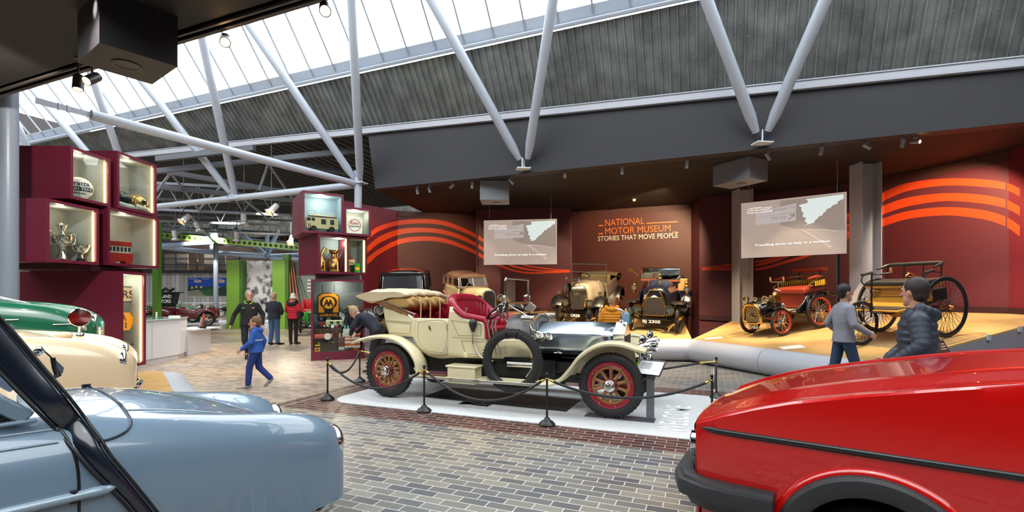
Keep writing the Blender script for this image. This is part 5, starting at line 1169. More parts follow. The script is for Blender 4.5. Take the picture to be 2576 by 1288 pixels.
# ---------------------------------------------------------------- placing cars on a sloping deck
def place_on(root, x, y, h, fz, dz=.0):
    e = .5; nrm = Vector((-(fz(x+e, y)-fz(x-e, y)), -(fz(x, y+e)-fz(x, y-e)), 1)).normalized()
    f = Vector((h[0], h[1], 0)); f = (f-nrm*f.dot(nrm)).normalized(); l = nrm.cross(f)
    m = Matrix((f, l, nrm)).transposed(); root.rotation_euler = m.to_euler(); root.location = Vector((x, y, fz(x, y)))+nrm*dz
def spoke_wheel(parent, c, R, w, side, n, sm_, rimm, hubm=BRASS):
    c = Vector(c); ax = Vector((0, side, 0)); Ri = R-2*w
    mb = MB(); mb.lathe(tyre_prof(R, w, 12), c, ax, 40)
    for k in range(40):
        th = 2*PI*k/40; d = Vector((math.cos(th), 0, math.sin(th))); R3 = Matrix((d, Vector((0, 1, 0)), d.cross(Vector((0, 1, 0))))).transposed(); mb.box(c+d*(R-.004), (.014, w*1.2, .022), R=R3)
    wh = mb.build('wheel', RUBBER, parent, sm=40)
    mb = MB(); mb.lathe([(Ri*1.03, -w*.7), (Ri*1.03, w*.7), (Ri*.9, w*.6), (Ri*.86, 0), (Ri*.9, -w*.6), (Ri*1.03, -w*.7)], c, ax, 36); mb.build('rim', rimm, wh, sm=40)
    mb = MB()
    for k in range(n): d = Vector((math.cos(2*PI*k/n), 0, math.sin(2*PI*k/n))); mb.tube([c+d*Ri*.12, c+d*Ri*.9], [.026, .019], 6)
    mb.build('spokes', sm_, wh, sm=50)
    mb = MB(); mb.lathe([(0, -.06), (.08, -.05), (.08, .03), (.05, .06), (.045, .1), (0, .105)], c, ax, 20); mb.build('hub', hubm, wh, sm=40); return wh
def arch_sec(w, h, z0, n=14, p=.6):
    return [(w*math.copysign(abs(math.sin(PI*(k/n-.5)))**p, k/n-.5), z0+(h)*max(0, math.cos(PI*(k/n-.5)))**p) for k in range(n+1)]
def shell(name, m, parent, secs, solid=.012, sm=45):
    mb = MB(); mb.grid([[Vector((x, y, z)) for y, z in pts] for x, pts in secs]); return mb.build(name, m, parent, sm=sm, solid=solid, soff=0, outward=False)
def tub(parent, m, xs, wf, top, bot, name='body_side', thick=.03):
    for sd in (-1, 1): sheet(name, m, parent, xs, top, bot, wf, sd, 6, thick, bulge=.03)
def dumb(parent, m, x0, x1, z, y):
    for sd in (-1, 1):
        mb = MB(); mb.bar((x0, sd*y, z), (x1, sd*y, z), .05, .09); mb.build('frame_rail', m, parent)
        mb = MB(); mb.tube([(x1-.75, sd*y, z-.1), (x1-.45, sd*y, z-.19), (x1-.2, sd*y, z-.17), (x1+.02, sd*y, z-.04)], .02, 6); mb.build('leaf_spring', m, parent)
def axle(parent, x, z, y, m=BLACK, drop=.06):
    mb = MB(); mb.tube([(x, -y, z), (x, -y*.7, z-drop), (x, y*.7, z-drop), (x, y, z)], .026, 8); mb.build('axle', m, parent)
# ---------------------------------------------------------------- dark blue veteran two-seater with brass lamps
NB = paint('midnight_blue_paint', '#11172a'); TEAL = mat('wheel_teal', '#2f9a9c', .4); TANB = mat('tan_leather', '#b98552', .5); SEATB = mat('seat_black', '#1a1817', .45)
BJ = thing('veteran_car', 'dark blue veteran car with big brass headlamps and open windscreen on the gold ramp', 'car')
for sd in (-1, 1):
    spoke_wheel(BJ, (2.7, sd*.62, .38), .38, .045, sd, 10, TEAL, BLACK); spoke_wheel(BJ, (0, sd*.62, .38), .38, .05, sd, 10, TEAL, BLACK)
dumb(BJ, BLACK, -.4, 2.95, .52, .36); axle(BJ, 2.7, .38, .6); axle(BJ, 0, .38, .6, drop=0)
radp = [(-.29, .42), (-.31, .70), (-.2, .93), (.2, .93), (.31, .70), (.29, .42)]
mb = MB(); mb.prism([(2.62, y, z) for y, z in radp], (.12, 0, 0)); rd = mb.build('radiator', BRASS, BJ, sm=0, bevel=.01)
mb = MB(); mb.prism([(2.745, y*.9, .435+(z-.42)*.93) for y, z in radp], (.01, 0, 0)); mb.build('radiator_core', mat('core_brown', '#231e1b', .6, bump=(250, .5)), rd, sm=0)
mb = MB(); mb.prism([(2.6, -.22, .93), (2.6, -.13, 1.12), (2.6, .13, 1.12), (2.6, .22, .93)], (.1, 0, 0)); mb.build('header_tank', NB, rd, bevel=.01)
mb = MB(); mb.tube([(2.72, -.31, .68), (2.72, -.22, .93), (2.72, -.13, 1.125), (2.72, .13, 1.125), (2.72, .22, .93), (2.72, .31, .68)], .016, 8); mb.lathe([(.04, 0), (.04, .03), (.02, .05), (0, .055)], (2.66, 0, 1.12), (0, 0, 1), 12); mb.build('brass_trim', BRASS, rd, sm=50)
mb = MB(); mb.prism([(2.753, -.1, .93), (2.753, -.03, .985), (2.753, .03, .985), (2.753, .1, .93)], (.006, 0, 0)); mb.build('badge', mat('badge_cream', '#e6ddc8', .4), rd, sm=0)
shell('bonnet', NB, BJ, [(2.62, arch_sec(.33, .58, .55)), (2.2, arch_sec(.38, .66, .55)), (1.75, arch_sec(.44, .72, .55)), (1.62, arch_sec(.48, .76, .55)), (1.45, arch_sec(.56, .80, .52))])
tub(BJ, NB, frange(-.35, 1.5, 14), lambda x: interp((-.4, 0, 1.5), (.5, .58, .56), x), [(-.35, 1.2), (.1, 1.25), (.4, 1.1), (.75, .95), (1.2, .9), (1.5, 1.0)], [(-.35, .62), (1.5, .58)])
mb = MB(); mb.bb(-.36, 1.5, -.5, .5, .55, .62); mb.build('floor_pan', BLACK, BJ, sm=0)
mb = MB(); mb.bb(-.36, -.2, -.52, .52, .75, 1.3); mb.build('backrest', SEATB, BJ, bevel=.05, bseg=3); mb = MB(); mb.bb(-.2, .4, -.5, .5, .75, .95); mb.build('seat', SEATB, BJ, bevel=.05, bseg=3)
mb = MB(); P_ = [(1.5, -.56, 1.30), (1.5, -.56, 1.65), (1.5, .56, 1.65), (1.5, .56, 1.30)]; mb.tube(P_+P_[:1], .016, 8); ws = mb.build('windscreen_frame', BRASS, BJ, sm=40)
mb = MB(); mb.bb(1.497, 1.503, -.55, .55, 1.31, 1.64); mb.build('windscreen_pane', glassmat('mirror_pane', '#b8b8b8', .7), ws, sm=0)
mb = MB(); mb.bar((1.5, -.56, 1.29), (1.5, .56, 1.29), .03, .05); mb.build('windscreen_rail', mat('rail_red_wood', '#8a4a30', .4), BJ)
for sd in (-1, 1):
    headlamp(BJ, (2.86, sd*.42, .62), .125, .24, (1, 0, 0), BRASS, post=(2.8, sd*.36, .5))
    lp = headlamp(BJ, (1.55, sd*.74, 1.06), .075, .13, (1, 0, 0), BRASS, 'side_lamp')
    mb = MB(); mb.lathe([(.06, .05), (.07, .1), (.04, .14), (.045, .16), (0, .2)], (1.53, sd*.74, 1.03), (0, 0, 1), 16); mb.torus((1.53, sd*.74, 1.24), .06, .008, (1, 0, 0), 18, 6); mb.lathe([(.05, -.06), (.03, -.12), (0, -.15)], (1.53, sd*.74, 1.03), (0, 0, 1), 14); mb.build('lamp_chimney', BRASS, lp, sm=50)
    wing('front_wing', BLACK, BJ, [(1.9, .55), (2.2, .72), (2.45, .80), (2.75, .82), (3.0, .80)], sd*.8, sd*.46, .01, .015, n=4)
    wing('rear_wing', NB, BJ, [(-.5, .6), (-.35, .78), (-.05, .86), (.3, .78), (.45, .6), (.5, .45)], sd*.78, sd*.54, .01, .02, n=4)
    mb = MB(); mb.bb(.5, 1.95, sd*.66-.11, sd*.66+.11, .43, .46); mb.build('running_board', BLACK, BJ)
mb = MB(); mb.tube([(1.5, -.56, 1.35), (1.6, -.72, 1.5), (1.62, -.8, 1.56)], .008, 6); mb.box((1.63, -.84, 1.58), (.012, .18, .1)); mb.build('dealer_sign', BRASS, BJ)
mb = MB(); mb.lathe([(.045, 0), (.05, .05), (.02, .09), (.03, .12), (.012, .18), (0, .19)], (1.62, 0, 1.3), (0, 0, 1), 14); mb.build('mascot', BRASS, BJ, sm=50)
mb = MB(); mb.torus((.95, .3, 1.28), .19, .014, (-.5, 0, .8), 24, 6); mb.cyl((.95, .3, 1.28), (1.5, .3, .8), .016, n=8); mb.build('steering_wheel', BLACK, BJ, sm=60)
plate(BJ, 'BJ 2305', (2.95, -.03, .30), .52, .125, (1, 0, 0), (0, 1, 0))
mb = MB(); mb.bb(1.42, 1.47, .5, .75, 1.0, 1.35); mb.build('tan_case', TANB, BJ, bevel=.01)
hv = (-.40, -.917); place_on(BJ, 4.98, 15.81, hv, rz1, .02)
# ---------------------------------------------------------------- grey bullnosed tourer
GB = paint('beige_grey_paint', '#a59a86'); GBD = paint('dark_grey_paint', '#57534c'); OLDN = mat('old_nickel', '#b3a582', .22, 1.0); OLIVE = mat('hood_olive', '#6d6243', .7)
MO = thing('bullnose_tourer', 'beige grey tourer with rounded radiator and tall open windscreen frame', 'car')
for sd in (-1, 1):
    spoke_wheel(MO, (2.6, sd*.6, .36), .36, .05, sd, 12, mat('spoke_grey', '#8c8578', .5), BLACK, NICKEL); spoke_wheel(MO, (0, sd*.6, .36), .36, .05, sd, 12, mat('spoke_grey'), BLACK, NICKEL)
dumb(MO, BLACK, -.4, 2.95, .5, .34); axle(MO, 2.6, .36, .58); axle(MO, 0, .36, .58, drop=0)
shell('radiator', OLDN, MO, [(2.58, arch_sec(.25, .64, .5, p=.5)), (2.74, arch_sec(.25, .64, .5, p=.5)), (2.79, arch_sec(.2, .55, .53, p=.6)), (2.80, arch_sec(.1, .3, .6)), (2.80, arch_sec(.02, .1, .7))])
mb = MB(); mb.bb(2.795, 2.806, -.2, .2, .46, .88); mb.build('radiator_core', mat('core_dark', '#1f1d1a', .6, bump=(250, .5)), MO, sm=0)
mb = MB(); mb.lathe([(.03, 0), (.03, .03), (.012, .05), (.012, .1), (0, .1)], (2.69, 0, 1.13), (0, 0, 1), 12); mb.tube([(2.69, -.12, 1.3), (2.69, 0, 1.2), (2.69, .1, 1.27)], .006, 5); mb.build('filler_mascot', OLDN, MO, sm=50)
mb = MB(); mb.prism([(2.812, -.025, .96), (2.812, 0, .93), (2.812, .025, .96), (2.812, 0, .99)], (.006, 0, 0)); mb.build('badge', REDP, MO, sm=0)
shell('bonnet', GB, MO, [(2.6, arch_sec(.25, .62, .52, p=.5)), (2.2, arch_sec(.31, .66, .52, p=.5)), (1.75, arch_sec(.4, .72, .5, p=.5)), (1.5, arch_sec(.5, .76, .48, p=.5))])
tub(MO, GBD, frange(-.5, 1.52, 14), lambda x: interp((-.5, -.3, 0, 1.5), (.4, .52, .6, .55), x), [(-.5, 1.25), (-.2, 1.25), (.5, 1.2), (1.0, 1.12), (1.52, 1.14)], [(-.5, .62), (1.52, .5)])
shell('body_back', GBD, MO, [(-.5, [(lerp(-.4, .4, k/8), .62) for k in range(9)]), (-.56, [(lerp(-.42, .42, k/8), .9) for k in range(9)]), (-.52, [(lerp(-.42, .42, k/8), 1.25) for k in range(9)])])
mb = MB(); mb.bb(-.5, 1.5, -.5, .5, .52, .6); mb.build('floor_pan', BLACK, MO, sm=0)
for x in (-.35, .55): mb = MB(); mb.bb(x-.1, x+.08, -.48, .48, .75, 1.32); mb.build('backrest', mat('seat_tan', '#7a6a48', .55), MO, bevel=.05, bseg=3)
rows = [[Vector((x, lerp(-.62, .62, k/12), z+.05*math.cos(PI*(k/12-.5))+.008*(k % 2))) for k in range(13)] for x, z in ((-.75, 1.18), (-.6, 1.30), (-.2, 1.33), (.1, 1.30), (.18, 1.25), (-.2, 1.2), (-.75, 1.16))]
mb = MB(); mb.grid(rows); mb.build('folded_hood', OLIVE, MO, sm=50)
P_ = [(1.5, -.55, 1.12), (1.5, -.55, 1.72), (1.5, .55, 1.72), (1.5, .55, 1.12)]
mb = MB(); mb.tube(P_, .022, 8); mb.cyl((1.5, -.55, 1.47), (1.5, .55, 1.47), .014, n=6); mb.cyl((1.5, -.55, 1.2), (1.5, .55, 1.2), .018, n=6); ws = mb.build('windscreen_frame', NICKEL, MO, sm=40)
mb = MB(); mb.bb(1.497, 1.503, -.54, .54, 1.21, 1.46); mb.build('windscreen_pane', GLASS, ws, sm=0)
for sd in (-1, 1):
    headlamp(MO, (2.78, sd*.37, .66), .095, .18, (1, 0, 0), BRASS, post=(2.72, sd*.34, .5))
    headlamp(MO, (2.62, sd*.62, .93), .05, .09, (1, 0, 0), BRASS, 'side_lamp', post=(2.6, sd*.62, .8))
    wing('front_wing', BLACK, MO, [(1.75, .36), (2.0, .45), (2.2, .66), (2.45, .79), (2.7, .78), (2.9, .66), (3.0, .56)], sd*.78, sd*.46, .04, .03, n=6)
    wing('rear_wing', BLACK, MO, [(-.5, .5), (-.4, .72), (-.1, .86), (.2, .8), (.42, .6), (.5, .36)], sd*.78, sd*.5, .04, .03, n=6)
    mb = MB(); mb.bb(.45, 1.8, sd*.65-.13, sd*.65+.13, .34, .37); mb.build('running_board', BLACK, MO)
mb = MB(); mb.lathe(tyre_prof(.35, .05, 12), (1.45, -.72, .78), (0, 1, 0), 36); mb.build('spare_wheel', RUBBER, MO, sm=40)
mb = MB(); mb.torus((1.0, -.28, 1.3), .19, .013, (-.45, 0, .8), 24, 6); mb.cyl((1.0, -.28, 1.3), (1.5, -.28, .85), .016, n=8); mb.build('steering_wheel', BLACK, MO, sm=60)
mb = MB(); mb.tube([(1.5, -.55, 1.22), (1.55, -.7, 1.26)], .008, 6); mb.lathe([(0, 0), (.06, 0), (.06, .012), (0, .02)], (1.56, -.74, 1.27), (1, -.2, 0), 18); mb.build('mirror', NICKEL, MO, sm=40)
o = plate(MO, 'OR58', (2.95, -.03, .3), .3, .13, (1, 0, 0), (0, 1, 0))
mb = MB(); mb.bb(.8, 1.3, .58, .8, .37, .62); mb.build('tool_chest', mat('chest_brown', '#5b2f22', .5), MO, bevel=.01)
hv = (-.39, -.92); place_on(MO, 2.02+.39*2.6, 14.5+.92*2.6, hv, rz1, .02)
# ---------------------------------------------------------------- black and brown saloons at the back of the ramp
def old_saloon(name, label, bodym, lowm, h, w, ww, split, chrome):
    t = thing(name, label, 'car')
    for sd in (-1, 1):
        for x in (0, 2.5): simple_wheel(t, (x, sd*.62, .34), .34, .06, sd, rimm=lowm)
        wing('front_wing', bodym, t, [(1.7, .34), (1.9, .42), (2.1, .62), (2.4, .78), (2.7, .76), (2.95, .58), (3.0, .45)], sd*.8, sd*.42, .06, .04, n=8)
        wing('rear_wing', bodym, t, [(-.55, .4), (-.45, .66), (-.1, .82), (.25, .74), (.45, .5), (.5, .34)], sd*.8, sd*.5, .06, .04, n=8)
        headlamp(t, (2.78, sd*.4, .82), .11, .22, (1, 0, 0), CHROME, post=(2.7, sd*.36, .6))
        mb = MB(); mb.bb(.45, 1.75, sd*.66-.12, sd*.66+.12, .33, .36); mb.build('running_board', bodym, t)
    low = [(-.6, 1.02), (-.3, 1.06), (.6, 1.06), (1.32, 1.04)]
    sheet_x = frange(-.6, 1.32, 12)
    for sd in (-1, 1): sheet('door_panel', lowm, t, sheet_x, low, [(-.6, .5), (1.32, .45)], lambda x: interp((-.6, -.2, .5, 1.32), (w*.86, w*.97, w, w*.93), x), sd, 6, .03, bulge=.03)
    shell('bonnet', lowm, t, [(2.75, arch_sec(.25, .62, .45, p=.5)), (2.2, arch_sec(.33, .66, .45, p=.5)), (1.6, arch_sec(w*.8, .62, .45, p=.5)), (1.3, arch_sec(w*.92, .62, .45, p=.5))])
    mb = MB(); mb.prism([(2.72, y, z) for y, z in arch_sec(.25, .62, .45, p=.5)], (.08, 0, 0)); mb.build('radiator', CHROME, t, sm=0)
    mb = MB(); mb.prism([(2.81, y*.85, .5+(z-.45)*.86) for y, z in arch_sec(.25, .62, .45, p=.5)], (.006, 0, 0)); mb.build('radiator_core', mat('core_dark'), t, sm=0)
    rows = []
    for k in range(15):
        x = lerp(-.62, 1.12, k/14); zc = h-.05+.06*math.sin(PI*min(1, .25+k/14*.75))-.3*max(0, .16-k/14)**1.2*4; r = []
        for j in range(15):
            s = j/7-1; r.append(Vector((x, w*.9*math.copysign(abs(s)**.85, s), zc-.14*abs(s)**3.2)))
        rows.append(r)
    rows.append([Vector((1.19, p.y, p.z-.05)) for p in rows[-1]])
    mb = MB(); mb.grid(rows); mb.build('roof', bodym, t, sm=60, solid=.03, soff=0, outward=False)
    mb = MB(); q = [(y, lerp(1.03, h-.1, k/5)) for k, y in enumerate((w*.86,)*6)]
    mb.grid([[Vector((-.62-.12*math.sin(PI*k/8), lerp(-w*.86, w*.86, j/8), lerp(.5, h-.17, k/8))) for j in range(9)] for k in range(9)]); mb.build('back_panel', bodym, t, sm=60)
    for sd in (-1, 1):
        y0, y1 = w*.93, w*.86
        for x in (1.30, .52, -.05, -.58):
            mb = MB(); mb.bar((x, sd*y0, 1.04), (x-(.14 if x > 1 else 0), sd*y1, h-.16), .05, .09 if x < 1 else .05); mb.build('pillar', bodym, t, bevel=.01)
        mb = MB(); mb.bar((1.31, sd*y0, 1.05), (-.6, sd*y0*.93, 1.05), .05, .06); mb.build('waist_rail', bodym, t, bevel=.015)
        mb = MB(); mb.bar((1.14, sd*y1, h-.16), (-.6, sd*y1, h-.18), .05, .1); mb.build('cant_rail', bodym, t, bevel=.015)
        mb = MB(); mb.add([(1.3, sd*y0, 1.05), (-.6, sd*y0*.93, 1.05), (-.6, sd*y1, h-.16), (1.16, sd*y1, h-.16)], [(0, 1, 2, 3)]); mb.build('side_window', DARKGLASS, t, sm=0)
    f = lambda y, s: Vector((lerp(1.34, 1.17, s), y, lerp(1.06, h-.15, s)))
    P_ = [f(ww*a, b) for a, b in ((-.94, 0), (-1, .08), (-.96, .92), (-.88, 1), (.88, 1), (.96, .92), (1, .08), (.94, 0))]
    mb = MB(); mb.tube(smooth_path(P_+P_[:1], 3), .016, 8); wf_ = mb.build('windscreen_frame', chrome, t, sm=50)
    mb = MB(); mb.add([f(-ww, 0), f(ww, 0), f(ww*.96, 1), f(-ww*.96, 1)], [(0, 1, 2, 3)]); mb.build('windscreen_pane', glassmat('screen_glass_'+name, '#7c8080', .5 if not split else .03), wf_, sm=0)
    if split: mb = MB(); mb.bar(f(0, 0), f(0, 1), .03, .02); mb.build('centre_post', chrome, wf_)
    mb = MB(); mb.bar((1.33, -w*.93, 1.05), (1.33, w*.93, 1.05), .06, .08); mb.bar((1.17, -w*.86, h-.12), (1.17, w*.86, h-.12), .07, .1); mb.build('screen_surround', bodym, t, bevel=.015)
    mb = MB(); mb.tube([f(-.35, 0)+Vector((.03, 0, 0)), f(-.1, .75)+Vector((.03, 0, 0))], .006, 6); mb.build('wiper', chrome, t)
    mb = MB(); mb.bb(-.4, 1.0, -w*.8, w*.8, .55, .95); mb.build('cabin_interior', mat('cabin_dark'), t, sm=0)
    return t
BKP = paint('black_car_paint', '#0c0b0c'); BRP = paint('brown_roof_paint', '#8c6f5c'); CR2 = paint('primrose_paint', '#d8c995')
o = old_saloon('vintage_saloon', 'black vintage saloon with a wide chromed windscreen behind the folded hood', BKP, BKP, 1.70, .70, .56, False, NICKEL)
hv = (.10, -1.0); place_on(o, -3.2, 15.05, hv, rz1, .015)
o = old_saloon('vintage_saloon', 'cream and brown vintage saloon with a two pane windscreen on the ramp', BRP, CR2, 1.52, .62, .5, True, STEEL)
hv = (.42, -.9); place_on(o, -1.72, 16.85, (.42/1., -.9), rz1, .015); o.scale = (.88, .86, .95)
# ---------------------------------------------------------------- black and red voiturette
VK = paint('voiturette_black', '#0e0e10'); VR = mat('voiturette_red', '#d23a1d', .3, coat=.5); VL = mat('voiturette_leather', '#a8402c', .4, noise=(12, '#973623', .25)); YEL = mat('voiturette_yellow', '#e0b020', .4)
RN = thing('voiturette', 'small black voiturette with red leather seats and red rimmed wire wheels', 'car')
for sd in (-1, 1):
    wire_wheel(RN, (1.12, sd*.46, .32), .32, .034, sd, 36, VR, NICKEL); wire_wheel(RN, (0, sd*.52, .405), .405, .045, sd, 40, VR, NICKEL)
mb = MB(); mb.tube([(1.12, -.44, .32), (1.12, -.2, .30), (1.12, .2, .30), (1.12, .44, .32)], .022, 8); mb.build('axle', VK, RN); mb = MB(); mb.cyl((0, -.5, .405), (0, .5, .405), .025, n=8); mb.build('axle', VK, RN)
for sd in (-1, 1):
    mb = MB(); mb.tube([(.85, sd*.3, .5), (1.0, sd*.34, .46), (1.2, sd*.36, .36), (1.36, sd*.3, .44)], .014, 6); mb.build('leaf_spring', VR, RN, sm=50)
    mb = MB(); mb.bar((-.3, sd*.28, .47), (1.35, sd*.28, .47), .04, .06); mb.build('frame_rail', VK, RN)
shell('bonnet', VK, RN, [(1.50, arch_sec(.235, .40, .36, p=.55)), (1.42, arch_sec(.26, .46, .34, p=.55)), (1.2, arch_sec(.28, .50, .36, p=.55)), (.92, arch_sec(.31, .53, .40, p=.55))])
mb = MB(); mb.prism([(1.47, y, z) for y, z in arch_sec(.25, .42, .36, p=.55)], (.03, 0, 0)); mb.build('nose', VK, RN, sm=0)
P_ = [Vector((1.505, y, z)) for y, z in arch_sec(.25, .41, .37, p=.6)]; rows = []
mb = MB(); mb.tube(P_+[Vector((1.505, .12, .33)), Vector((1.505, -.12, .33))], .034, 8, closed=True); mb.build('nose_ring', BRASS, RN, sm=50)
mb = MB(); mb.tube([(1.51, -.08, .5), (1.53, -.06, .55), (1.53, .0, .56), (1.53, .02, .51), (1.53, -.03, .49), (1.53, .1, .49)], .012, 6); mb.build('starting_handle', NICKEL, RN, sm=50)
plate(RN, 'O\u00b7810', (1.47, 0, .24), .27, .13, (1, 0, 0), (0, 1, 0))
for sd in (-1, 1): headlamp(RN, (1.32, sd*.3, .88), .075, .13, (1, 0, 0), NICKEL, post=(1.25, sd*.27, .78))
headlamp(RN, (1.3, -.02, .88), .045, .08, (1, 0, 0), NICKEL)
mb = MB(); mb.bb(1.02, 1.2, .27, .42, .78, .96); o = mb.build('carriage_lamp', BRASS, RN, bevel=.012); mb = MB(); mb.bb(1.201, 1.206, .29, .40, .81, .93); mb.build('lens', mat('lamp_lens'), o, sm=0); mb = MB(); mb.lathe([(.05, 0), (.06, .03), (.02, .07), (0, .08)], (1.11, .345, .96), (0, 0, 1), 14); mb.tube([(1.11, .3, .98), (1.08, .34, 1.08), (.98, .4, 1.03)], .008, 6); mb.build('lamp_cap', NICKEL, o, sm=50)
sheet_x = frange(-.38, .6, 10)
for sd in (-1, 1):
    sheet('body_side', VK, RN, sheet_x, [(-.38, .86), (.25, .86), (.32, .7), (.6, .52)], [(-.38, .5), (.6, .44)], lambda x: .42, sd, 4, .025)
    mb = MB(); mb.grid([[Vector((x, sd*y, z)) for y in (.40, .56)] for x, z in ((.95, .55), (.8, .5), (.62, .42), (.4, .36), (.3, .37))]); mb.build('step_plate', VK, RN, sm=60, solid=.012)
    wing('rear_wing', VK, RN, [(.32, .4), (.3, .62), (.2, .78), (0, .86), (-.3, .82), (-.55, .7)], sd*.58, sd*.42, .01, .01, n=4)
    wing('front_wing', VK, RN, [(.95, .62), (1.1, .68), (1.3, .66)], sd*.52, sd*.28, .01, .01, n=4)
mb = MB(); mb.bb(-.38, .95, -.4, .4, .44, .48); mb.build('floor_pan', mat('floor_rubber', '#8a8378', .7), RN, sm=0)
mb = MB(); mb.bb(.2, .24, -.38, .38, .50, .85); mb.build('seat_apron', VL, RN, bevel=.01); mb = MB(); mb.bb(-.36, .3, -.43, .43, .84, 1.0); mb.build('seat', VL, RN, bevel=.05, bseg=3)
sp_ = [(.28, -.47), (.0, -.48), (-.3, -.46), (-.42, -.3), (-.44, 0), (-.42, .3), (-.3, .46), (0, .48), (.28, .47)]
P_ = smooth_path([(x, y, 0) for x, y in sp_], 5); n_ = len(P_)-1; rail = lambda i: 1.02+.16*math.sin(PI*min(1, max(0, (i/n_-.04)/.25, 0)) * .5)*(1 if i < n_*.5 else 1)
def rz_i(i): s = min(i, n_-i)/n_; return 1.0+.2*min(1, s/.16)
mb = MB(); mb.tube([Vector((p.x, p.y, rz_i(i))) for i, p in enumerate(P_)], .014, 8); mb.build('seat_rail', BRASS, RN, sm=60)
mb = MB(); mb.grid([[Vector((p.x, p.y, z)) for p in P_[4:-4]] for z in (.98, 1.13)]); mb.build('seat_surround', VK, RN, sm=60, solid=.012)
mb = MB()
for i in range(5, n_-4):
    p = P_[i]; c_ = Vector((p.x*1.0, p.y, 0)); d_ = Vector((p.x+.1, p.y, 0)).normalized()
    for s_ in (-1, 1): mb.box((p.x+d_.x*.011*s_, p.y+d_.y*.011*s_, 1.06), (.022, .022, .12), rz=math.atan2(d_.y, d_.x))
mb.build('yellow_slats', YEL, RN, sm=0)
for sd in (-1, 1): mb = MB(); mb.tube([(.2, sd*.47, 1.2), (-.05, sd*.48, 1.22), (-.25, sd*.46, 1.2)], [.02, .035, .02], 10); mb.build('arm_pad', VL, RN, sm=60)
mb = MB(); mb.tube([(-.4, -.46, 1.36), (-.42, -.44, 1.37), (-.42, .44, 1.37), (-.4, .46, 1.36)], [.05, .065, .065, .05], 14); bk = mb.build('back_bolster', VL, RN, sm=60)
for y in (-.3, .3): mb = MB(); mb.bar((-.42, y, 1.1), (-.42, y, 1.34), .03, .012); mb.build('bolster_bracket', VK, bk)
mb = MB(); mb.tube([(.62, 0, .5), (.6, 0, 1.0), (.6, 0, 1.2)], .016, 8); mb.tube([(.62, -.2, 1.2), (.62, .2, 1.2)], .014, 8); tl = mb.build('steering_column', NICKEL, RN, sm=50)
for y in (-.2, .18): mb = MB(); mb.lathe([(.018, 0), (.024, .04), (.018, .1), (0, .11)], (.62, y, 1.21), (0, 0, 1), 10); mb.build('grip', mat('grip_wood', '#9a6b4a', .5), tl, sm=50)
mb = MB(); mb.ball((1.0, .44, .7), .05); mb.build('bulb_horn', NICKEL, RN, sm=60)
hv = (-.95, -.31); place_on(RN, 7.17, 11.98, hv, rz2, .008)
# ---------------------------------------------------------------- the yellow three-wheeler
OAK = mat('golden_oak', '#c98f35', .35, coat=.4, noise=(5, '#b87f2a', .3)); IRON = mat('black_iron', '#15161a', .35); SL = mat('seat_dark_leather', '#2c2a28', .45); COPP = mat('copper', '#c98a5a', .2, 1.0)
BZ = thing('three_wheeler', 'antique three-wheeled motor carriage with tall wire wheels and oak bodywork', 'car')
for sd in (-1, 1): wire_wheel(BZ, (0, sd*.63, .57), .57, .022, sd, 64, IRON, IRON, .05, .14, hubm=COPP)
wire_wheel(BZ, (1.27, 0, .43), .43, .02, 1, 48, IRON, IRON, .035, .09)
mb = MB(); mb.cyl((0, -.62, .57), (0, .62, .57), .022, n=8); mb.build('axle', IRON, BZ)
mb = MB(); mb.bb(.1, .34, -.5, .5, .70, .98)
oak = mb.build('seat_box', OAK, BZ, bevel=.01)
for z in (.76, .82, .88, .94): mb = MB(); mb.bar((.345, -.5, z), (.345, .5, z), .014, .016); mb.build('slat_moulding', OAK, oak, bevel=.005)
mb = MB(); mb.prism([(.34, -.5, .70), (.55, -.5, .60), (.95, -.5, .60), (1.0, -.5, .63), (.95, -.5, .645), (.6, -.5, .645), (.36, -.5, .80)], (0, 1.0, 0)); mb.build('footboard', OAK, BZ, bevel=.008)
mb = MB(); mb.bb(.55, .94, -.45, .45, .645, .655); mb.build('foot_mat', SL, BZ)
mb = MB(); mb.bb(-.12, .40, -.56, .56, .98, 1.03); mb.build('seat_board', OAK, BZ, bevel=.01)
mb = MB(); mb.bb(-.12, .42, -.55, .55, 1.03, 1.11); mb.build('seat_cushion', SL, BZ, bevel=.03, bseg=3)
for y in (-.5, -.18, .18, .5): mb = MB(); mb.cyl((-.14, y, 1.0), (-.2, y, 1.36), .012, n=8); mb.build('rail_post', IRON, BZ)
mb = MB(); mb.tube([(.05, -.54, 1.33), (-.18, -.53, 1.37), (-.22, -.45, 1.38), (-.22, .45, 1.38), (-.18, .53, 1.37), (.05, .54, 1.33)], [.02, .035, .04, .04, .035, .02], 12); mb.build('back_rail', SL, BZ, sm=60)
for sd in (-1, 1):
    mb = MB(); mb.tube(smooth_path([(.36, sd*.57, 1.03), (.42, sd*.6, 1.12), (.36, sd*.6, 1.24), (.2, sd*.58, 1.26), (-.1, sd*.56, 1.2)], 4), .013, 8); ar = mb.build('arm_iron', IRON, BZ, sm=50)
    mb = MB(); mb.tube([(.4, sd*.6, 1.26), (.15, sd*.58, 1.275)], .03, 10); mb.build('arm_pad', SL, ar, sm=60)
    mb = MB(); mb.tube([(-.2, sd*.42, .66), (.3, sd*.42, .62), (.9, sd*.3, .57), (1.1, sd*.1, .62)], .016, 8); mb.build('frame_tube', IRON, BZ, sm=50)
mb = MB(); mb.cyl((1.0, 0, .5), (.88, 0, 1.32), .016, n=10); mb.cyl((.99, 0, .6), (.97, 0, .78), .03, n=10); mb.tube([(.88, 0, 1.31), (.74, .12, 1.31), (.66, .2, 1.31)], .012, 8); tl = mb.build('tiller_post', IRON, BZ, sm=50)
mb = MB(); mb.lathe([(.02, 0), (.026, .04), (.018, .09), (0, .1)], (.66, .2, 1.31), (0, 0, 1), 12); mb.build('tiller_knob', OAK, tl, sm=50)
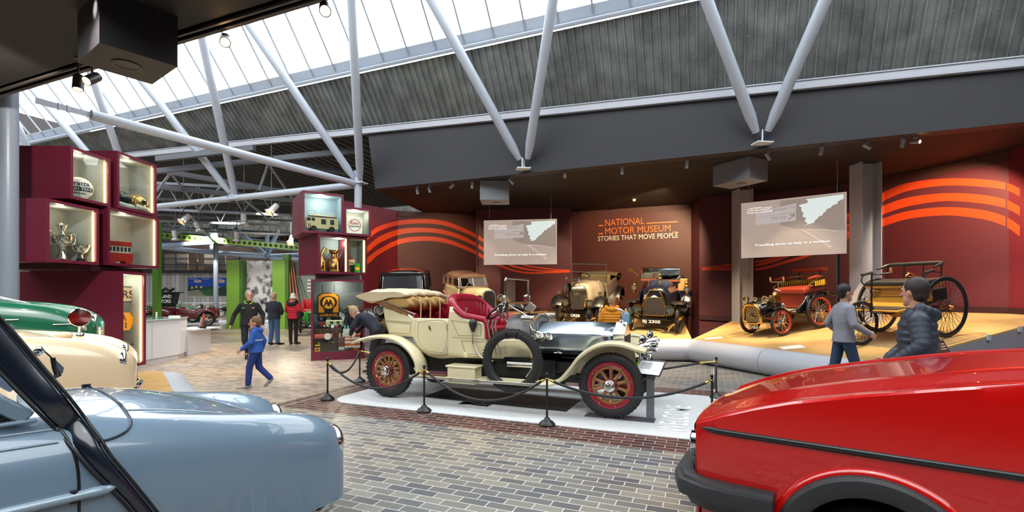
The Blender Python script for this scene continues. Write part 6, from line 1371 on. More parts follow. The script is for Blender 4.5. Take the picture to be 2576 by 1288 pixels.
mb = MB(); mb.tube([(1.27, -.07, .43), (1.27, -.08, .8), (1.1, 0, .9)], .012, 6); mb.tube([(1.27, .07, .43), (1.27, .08, .8), (1.1, 0, .9)], .012, 6); mb.build('front_fork', IRON, BZ, sm=50)
mb = MB(); mb.lathe([(.05, 0), (.07, .1), (.08, .22), (.05, .3), (.0, .32)], (-.3, -.2, .9), (0, 0, 1), 16); mb.lathe([(.0, 0), (.1, .01), (.05, .04), (0, .08)], (-.25, -.1, 1.12), (0, 0, 1), 16); mb.build('brass_tank', COPP, BZ, sm=50)
mb = MB(); mb.bb(-.5, .05, -.35, .35, .62, .88); mb.build('engine', IRON, BZ, bevel=.02); mb = MB(); mb.lathe([(.36, -.02), (.36, .02), (.31, .02), (.31, -.02), (.36, -.02)], (-.35, 0, .45), (0, 0, 1), 32); mb.build('flywheel', IRON, BZ, sm=40)
mb = MB(); mb.lathe([(.06, -.1), (.09, -.1), (.09, .1), (.06, .1)], (.45, .1, .52), (0, 1, 0), 20); mb.build('belt_pulley', OAK, BZ, sm=40)
mb = MB(); mb.tube([(.35, -.3, .9), (.42, -.4, .95), (.4, -.45, .8)], .015, 8); mb.torus((.42, -.38, .9), .06, .012, (1, 0, .2), 18, 6); mb.build('brass_fittings', BRASS, BZ, sm=50)
hv = (-.966, -.258); place_on(BZ, 7.94, 9.61, hv, rz2, .006)
# caption cards and the anchored cable on the right ramp
LBL = mat('card_black', '#1c1b1d', .4)
def card(nm, px, py, w, d, m, label, rz, grp=None):
    Y = 10
    p = None
    lo, hi = 4., 30.
    for _ in range(50):
        Y = (lo+hi)/2; q = at(px, py, Y)
        if q.z > rz2(q.x, q.y): lo = Y
        else: hi = Y
    mb = MB(); mb.bb(-w/2, w/2, -d/2, d/2, 0, .006); o = mb.build(nm, m, None, sm=0); place_on(o, q.x, q.y, (math.cos(rz), math.sin(rz)), rz2, .001); return tag(o, label, 'card', grp)
WC = mat('card_white', '#ece7dc', .5)
card('caption_card', 1992, 874, .42, .30, WC, 'white caption card lying on the gold ramp in front of the three-wheeler', -.2, 'caption cards on the ramp')
card('caption_card', 1795, 851, .40, .22, WC, 'white caption card at the left end of the right gold ramp', -.3, 'caption cards on the ramp')
o = MB(); a = at(2340, 890, 8.35); bpl = [at(2338, 868, 8.5), at(2372, 855, 8.6), at(2392, 885, 8.15), at(2352, 886, 8.15)]; o.prism(bpl, (0, 0, -.01)); sgn = tag(o.build('caption_board', LBL, sm=0), 'black caption panel propped at the ramp edge behind the padded jacket', 'sign')
for k in range(3): mb = MB(); p0_, p1_ = bpl[0].lerp(bpl[3], .3+.22*k), bpl[1].lerp(bpl[2], .3+.22*k); mb.bar(p0_.lerp(p1_, .5)+Vector((0, -.004, .004)), p0_.lerp(p1_, .85)+Vector((0, -.004, .004)), .02, .004); mb.build('caption_line', WC, sgn, sm=0)
# ================================================================ stacked display cases and what is in them
LINER = mat('case_liner', '#a9afae', .6); LINERB = mat('case_liner_blue', '#93aab6', .6); LED = mat('led_strip', '#ffe0a8', .4, emit='#ffd08a', es=9)
def case(label, p, yaw, w, d, h, led=True, liner=None, fr=.055, base=0.0, lamp=2.2, mull=None):
    t = thing('display_case', label, 'display case', p, yaw, 'stacked maroon display cases')
    for nm, b in (('side_panel', (0, fr*.6, 0, d, 0, h)), ('side_panel', (w-fr*.6, w, 0, d, 0, h)), ('top_panel', (fr*.6, w-fr*.6, 0, d, h-fr, h)), ('bottom_panel', (fr*.6, w-fr*.6, 0, d, 0, fr+base)), ('back_panel', (fr*.6, w-fr*.6, d-.03, d, fr+base, h-fr))):
        mb = MB(); mb.bb(*b); mb.build(nm, MAROON, t, sm=0)
    for x0, x1 in ((fr*.6, fr), (w-fr, w-fr*.6)): mb = MB(); mb.bb(x0, x1, 0, .06, fr+base, h-fr); mb.build('front_frame', MAROON, t, sm=0)
    di = min(d-.04, .62); L_ = liner or LINER; x0, x1, z0, z1 = fr*.6+.002, w-fr*.6-.002, fr+base+.001, h-fr-.001
    mb = MB(); mb.add([(x0, .07, z0), (x1, .07, z0), (x1, di, z0), (x0, di, z0), (x0, .07, z1), (x1, .07, z1), (x1, di, z1), (x0, di, z1)], [(0, 1, 2, 3), (4, 5, 6, 7), (3, 2, 6, 7), (0, 3, 7, 4), (1, 2, 6, 5)]); mb.build('liner', L_, t, sm=0, outward=False)
    mb = MB(); mb.bb(fr, w-fr, .02, .026, fr+base, h-fr); mb.build('glass_front', GLASS, t, sm=0)
    if mull: mb = MB(); mb.bb(mull-fr*.4, mull+fr*.4, .0, di, fr+base, h-fr); mb.build('divider', MAROON, t, sm=0)
    if led:
        for xl in ([w-fr-.03] if not mull else [mull-fr*.4-.025, w-fr-.03]):
            mb = MB(); mb.bb(xl, xl+.022, .05, .07, fr+base+.02, h-fr-.02); mb.build('led_strip', LED, t, sm=0)
    M = Matrix.Translation(Vector(p)) @ Matrix.Rotation(yaw, 4, 'Z'); q = M @ Vector((w*.5, di*.45, h-fr-.12))
    pointl('case_lamp', q, lamp, (1, .86, .66), .06)
    return t, M, fr+base
def put(name, label, cat, M, x, y, z, rz=0.0, group=None):
    p = M @ Vector((x, y, z)); yaw = math.atan2(M[1][0], M[0][0]); return thing(name, label, cat, p, yaw+rz, group)
SILVER = mat('silver', '#e6e2d8', .08, 1.0); COPPER = mat('copper_bright', '#c9885a', .2, 1.0, noise=(6, '#d9a36a', .3)); CREAMT = mat('toy_cream', '#e2cf9c', .35, coat=.5); WINB = mat('toy_window', '#39424a', .15)
TW = mat('tin_white', '#eceae4', .4); TR_ = mat('tin_red', '#b5281f', .35); TY = mat('tin_yellow', '#e3ad1b', .4); TG = mat('tin_green', '#2f8f2c', .4); DKT = mat('toy_black', '#161617', .4)
# ---- left stack (faces towards +X)
Q = PI/2
cTL, mTL, b = case('upper left maroon case holding the white petrol globe', (-8.3, 9.12, 3.49), Q, .91, 1.3, .99)
g = put('petrol_globe', 'white petrol pump globe with dark lettering in the upper left case', 'petrol globe', mTL, .53, .32, b, -.75, 'petrol pump globes')
GLB = mat('globe_white', '#f1eee4', .3, coat=.4)
mb = MB(); mb.ball((0, 0, .25), (.225, .12, .225), 24, 16); mb.lathe([(.1, 0), (.1, .05)], (0, 0, 0), (0, 0, 1), 20); gb_ = mb.build('globe', GLB, g, sm=60)
def wrap(o, k):
    for v in o.data.vertices: v.co.y = -.12*math.sqrt(max(0, 1-(v.co.x/.225)**2-((v.co.z-.25)/.225)**2))-k
mb = MB(); mb.grid([[Vector((lerp(-.21, .21, i/20), 0, z)) for i in range(21)] for z in (.185, .225, .265)]); bd_ = mb.build('band', mat('globe_navy', '#1d2233', .4), gb_, outward=False); wrap(bd_, .003)
for w_ in (('Pratts', mat('globe_purple', '#5a2a55', .4), .15, .295, .30, .09), ('HIGH TEST', TW, .19, .2, .38, .05), ('SEALED', DKT, .1, .125, .2, .032)):
    o = text('lettering', w_[0], w_[1], (-w_[2], 0, w_[3]), (1, 0, 0), (0, 0, 1), w_[4], w_[5], gb_, 0, bold=.02); wrap(o, .006)
cTR, mTR, b = case('upper right maroon case holding the gold racing helmet', (-8.3, 10.2, 3.51), Q, 1.13, 1.3, 1.2)
def helmet(M, x, y, z, rz, shell_m, label):
    t = put('racing_helmet', label, 'helmet', M, x, y, z, rz, 'racing helmets'); t.scale = (1.3, 1.3, 1.3); mb = MB()
    mb.ball((0, 0, .17), (.165, .135, .15), 20, 14); sh = mb.build('helmet_shell', shell_m, t, sm=60)
    mb = MB(); mb.grid([[Vector((.1+.09*math.cos(a), .138*math.sin(a), z_)) for a in frange(-1.2, 1.2, 12)] for z_ in (.13, .2)]); mb.build('visor', mat('visor_dark', '#20232a', .1, coat=1), t, sm=60)
    mb = MB(); mb.tube([(.05, -.14, .1), (.14, -.09, .07), (.175, 0, .06), (.14, .09, .07), (.05, .14, .1)], .035, 10); mb.build('chin_guard', TW, t, sm=60)
    mb = MB(); mb.torus((0, 0, .06), .13, .02, (0, 0, 1), 24, 8); mb.build('rim', TW, t, sm=60); return t
helmet(mTR, .90, .32, b, -1.2, mat('helmet_gold', '#c9a555', .2, .5, coat=1), 'gold and white racing helmet in the upper right case')
helmet(mTR, .56, .40, b, -1.5, mat('helmet_black', '#25242a', .3, coat=.6), 'dark racing helmet with coloured flashes half hidden beside the gold one')
mb = MB(); mb.bb(-.1, .1, -.15, -.137, .1, .14)
cBL, mBL, b = case('lower left maroon case holding two silver trophies', (-8.3, 8.65, 2.27), Q, 1.1, 1.3, 1.13)
t = put('trophy_cup', 'tall silver trophy with big curled handles and a lidded top', 'trophy', mBL, .68, .36, b, 0, 'silver trophies')
mb = MB(); mb.lathe([(0, 0), (.13, 0), (.13, .03), (.09, .06), (.08, .12), (.05, .15), (.035, .22), (.06, .27), (.13, .33), (.16, .42), (.165, .48), (.12, .5), (.08, .54), (.05, .58), (.07, .64), (.10, .69), (.09, .71), (.03, .74), (0, .78)], n=28); mb.build('bowl', SILVER, t, sm=50)
for s in (-1, 1): mb = MB(); mb.tube(smooth_path([(s*.14, 0, .48), (s*.24, 0, .55), (s*.29, 0, .46), (s*.24, 0, .33), (s*.12, 0, .31)], 5), .013, 8); mb.build('handle', SILVER, t, sm=60)
t = put('trophy_cup', 'small silver two handled cup on a black base', 'trophy', mBL, .93, .2, b, 0, 'silver trophies')
mb = MB(); mb.lathe([(0, .07), (.05, .07), (.02, .1), (.02, .15), (.09, .2), (.125, .29), (.13, .34), (.122, .34), (.11, .28), (0, .2)], n=24); mb.build('bowl', SILVER, t, sm=50)
mb = MB(); mb.lathe([(0, 0), (.085, 0), (.085, .05), (.06, .07), (0, .07)], n=24); mb.build('base', DKT, t, sm=40)
for s in (-1, 1): mb = MB(); mb.tube(smooth_path([(s*.12, 0, .32), (s*.19, 0, .33), (s*.19, 0, .24), (s*.08, 0, .19)], 5), .01, 8); mb.build('handle', SILVER, t, sm=60)
t = put('trophy_cup', 'silver goblet with wooden plinth half hidden behind the tall trophy', 'trophy', mBL, .38, .5, b, 0, 'silver trophies')
mb = MB(); mb.lathe([(.09, 0), (.05, .05), (.03, .2), (.12, .3), (.15, .45), (.1, .47), (0, .47)], n=20); mb.build('bowl', SILVER, t, sm=50)
t = put('wooden_block', 'small brown wooden plaque stand between the two silver cups', 'stand', mBL, .80, .42, b+0); mb = MB(); mb.bb(-.07, .07, -.04, .04, .0, .10); mb.build('block', mat('plinth_wood', '#7b4327', .4, coat=.4), t, bevel=.006)
cBR, mBR, b = case('lower right maroon case holding the red toy bus', (-8.3, 9.96, 2.29), Q, 1.44, 1.3, 1.2)
t = put('toy_bus', 'red and cream open backed toy double decker bus', 'toy', mBR, .70, .36, b, -.5, 'toys in the cases')
mb = MB(); mb.bb(-.24, .24, -.11, .11, .07, .25); bd = mb.build('lower_deck', TR_, t, bevel=.008); mb = MB(); mb.bb(-.24, .2, -.11, .11, .25, .40); mb.build('upper_deck', mat('bus_cream', '#e8dfc4', .4), t, bevel=.008)
mb = MB(); mb.bb(-.25, .21, -.12, .12, .40, .50); mb.build('advert_boards', TR_, t, bevel=.004)
for i in range(6): mb = MB(); mb.bb(-.21+i*.07, -.16+i*.07, -.113, -.108, .28, .38); mb.build('window', WINB, t, sm=0)
for x in (-.15, .15):
    for s in (-1, 1): mb = MB(); mb.lathe([(0, -.02), (.06, -.02), (.065, 0), (.06, .02), (0, .02)], (x, s*.11, .065), (0, 1, 0), 18); mb.build('wheel', TR_, t)
text('lettering', 'GENERAL', TY, (-.2, -.122, .43), (1, 0, 0), (0, 0, 1), .36, .035, t, .001) if False else None
cT, mT, b = case('tall narrow maroon case with a yellow road sign at its glass end', (-8.0, 9.93, .16), Q, .67, 2.08, 2.0, liner=LINER, lamp=5)
t = put('enamel_sign', 'weathered white enamel sign with black letters RS in the tall left case', 'sign', mT, .45, .30, 1.36, 0, 'old signs')
mb = MB(); mb.bb(-.22, .3, -.01, .01, 0, .34); pl = mb.build('plate', mat('enamel_white', '#cfc9bd', .4, noise=(8, '#b4aa98', .2)), t, bevel=.01); text('lettering', 'RS', DKT, (-.06, -.012, .09), (1, 0, 0), (0, 0, 1), .3, .17, pl, .002, bold=.01)
for z in (.0, .32): mb = MB(); mb.bb(-.22, .3, -.014, .012, z, z+.02); mb.build('border', DKT, pl)
t = put('road_sign', 'yellow arrow shaped road sign reading A 31', 'sign', mT, .42, .26, .76, 0, 'old signs')
mb = MB(); mb.prism([(-.25, 0, 0), (.12, 0, 0), (.27, 0, .19), (.12, 0, .38), (-.25, 0, .38)], (0, .02, 0)); pl = mb.build('plate', mat('sign_yellow', '#e39a16', .35), t, sm=0)
text('lettering', 'A', DKT, (-.13, -.003, .21), (1, 0, 0), (0, 0, 1), .17, .14, pl, .002, bold=.02); text('lettering', '31', DKT, (-.13, -.003, .045), (1, 0, 0), (0, 0, 1), .17, .13, pl, .002, bold=.02)
t = put('brass_lever', 'dark bronze lever handle low in the tall left case', 'tool', mT, .45, .25, .3); mb = MB(); mb.tube([(-.15, 0, .12), (.05, 0, .14), (.22, 0, .15)], [.012, .03, .012], 8); mb.cyl((0, 0, 0), (0, 0, .14), .015, n=8); mb.build('lever', mat('bronze', '#5d4a38', .4, .6), t, sm=50)
mb = MB(); mb.bb(-9.9, -8.45, 9.2, 11.1, 2.165, 2.262); tag(mb.build('case_plinth', mat('plinth_dark', '#3c1420', .5), sm=0), 'dark recessed plinth between the tall left case and the cases above', 'plinth')
# ---- right stack
A2, A1, A0 = math.radians(21.6), math.radians(40), math.radians(33)
cRT, mRT, b = case('large floor standing maroon case full of motoring souvenirs', (-5.12, 12.35, 0), A2, 1.31, 1.1, 2.08, led=False, liner=mat('case_liner_slate', '#5c666e', .6), base=.16, lamp=12)
p1 = Vector((-4.88, 12.2, 2.22)); cR2, mR2, b2 = case('middle maroon case in two bays with copper cans and oil tins', p1, A1, 1.29, 1.6, 1.0, liner=LINERB, mull=.76, lamp=5)
cRA, mRA, bA = case('topmost maroon case holding the cream toy caravan bus', (-5.19, 12.0, 3.235), A0, 1.0, 1.5, 1.04, led=False, liner=mat('case_liner_sky', '#8ea9bd', .6), lamp=8)
cRB, mRB, bB = case('small upper maroon case holding the white petrol globe with red lettering', (-4.345, 12.55, 3.235), A0, .70, .9, .74, led=False, lamp=5)
mb = MB(); mb.bb(.1, 1.2, .1, .9, 2.085, 2.215); o = mb.build('case_plinth', mat('plinth_dark'), sm=0); o.matrix_world = mRT; tag(o, 'dark recessed plinth between the floor case and the middle right case', 'plinth')
t = put('toy_van', 'large cream toy mobile office van with roof racks in the topmost case', 'toy', mRA, .50, .30, bA, 0, 'toys in the cases')
mb = MB(); mb.prism([(-.38, -.13, .08), (-.38, -.13, .24), (-.36, -.13, .36), (-.3, -.13, .42), (-.08, -.13, .44), (.3, -.13, .42), (.40, -.13, .34), (.42, -.13, .08)], (0, .26, 0)); bd = mb.build('body', CREAMT, t, bevel=.02, bseg=3)
for x0, x1, z0, z1 in ((-.36, -.27, .27, .35), (-.25, -.17, .27, .35), (-.02, .1, .2, .33), (.2, .3, .2, .33)): mb = MB(); mb.bb(x0, x1, -.134, -.128, z0, z1); mb.build('window', WINB, bd, bevel=.004)
mb = MB(); mb.bb(-.34, .36, -.135, -.128, .375, .405); mb.build('roof_band', mat('band_plum', '#4a2b3d', .4), bd)
for x in (-.33, -.29): mb = MB(); mb.bb(x, x+.018, -.136, -.13, .1, .2); mb.build('stripe', mat('band_plum'), bd)
for x in (-.2, .24): 
    for s in (-1, 1): mb = MB(); mb.lathe([(0, -.02), (.075, -.02), (.08, 0), (.075, .02), (0, .02)], (x, s*.125, .08), (0, 1, 0), 20); mb.build('wheel', DKT, t)
for x in (-.22, .25): 
    mb = MB()
    for z in (.46, .52): mb.tube([(x-.08, -.1, z), (x+.08, -.1, z), (x+.08, .1, z), (x-.08, .1, z), (x-.08, -.1, z)], .005, 5)
    mb.build('roof_rack', TW, t)
t = put('petrol_globe', 'square white petrol globe with a red ringed logo in the small case', 'petrol globe', mRB, .33, .26, bB, -.1, 'petrol pump globes')
mb = MB(); mb.prism([(-.20, -.07, .02), (-.21, -.07, .4), (-.16, -.07, .46), (.16, -.07, .46), (.21, -.07, .4), (.20, -.07, .02)], (0, .14, 0)); gb_ = mb.build('globe', mat('globe_glass', '#f4f1ea', .3, coat=.5, emit='#fff4dd', es=.25), t, bevel=.03, bseg=3)
ESR = mat('logo_red', '#d02a2e', .4); mb = MB(); mb.torus((0, -.074, .24), .15, .008, (0, 1, 0), 32, 6); mb.build('logo_ring', ESR, gb_)
text('lettering', 'Esso', ESR, (-.105, -.074, .265), (1, 0, 0), (0, 0, 1), .21, .085, gb_, .002, bold=.02); mb = MB(); mb.bb(-.15, .15, -.077, -.071, .19, .235); mb.build('logo_bar', TW, gb_); text('lettering', 'HIGH TEST', mat('globe_navy'), (-.13, -.079, .197), (1, 0, 0), (0, 0, 1), .26, .03, gb_, .001, bold=.02)
def can(M, x, y, z, s, label, slim=False):
    t = put('oil_pourer', label, 'oil can', M, x, y, z, 0, 'copper pouring cans'); mb = MB(); w = .75 if slim else 1
    mb.lathe([(0, 0), (.155*w*s, 0), (.16*w*s, .02*s), (.155*w*s, .28*s), (.13*w*s, .33*s), (.075*w*s, .38*s), (.07*w*s, .46*s), (.0, .46*s)], n=28); mb.build('can_body', COPPER, t, sm=40)
    mb = MB()
    for z_ in (.05, .2, .28): mb.torus((0, 0, z_*s), .157*w*s, .007, (0, 0, 1), 28, 6)
    mb.build('bands', BRASS, t)
    mb = MB(); mb.lathe([(.07*w*s, .46*s), (.1*s, .52*s), (.13*s, .56*s)], (0, 0, 0), (0, 0, 1), 20) if not slim else mb.tube([(0, 0, .44*s), (.03, 0, .55*s), (.1, 0, .66*s)], [.05, .045, .06], 12); mb.build('spout', BRASS, t, sm=50, solid=.004)
    mb = MB(); mb.tube([(.12*s, 0, .36*s), (.22*s, 0, .52*s), (.24*s, 0, .56*s)], .012, 8); mb.build('handle', COPPER, t, sm=50)
can(mR2, .20, .34, b2, .95, 'slim copper pouring can with angled spout in the middle case', True); can(mR2, .52, .34, b2, 1.05, 'broad copper measuring can with flared lip in the middle case')
t = put('bottle_rack', 'rack of clear oil bottles above a small red and black stand', 'rack', mR2, .93, .42, b2); mb = MB(); mb.bb(-.13, .13, -.1, .1, 0, .22); mb.build('stand', mat('rack_black', '#25262a', .4), t); mb = MB(); mb.bb(-.14, .14, -.105, .1, .22, .36); bp_ = mb.build('header_board', mat('rack_cream', '#e7d9b9', .4), t); text('lettering', 'lube', DKT, (-.09, -.107, .25), (1, 0, 0), (0, 0, 1), .2, .07, bp_, .001, bold=.02)
mb = MB(); mb.bb(-.145, .145, -.11, .105, .36, .38); mb.build('tray', TR_, t)
for x in (-.08, .0, .08): mb = MB(); mb.lathe([(0, .38), (.036, .38), (.036, .5), (.015, .56), (.015, .62), (0, .62)], (x, 0, 0), (0, 0, 1), 14); mb.build('bottle', glassmat('bottle_glass', '#dfe4e2', .12), t, sm=50)
for nm, x, y, w, h, m, lb in (('oil_tin', .84, .2, .075, .30, TY, 'tall yellow oil tin at the left of the narrow bay'), ('oil_tin', 1.12, .28, .15, .26, TG, 'green oil tin with pale label in the narrow bay')):
    t = put(nm, lb, 'tin', mR2, x, y, b2, -.2, 'oil tins'); mb = MB(); mb.bb(-w/2, w/2, -.06, .06, 0, h); bd = mb.build('tin_body', m, t, bevel=.012, bseg=2); mb = MB(); mb.bb(-w*.35, w*.35, -.063, -.059, h*.3, h*.6); mb.build('tin_label', TY if m is TG else mat('tin_blue', '#284a8a', .4), bd); mb = MB(); mb.lathe([(.018, h), (.018, h+.025), (0, h+.025)], (-w*.2, 0, 0), (0, 0, 1), 10); mb.build('cap', TR_, t)
# floor case contents: x 0..1.31, front at y=0
Z0 = b
BZL = .055+.16
t = put('hanging_sign', 'black and yellow hanging garage sign with a winged round emblem', 'sign', mRT, .42, .38, 1.08, .12, 'old signs')
AMB = mat('sign_amber', '#d98a1c', .35, coat=.3); SBK = mat('sign_black', '#1d1714', .4)
mb = MB(); mb.prism([(-.27, -.04, 0), (-.27, -.04, .58), (-.15, -.04, .66), (.15, -.04, .66), (.27, -.04, .58), (.27, -.04, 0)], (0, .08, 0)); bd = mb.build('sign_body', SBK, t, bevel=.01)
mb = MB(); mb.prism([(-.25, -.046, .14), (-.25, -.046, .56), (-.14, -.046, .635), (.14, -.046, .635), (.25, -.046, .56), (.25, -.046, .14)], (0, .004, 0)); mb.build('amber_panel', AMB, bd, sm=0)
mb = MB(); mb.prism([(.1+0*k, -.05, .14) if False else (x, -.05, z) for k, (x, z) in enumerate([(-.1, .14), (-.12, .24), (-.2, .33), (-.215, .44), (-.15, .54), (0, .585), (.15, .54), (.215, .44), (.2, .33), (.12, .24), (.1, .14)])], (0, .004, 0)); mb.build('wing_emblem', SBK, bd, sm=0)
mb = MB(); mb.lathe([(0, .054), (.155, .053)], (0, 0, .395), (0, -1, 0), 28); mb.build('round_badge', mat('badge_amber', '#f0a527', .35), bd, sm=0)
text('lettering', 'A', SBK, (-.125, -.057, .315), (1, 0, 0), (0, 0, 1), .16, .17, bd, .001, bold=.03); text('lettering', 'A', SBK, (-.035, -.058, .315), (1, 0, 0), (0, 0, 1), .16, .17, bd, .001, bold=.03)
text('lettering', 'GARAGE', AMB, (-.22, -.044, .04), (1, 0, 0), (0, 0, 1), .44, .065, bd, .002, bold=.015)
for x in (-.15, .15): mb = MB(); mb.cyl((x, 0, .6), (x, 0, .86), .008, n=6); mb.build('hanger', BLACK, t)
t = put('ring_sign', 'round white ring sign with black HAMPSHIRE lettering', 'sign', mRT, .62, .45, .78, .05, 'old signs')
mb = MB(); mb.lathe([(.15, 0), (.24, 0), (.245, .012), (.24, .024), (.15, .024), (.145, .012), (.15, 0)], (0, 0, .22), (0, 1, 0), 40); rg = mb.build('ring', TW, t, sm=40)
def arc_text(s, R_, a0, da, parent, c, y):
    for i, ch in enumerate(s):
        a = a0-da*i; x, z = math.cos(a)*R_, math.sin(a)*R_; xd = Vector((math.sin(a), 0, -math.cos(a))); yd = Vector((math.cos(a), 0, math.sin(a)))
        text('lettering', ch, DKT, Vector((c[0]+x, y, c[1]+z))-xd*.02, xd, yd, .012 if ch == 'I' else .036, .05, parent, .001, bold=.02)
arc_text('HAMPSHIRE', .172, 2.55, .245, rg, (0, .22), -.003); arc_text('HURST', .172, -.05, .24, rg, (0, .22), -.003) if False else arc_text('URST', .172, -.15, .22, rg, (0, .22), -.003)
t = put('uniform_jacket', 'navy patrol uniform with yellow gauntlet cuffs and badges', 'uniform', mRT, 1.06, .42, BZL+.02); NAVYC = mat('uniform_navy', '#181d2f', .85)
mb = MB(); mb.grid([[Vector((rx*math.cos(a), ry*math.sin(a), z)) for a in frange(0, 2*PI, 20)[:-1]] for z, rx, ry in ((0, .15, .1), (.4, .16, .11), (.62, .15, .1), (.9, .18, .11), (1.0, .13, .08), (1.04, .06, .05))], closed=True, capends=True); mb.build('jacket', NAVYC, t, sm=60)
for s in (-1, 1): mb = MB(); mb.tube([(s*.15, 0, .98), (s*.2, -.05, .7), (s*.13, -.14, .5)], [.06, .055, .05], 10); sl = mb.build('sleeve', NAVYC, t, sm=60); mb = MB(); mb.tube([(s*.14, -.13, .52), (s*.06, -.17, .44)], [.055, .035], 10); mb.build('gauntlet', mat('gauntlet_yellow', '#c79a3e', .7), sl, sm=60)
for k in range(4): mb = MB(); mb.ball((.0, -.115, .6+k*.08), .012, 8, 6); mb.build('button', BRASS, t)
t = put('peaked_cap', 'yellow peaked cap on top of the navy uniform', 'cap', mRT, 1.06, .40, BZL+1.06); mb = MB(); mb.lathe([(0, .12), (.14, .11), (.16, .08), (.12, .03), (.12, 0)], n=22); mb.build('crown', mat('cap_yellow', '#d6a548', .7), t, sm=50); mb = MB(); mb.grid([[Vector((r*math.cos(a), r*math.sin(a), -.01*(r > .15))) for a in frange(PI+.5, 2*PI-.5, 10)] for r in (.12, .19)]); mb.build('peak', DKT, t, solid=.006)
SUIT = mat('suitcase_brown', '#573322', .55, noise=(7, '#432619', .25)); SUD = mat('suitcase_dark', '#3d3328', .6)
def suitcase(x, y, z, w, d, h, m, label, rz=0):
    t = put('suitcase', label, 'suitcase', mRT, x, y, z, rz, 'vintage suitcases'); mb = MB(); mb.bb(-w/2, w/2, -d/2, d/2, 0, h); bd = mb.build('case_body', m, t, bevel=.02, bseg=3)
    mb = MB(); mb.tube([(-.06, -d/2, h*.72), (-.05, -d/2-.03, h*.74), (.05, -d/2-.03, h*.74), (.06, -d/2, h*.72)], .008, 6); mb.build('handle', SUD, t)
    for s in (-1, 1): mb = MB(); mb.bb(s*w*.3-.02, s*w*.3+.02, -d/2-.006, -d/2+.01, h*.55, h*.7); mb.build('clasp', BRASS, bd)
suitcase(.36, .40, BZL, .58, .36, .34, SUD, 'dark olive suitcase on the floor of the souvenir case'); suitcase(.42, .41, BZL+.345, .66, .36, .24, SUIT, 'brown leather suitcase stacked on the dark one')
t = put('rolled_rug', 'rolled pinkish red travelling rug with a white oval label', 'rug', mRT, .28, .15, BZL+.33); mb = MB(); mb.cyl((-.2, 0, .06), (.24, 0, .06), .065, n=20); mb.build('roll', mat('rug_red', '#c85a4e', .85), t, sm=50); mb = MB(); mb.lathe([(0, .005), (.085, .0)], (.12, -.066, .06), (0, -1, 0), 24); o = mb.build('oval_label', TW, t, sm=0); mb = MB(); mb.bar((-.3, 0, 0), (.28, 0, 0), .05, .01); mb.build('strap', SUD, t)
t = put('toy_van', 'small cream and green toy caravan on the brown suitcase', 'toy', mRT, .56, .36, BZL+.59, 0, 'toys in the cases'); mb = MB(); mb.bb(-.21, .21, -.08, .08, .05, .21); bd = mb.build('body', mat('van_green', '#c8cf9f', .4), t, bevel=.03, bseg=3)
for x in (-.1, .06): mb = MB(); mb.bb(x, x+.08, -.084, -.078, .11, .18); mb.build('window', WINB, bd)
for x in (-.12, .13): mb = MB(); mb.lathe([(0, -.02), (.05, -.02), (.05, .02), (0, .02)], (x, -.07, .05), (0, 1, 0), 14); mb.build('wheel', DKT, t)
t = put('toy_tractor', 'small dark red toy vehicle beside the toy caravan', 'toy', mRT, .26, .34, BZL+.59, 0, 'toys in the cases'); mb = MB(); mb.bb(-.08, .08, -.06, .06, .04, .17); mb.build('body', mat('toy_maroon', '#7d1f24', .4), t, bevel=.015)
for s in (-1, 1): mb = MB(); mb.lathe([(0, -.015), (.045, -.015), (.045, .015), (0, .015)], (s*.06, -.06, .045), (0, 1, 0), 14); mb.build('wheel', DKT, t)
for i, (x, m, lb) in enumerate(((.33, SILVER, 'chequered'), (.42, SILVER, 'plain silver'), (.52, TW, 'white'), (.63, REDP, 'red'))):
    t = put('car_badge', '%s round car badge propped on the brown suitcase edge' % lb, 'badge', mRT, x, .235, BZL+.59, 0, 'car badges'); mb = MB(); mb.lathe([(0, 0), (.04, 0), (.042, .008), (0, .012)], (0, 0, .044), (0, -1, .15), 20); mb.build('disc', m, t, sm=40); mb = MB(); mb.bb(-.012, .012, -.004, .012, -.0, .02); mb.build('stud', NICKEL, t)
t = put('picnic_box', 'upright brown leather box with small fittings beside the suitcases', 'box', mRT, .74, .24, BZL); mb = MB(); mb.bb(-.09, .09, -.08, .08, 0, .34); bd = mb.build('box_body', mat('leather_brown', '#6b3b2a', .5), t, bevel=.012); mb = MB(); mb.bb(-.07, .07, -.083, -.079, .02, .1); mb.build('label', mat('label_teal', '#c7ddd6', .5), bd)
for x in (-.04, .04): t = put('collector_figure', '%s small figure standing on the brown leather box' % ('left' if x < 0 else 'right'), 'figure', mRT, .74+x, .24, BZL+.342, 0, 'figures on the leather box'); mb = MB(); mb.lathe([(0, 0), (.03, 0), (.02, .05), (.028, .08), (.02, .11), (0, .115)], n=12); mb.build('figure', mat('figure_cream', '#d8cbb4', .5), t, sm=50)
STR = mat('stripe_orange', '#e0692a', .5)
for i, (x, w) in enumerate(((.92, .19), (1.115, .19))):
    t = put('striped_box', 'orange and white striped box, the %s of the pair by the floor' % ('left' if i == 0 else 'right'), 'box', mRT, x, .24, BZL, 0, 'striped boxes')
    mb = MB(); mb.bb(-w/2, w/2, -.1, .1, 0, .36); bd = mb.build('box_body', STR, t, bevel=.006)
    for z in (.07, .19, .29): mb = MB(); mb.bb(-w/2-.002, w/2+.002, -.103, .103, z, z+.055); mb.build('white_stripe', TW, bd)
t = put('spares_carton', 'white and teal carton with bulbs and bottles on the striped boxes', 'box', mRT, .93, .24, BZL+.365); mb = MB(); mb.bb(-.15, .13, -.09, .09, 0, .2); bd = mb.build('carton', TW, t, bevel=.006); mb = MB(); mb.bb(-.12, .1, -.093, -.089, .03, .1); mb.build('carton_label', mat('label_teal'), bd)
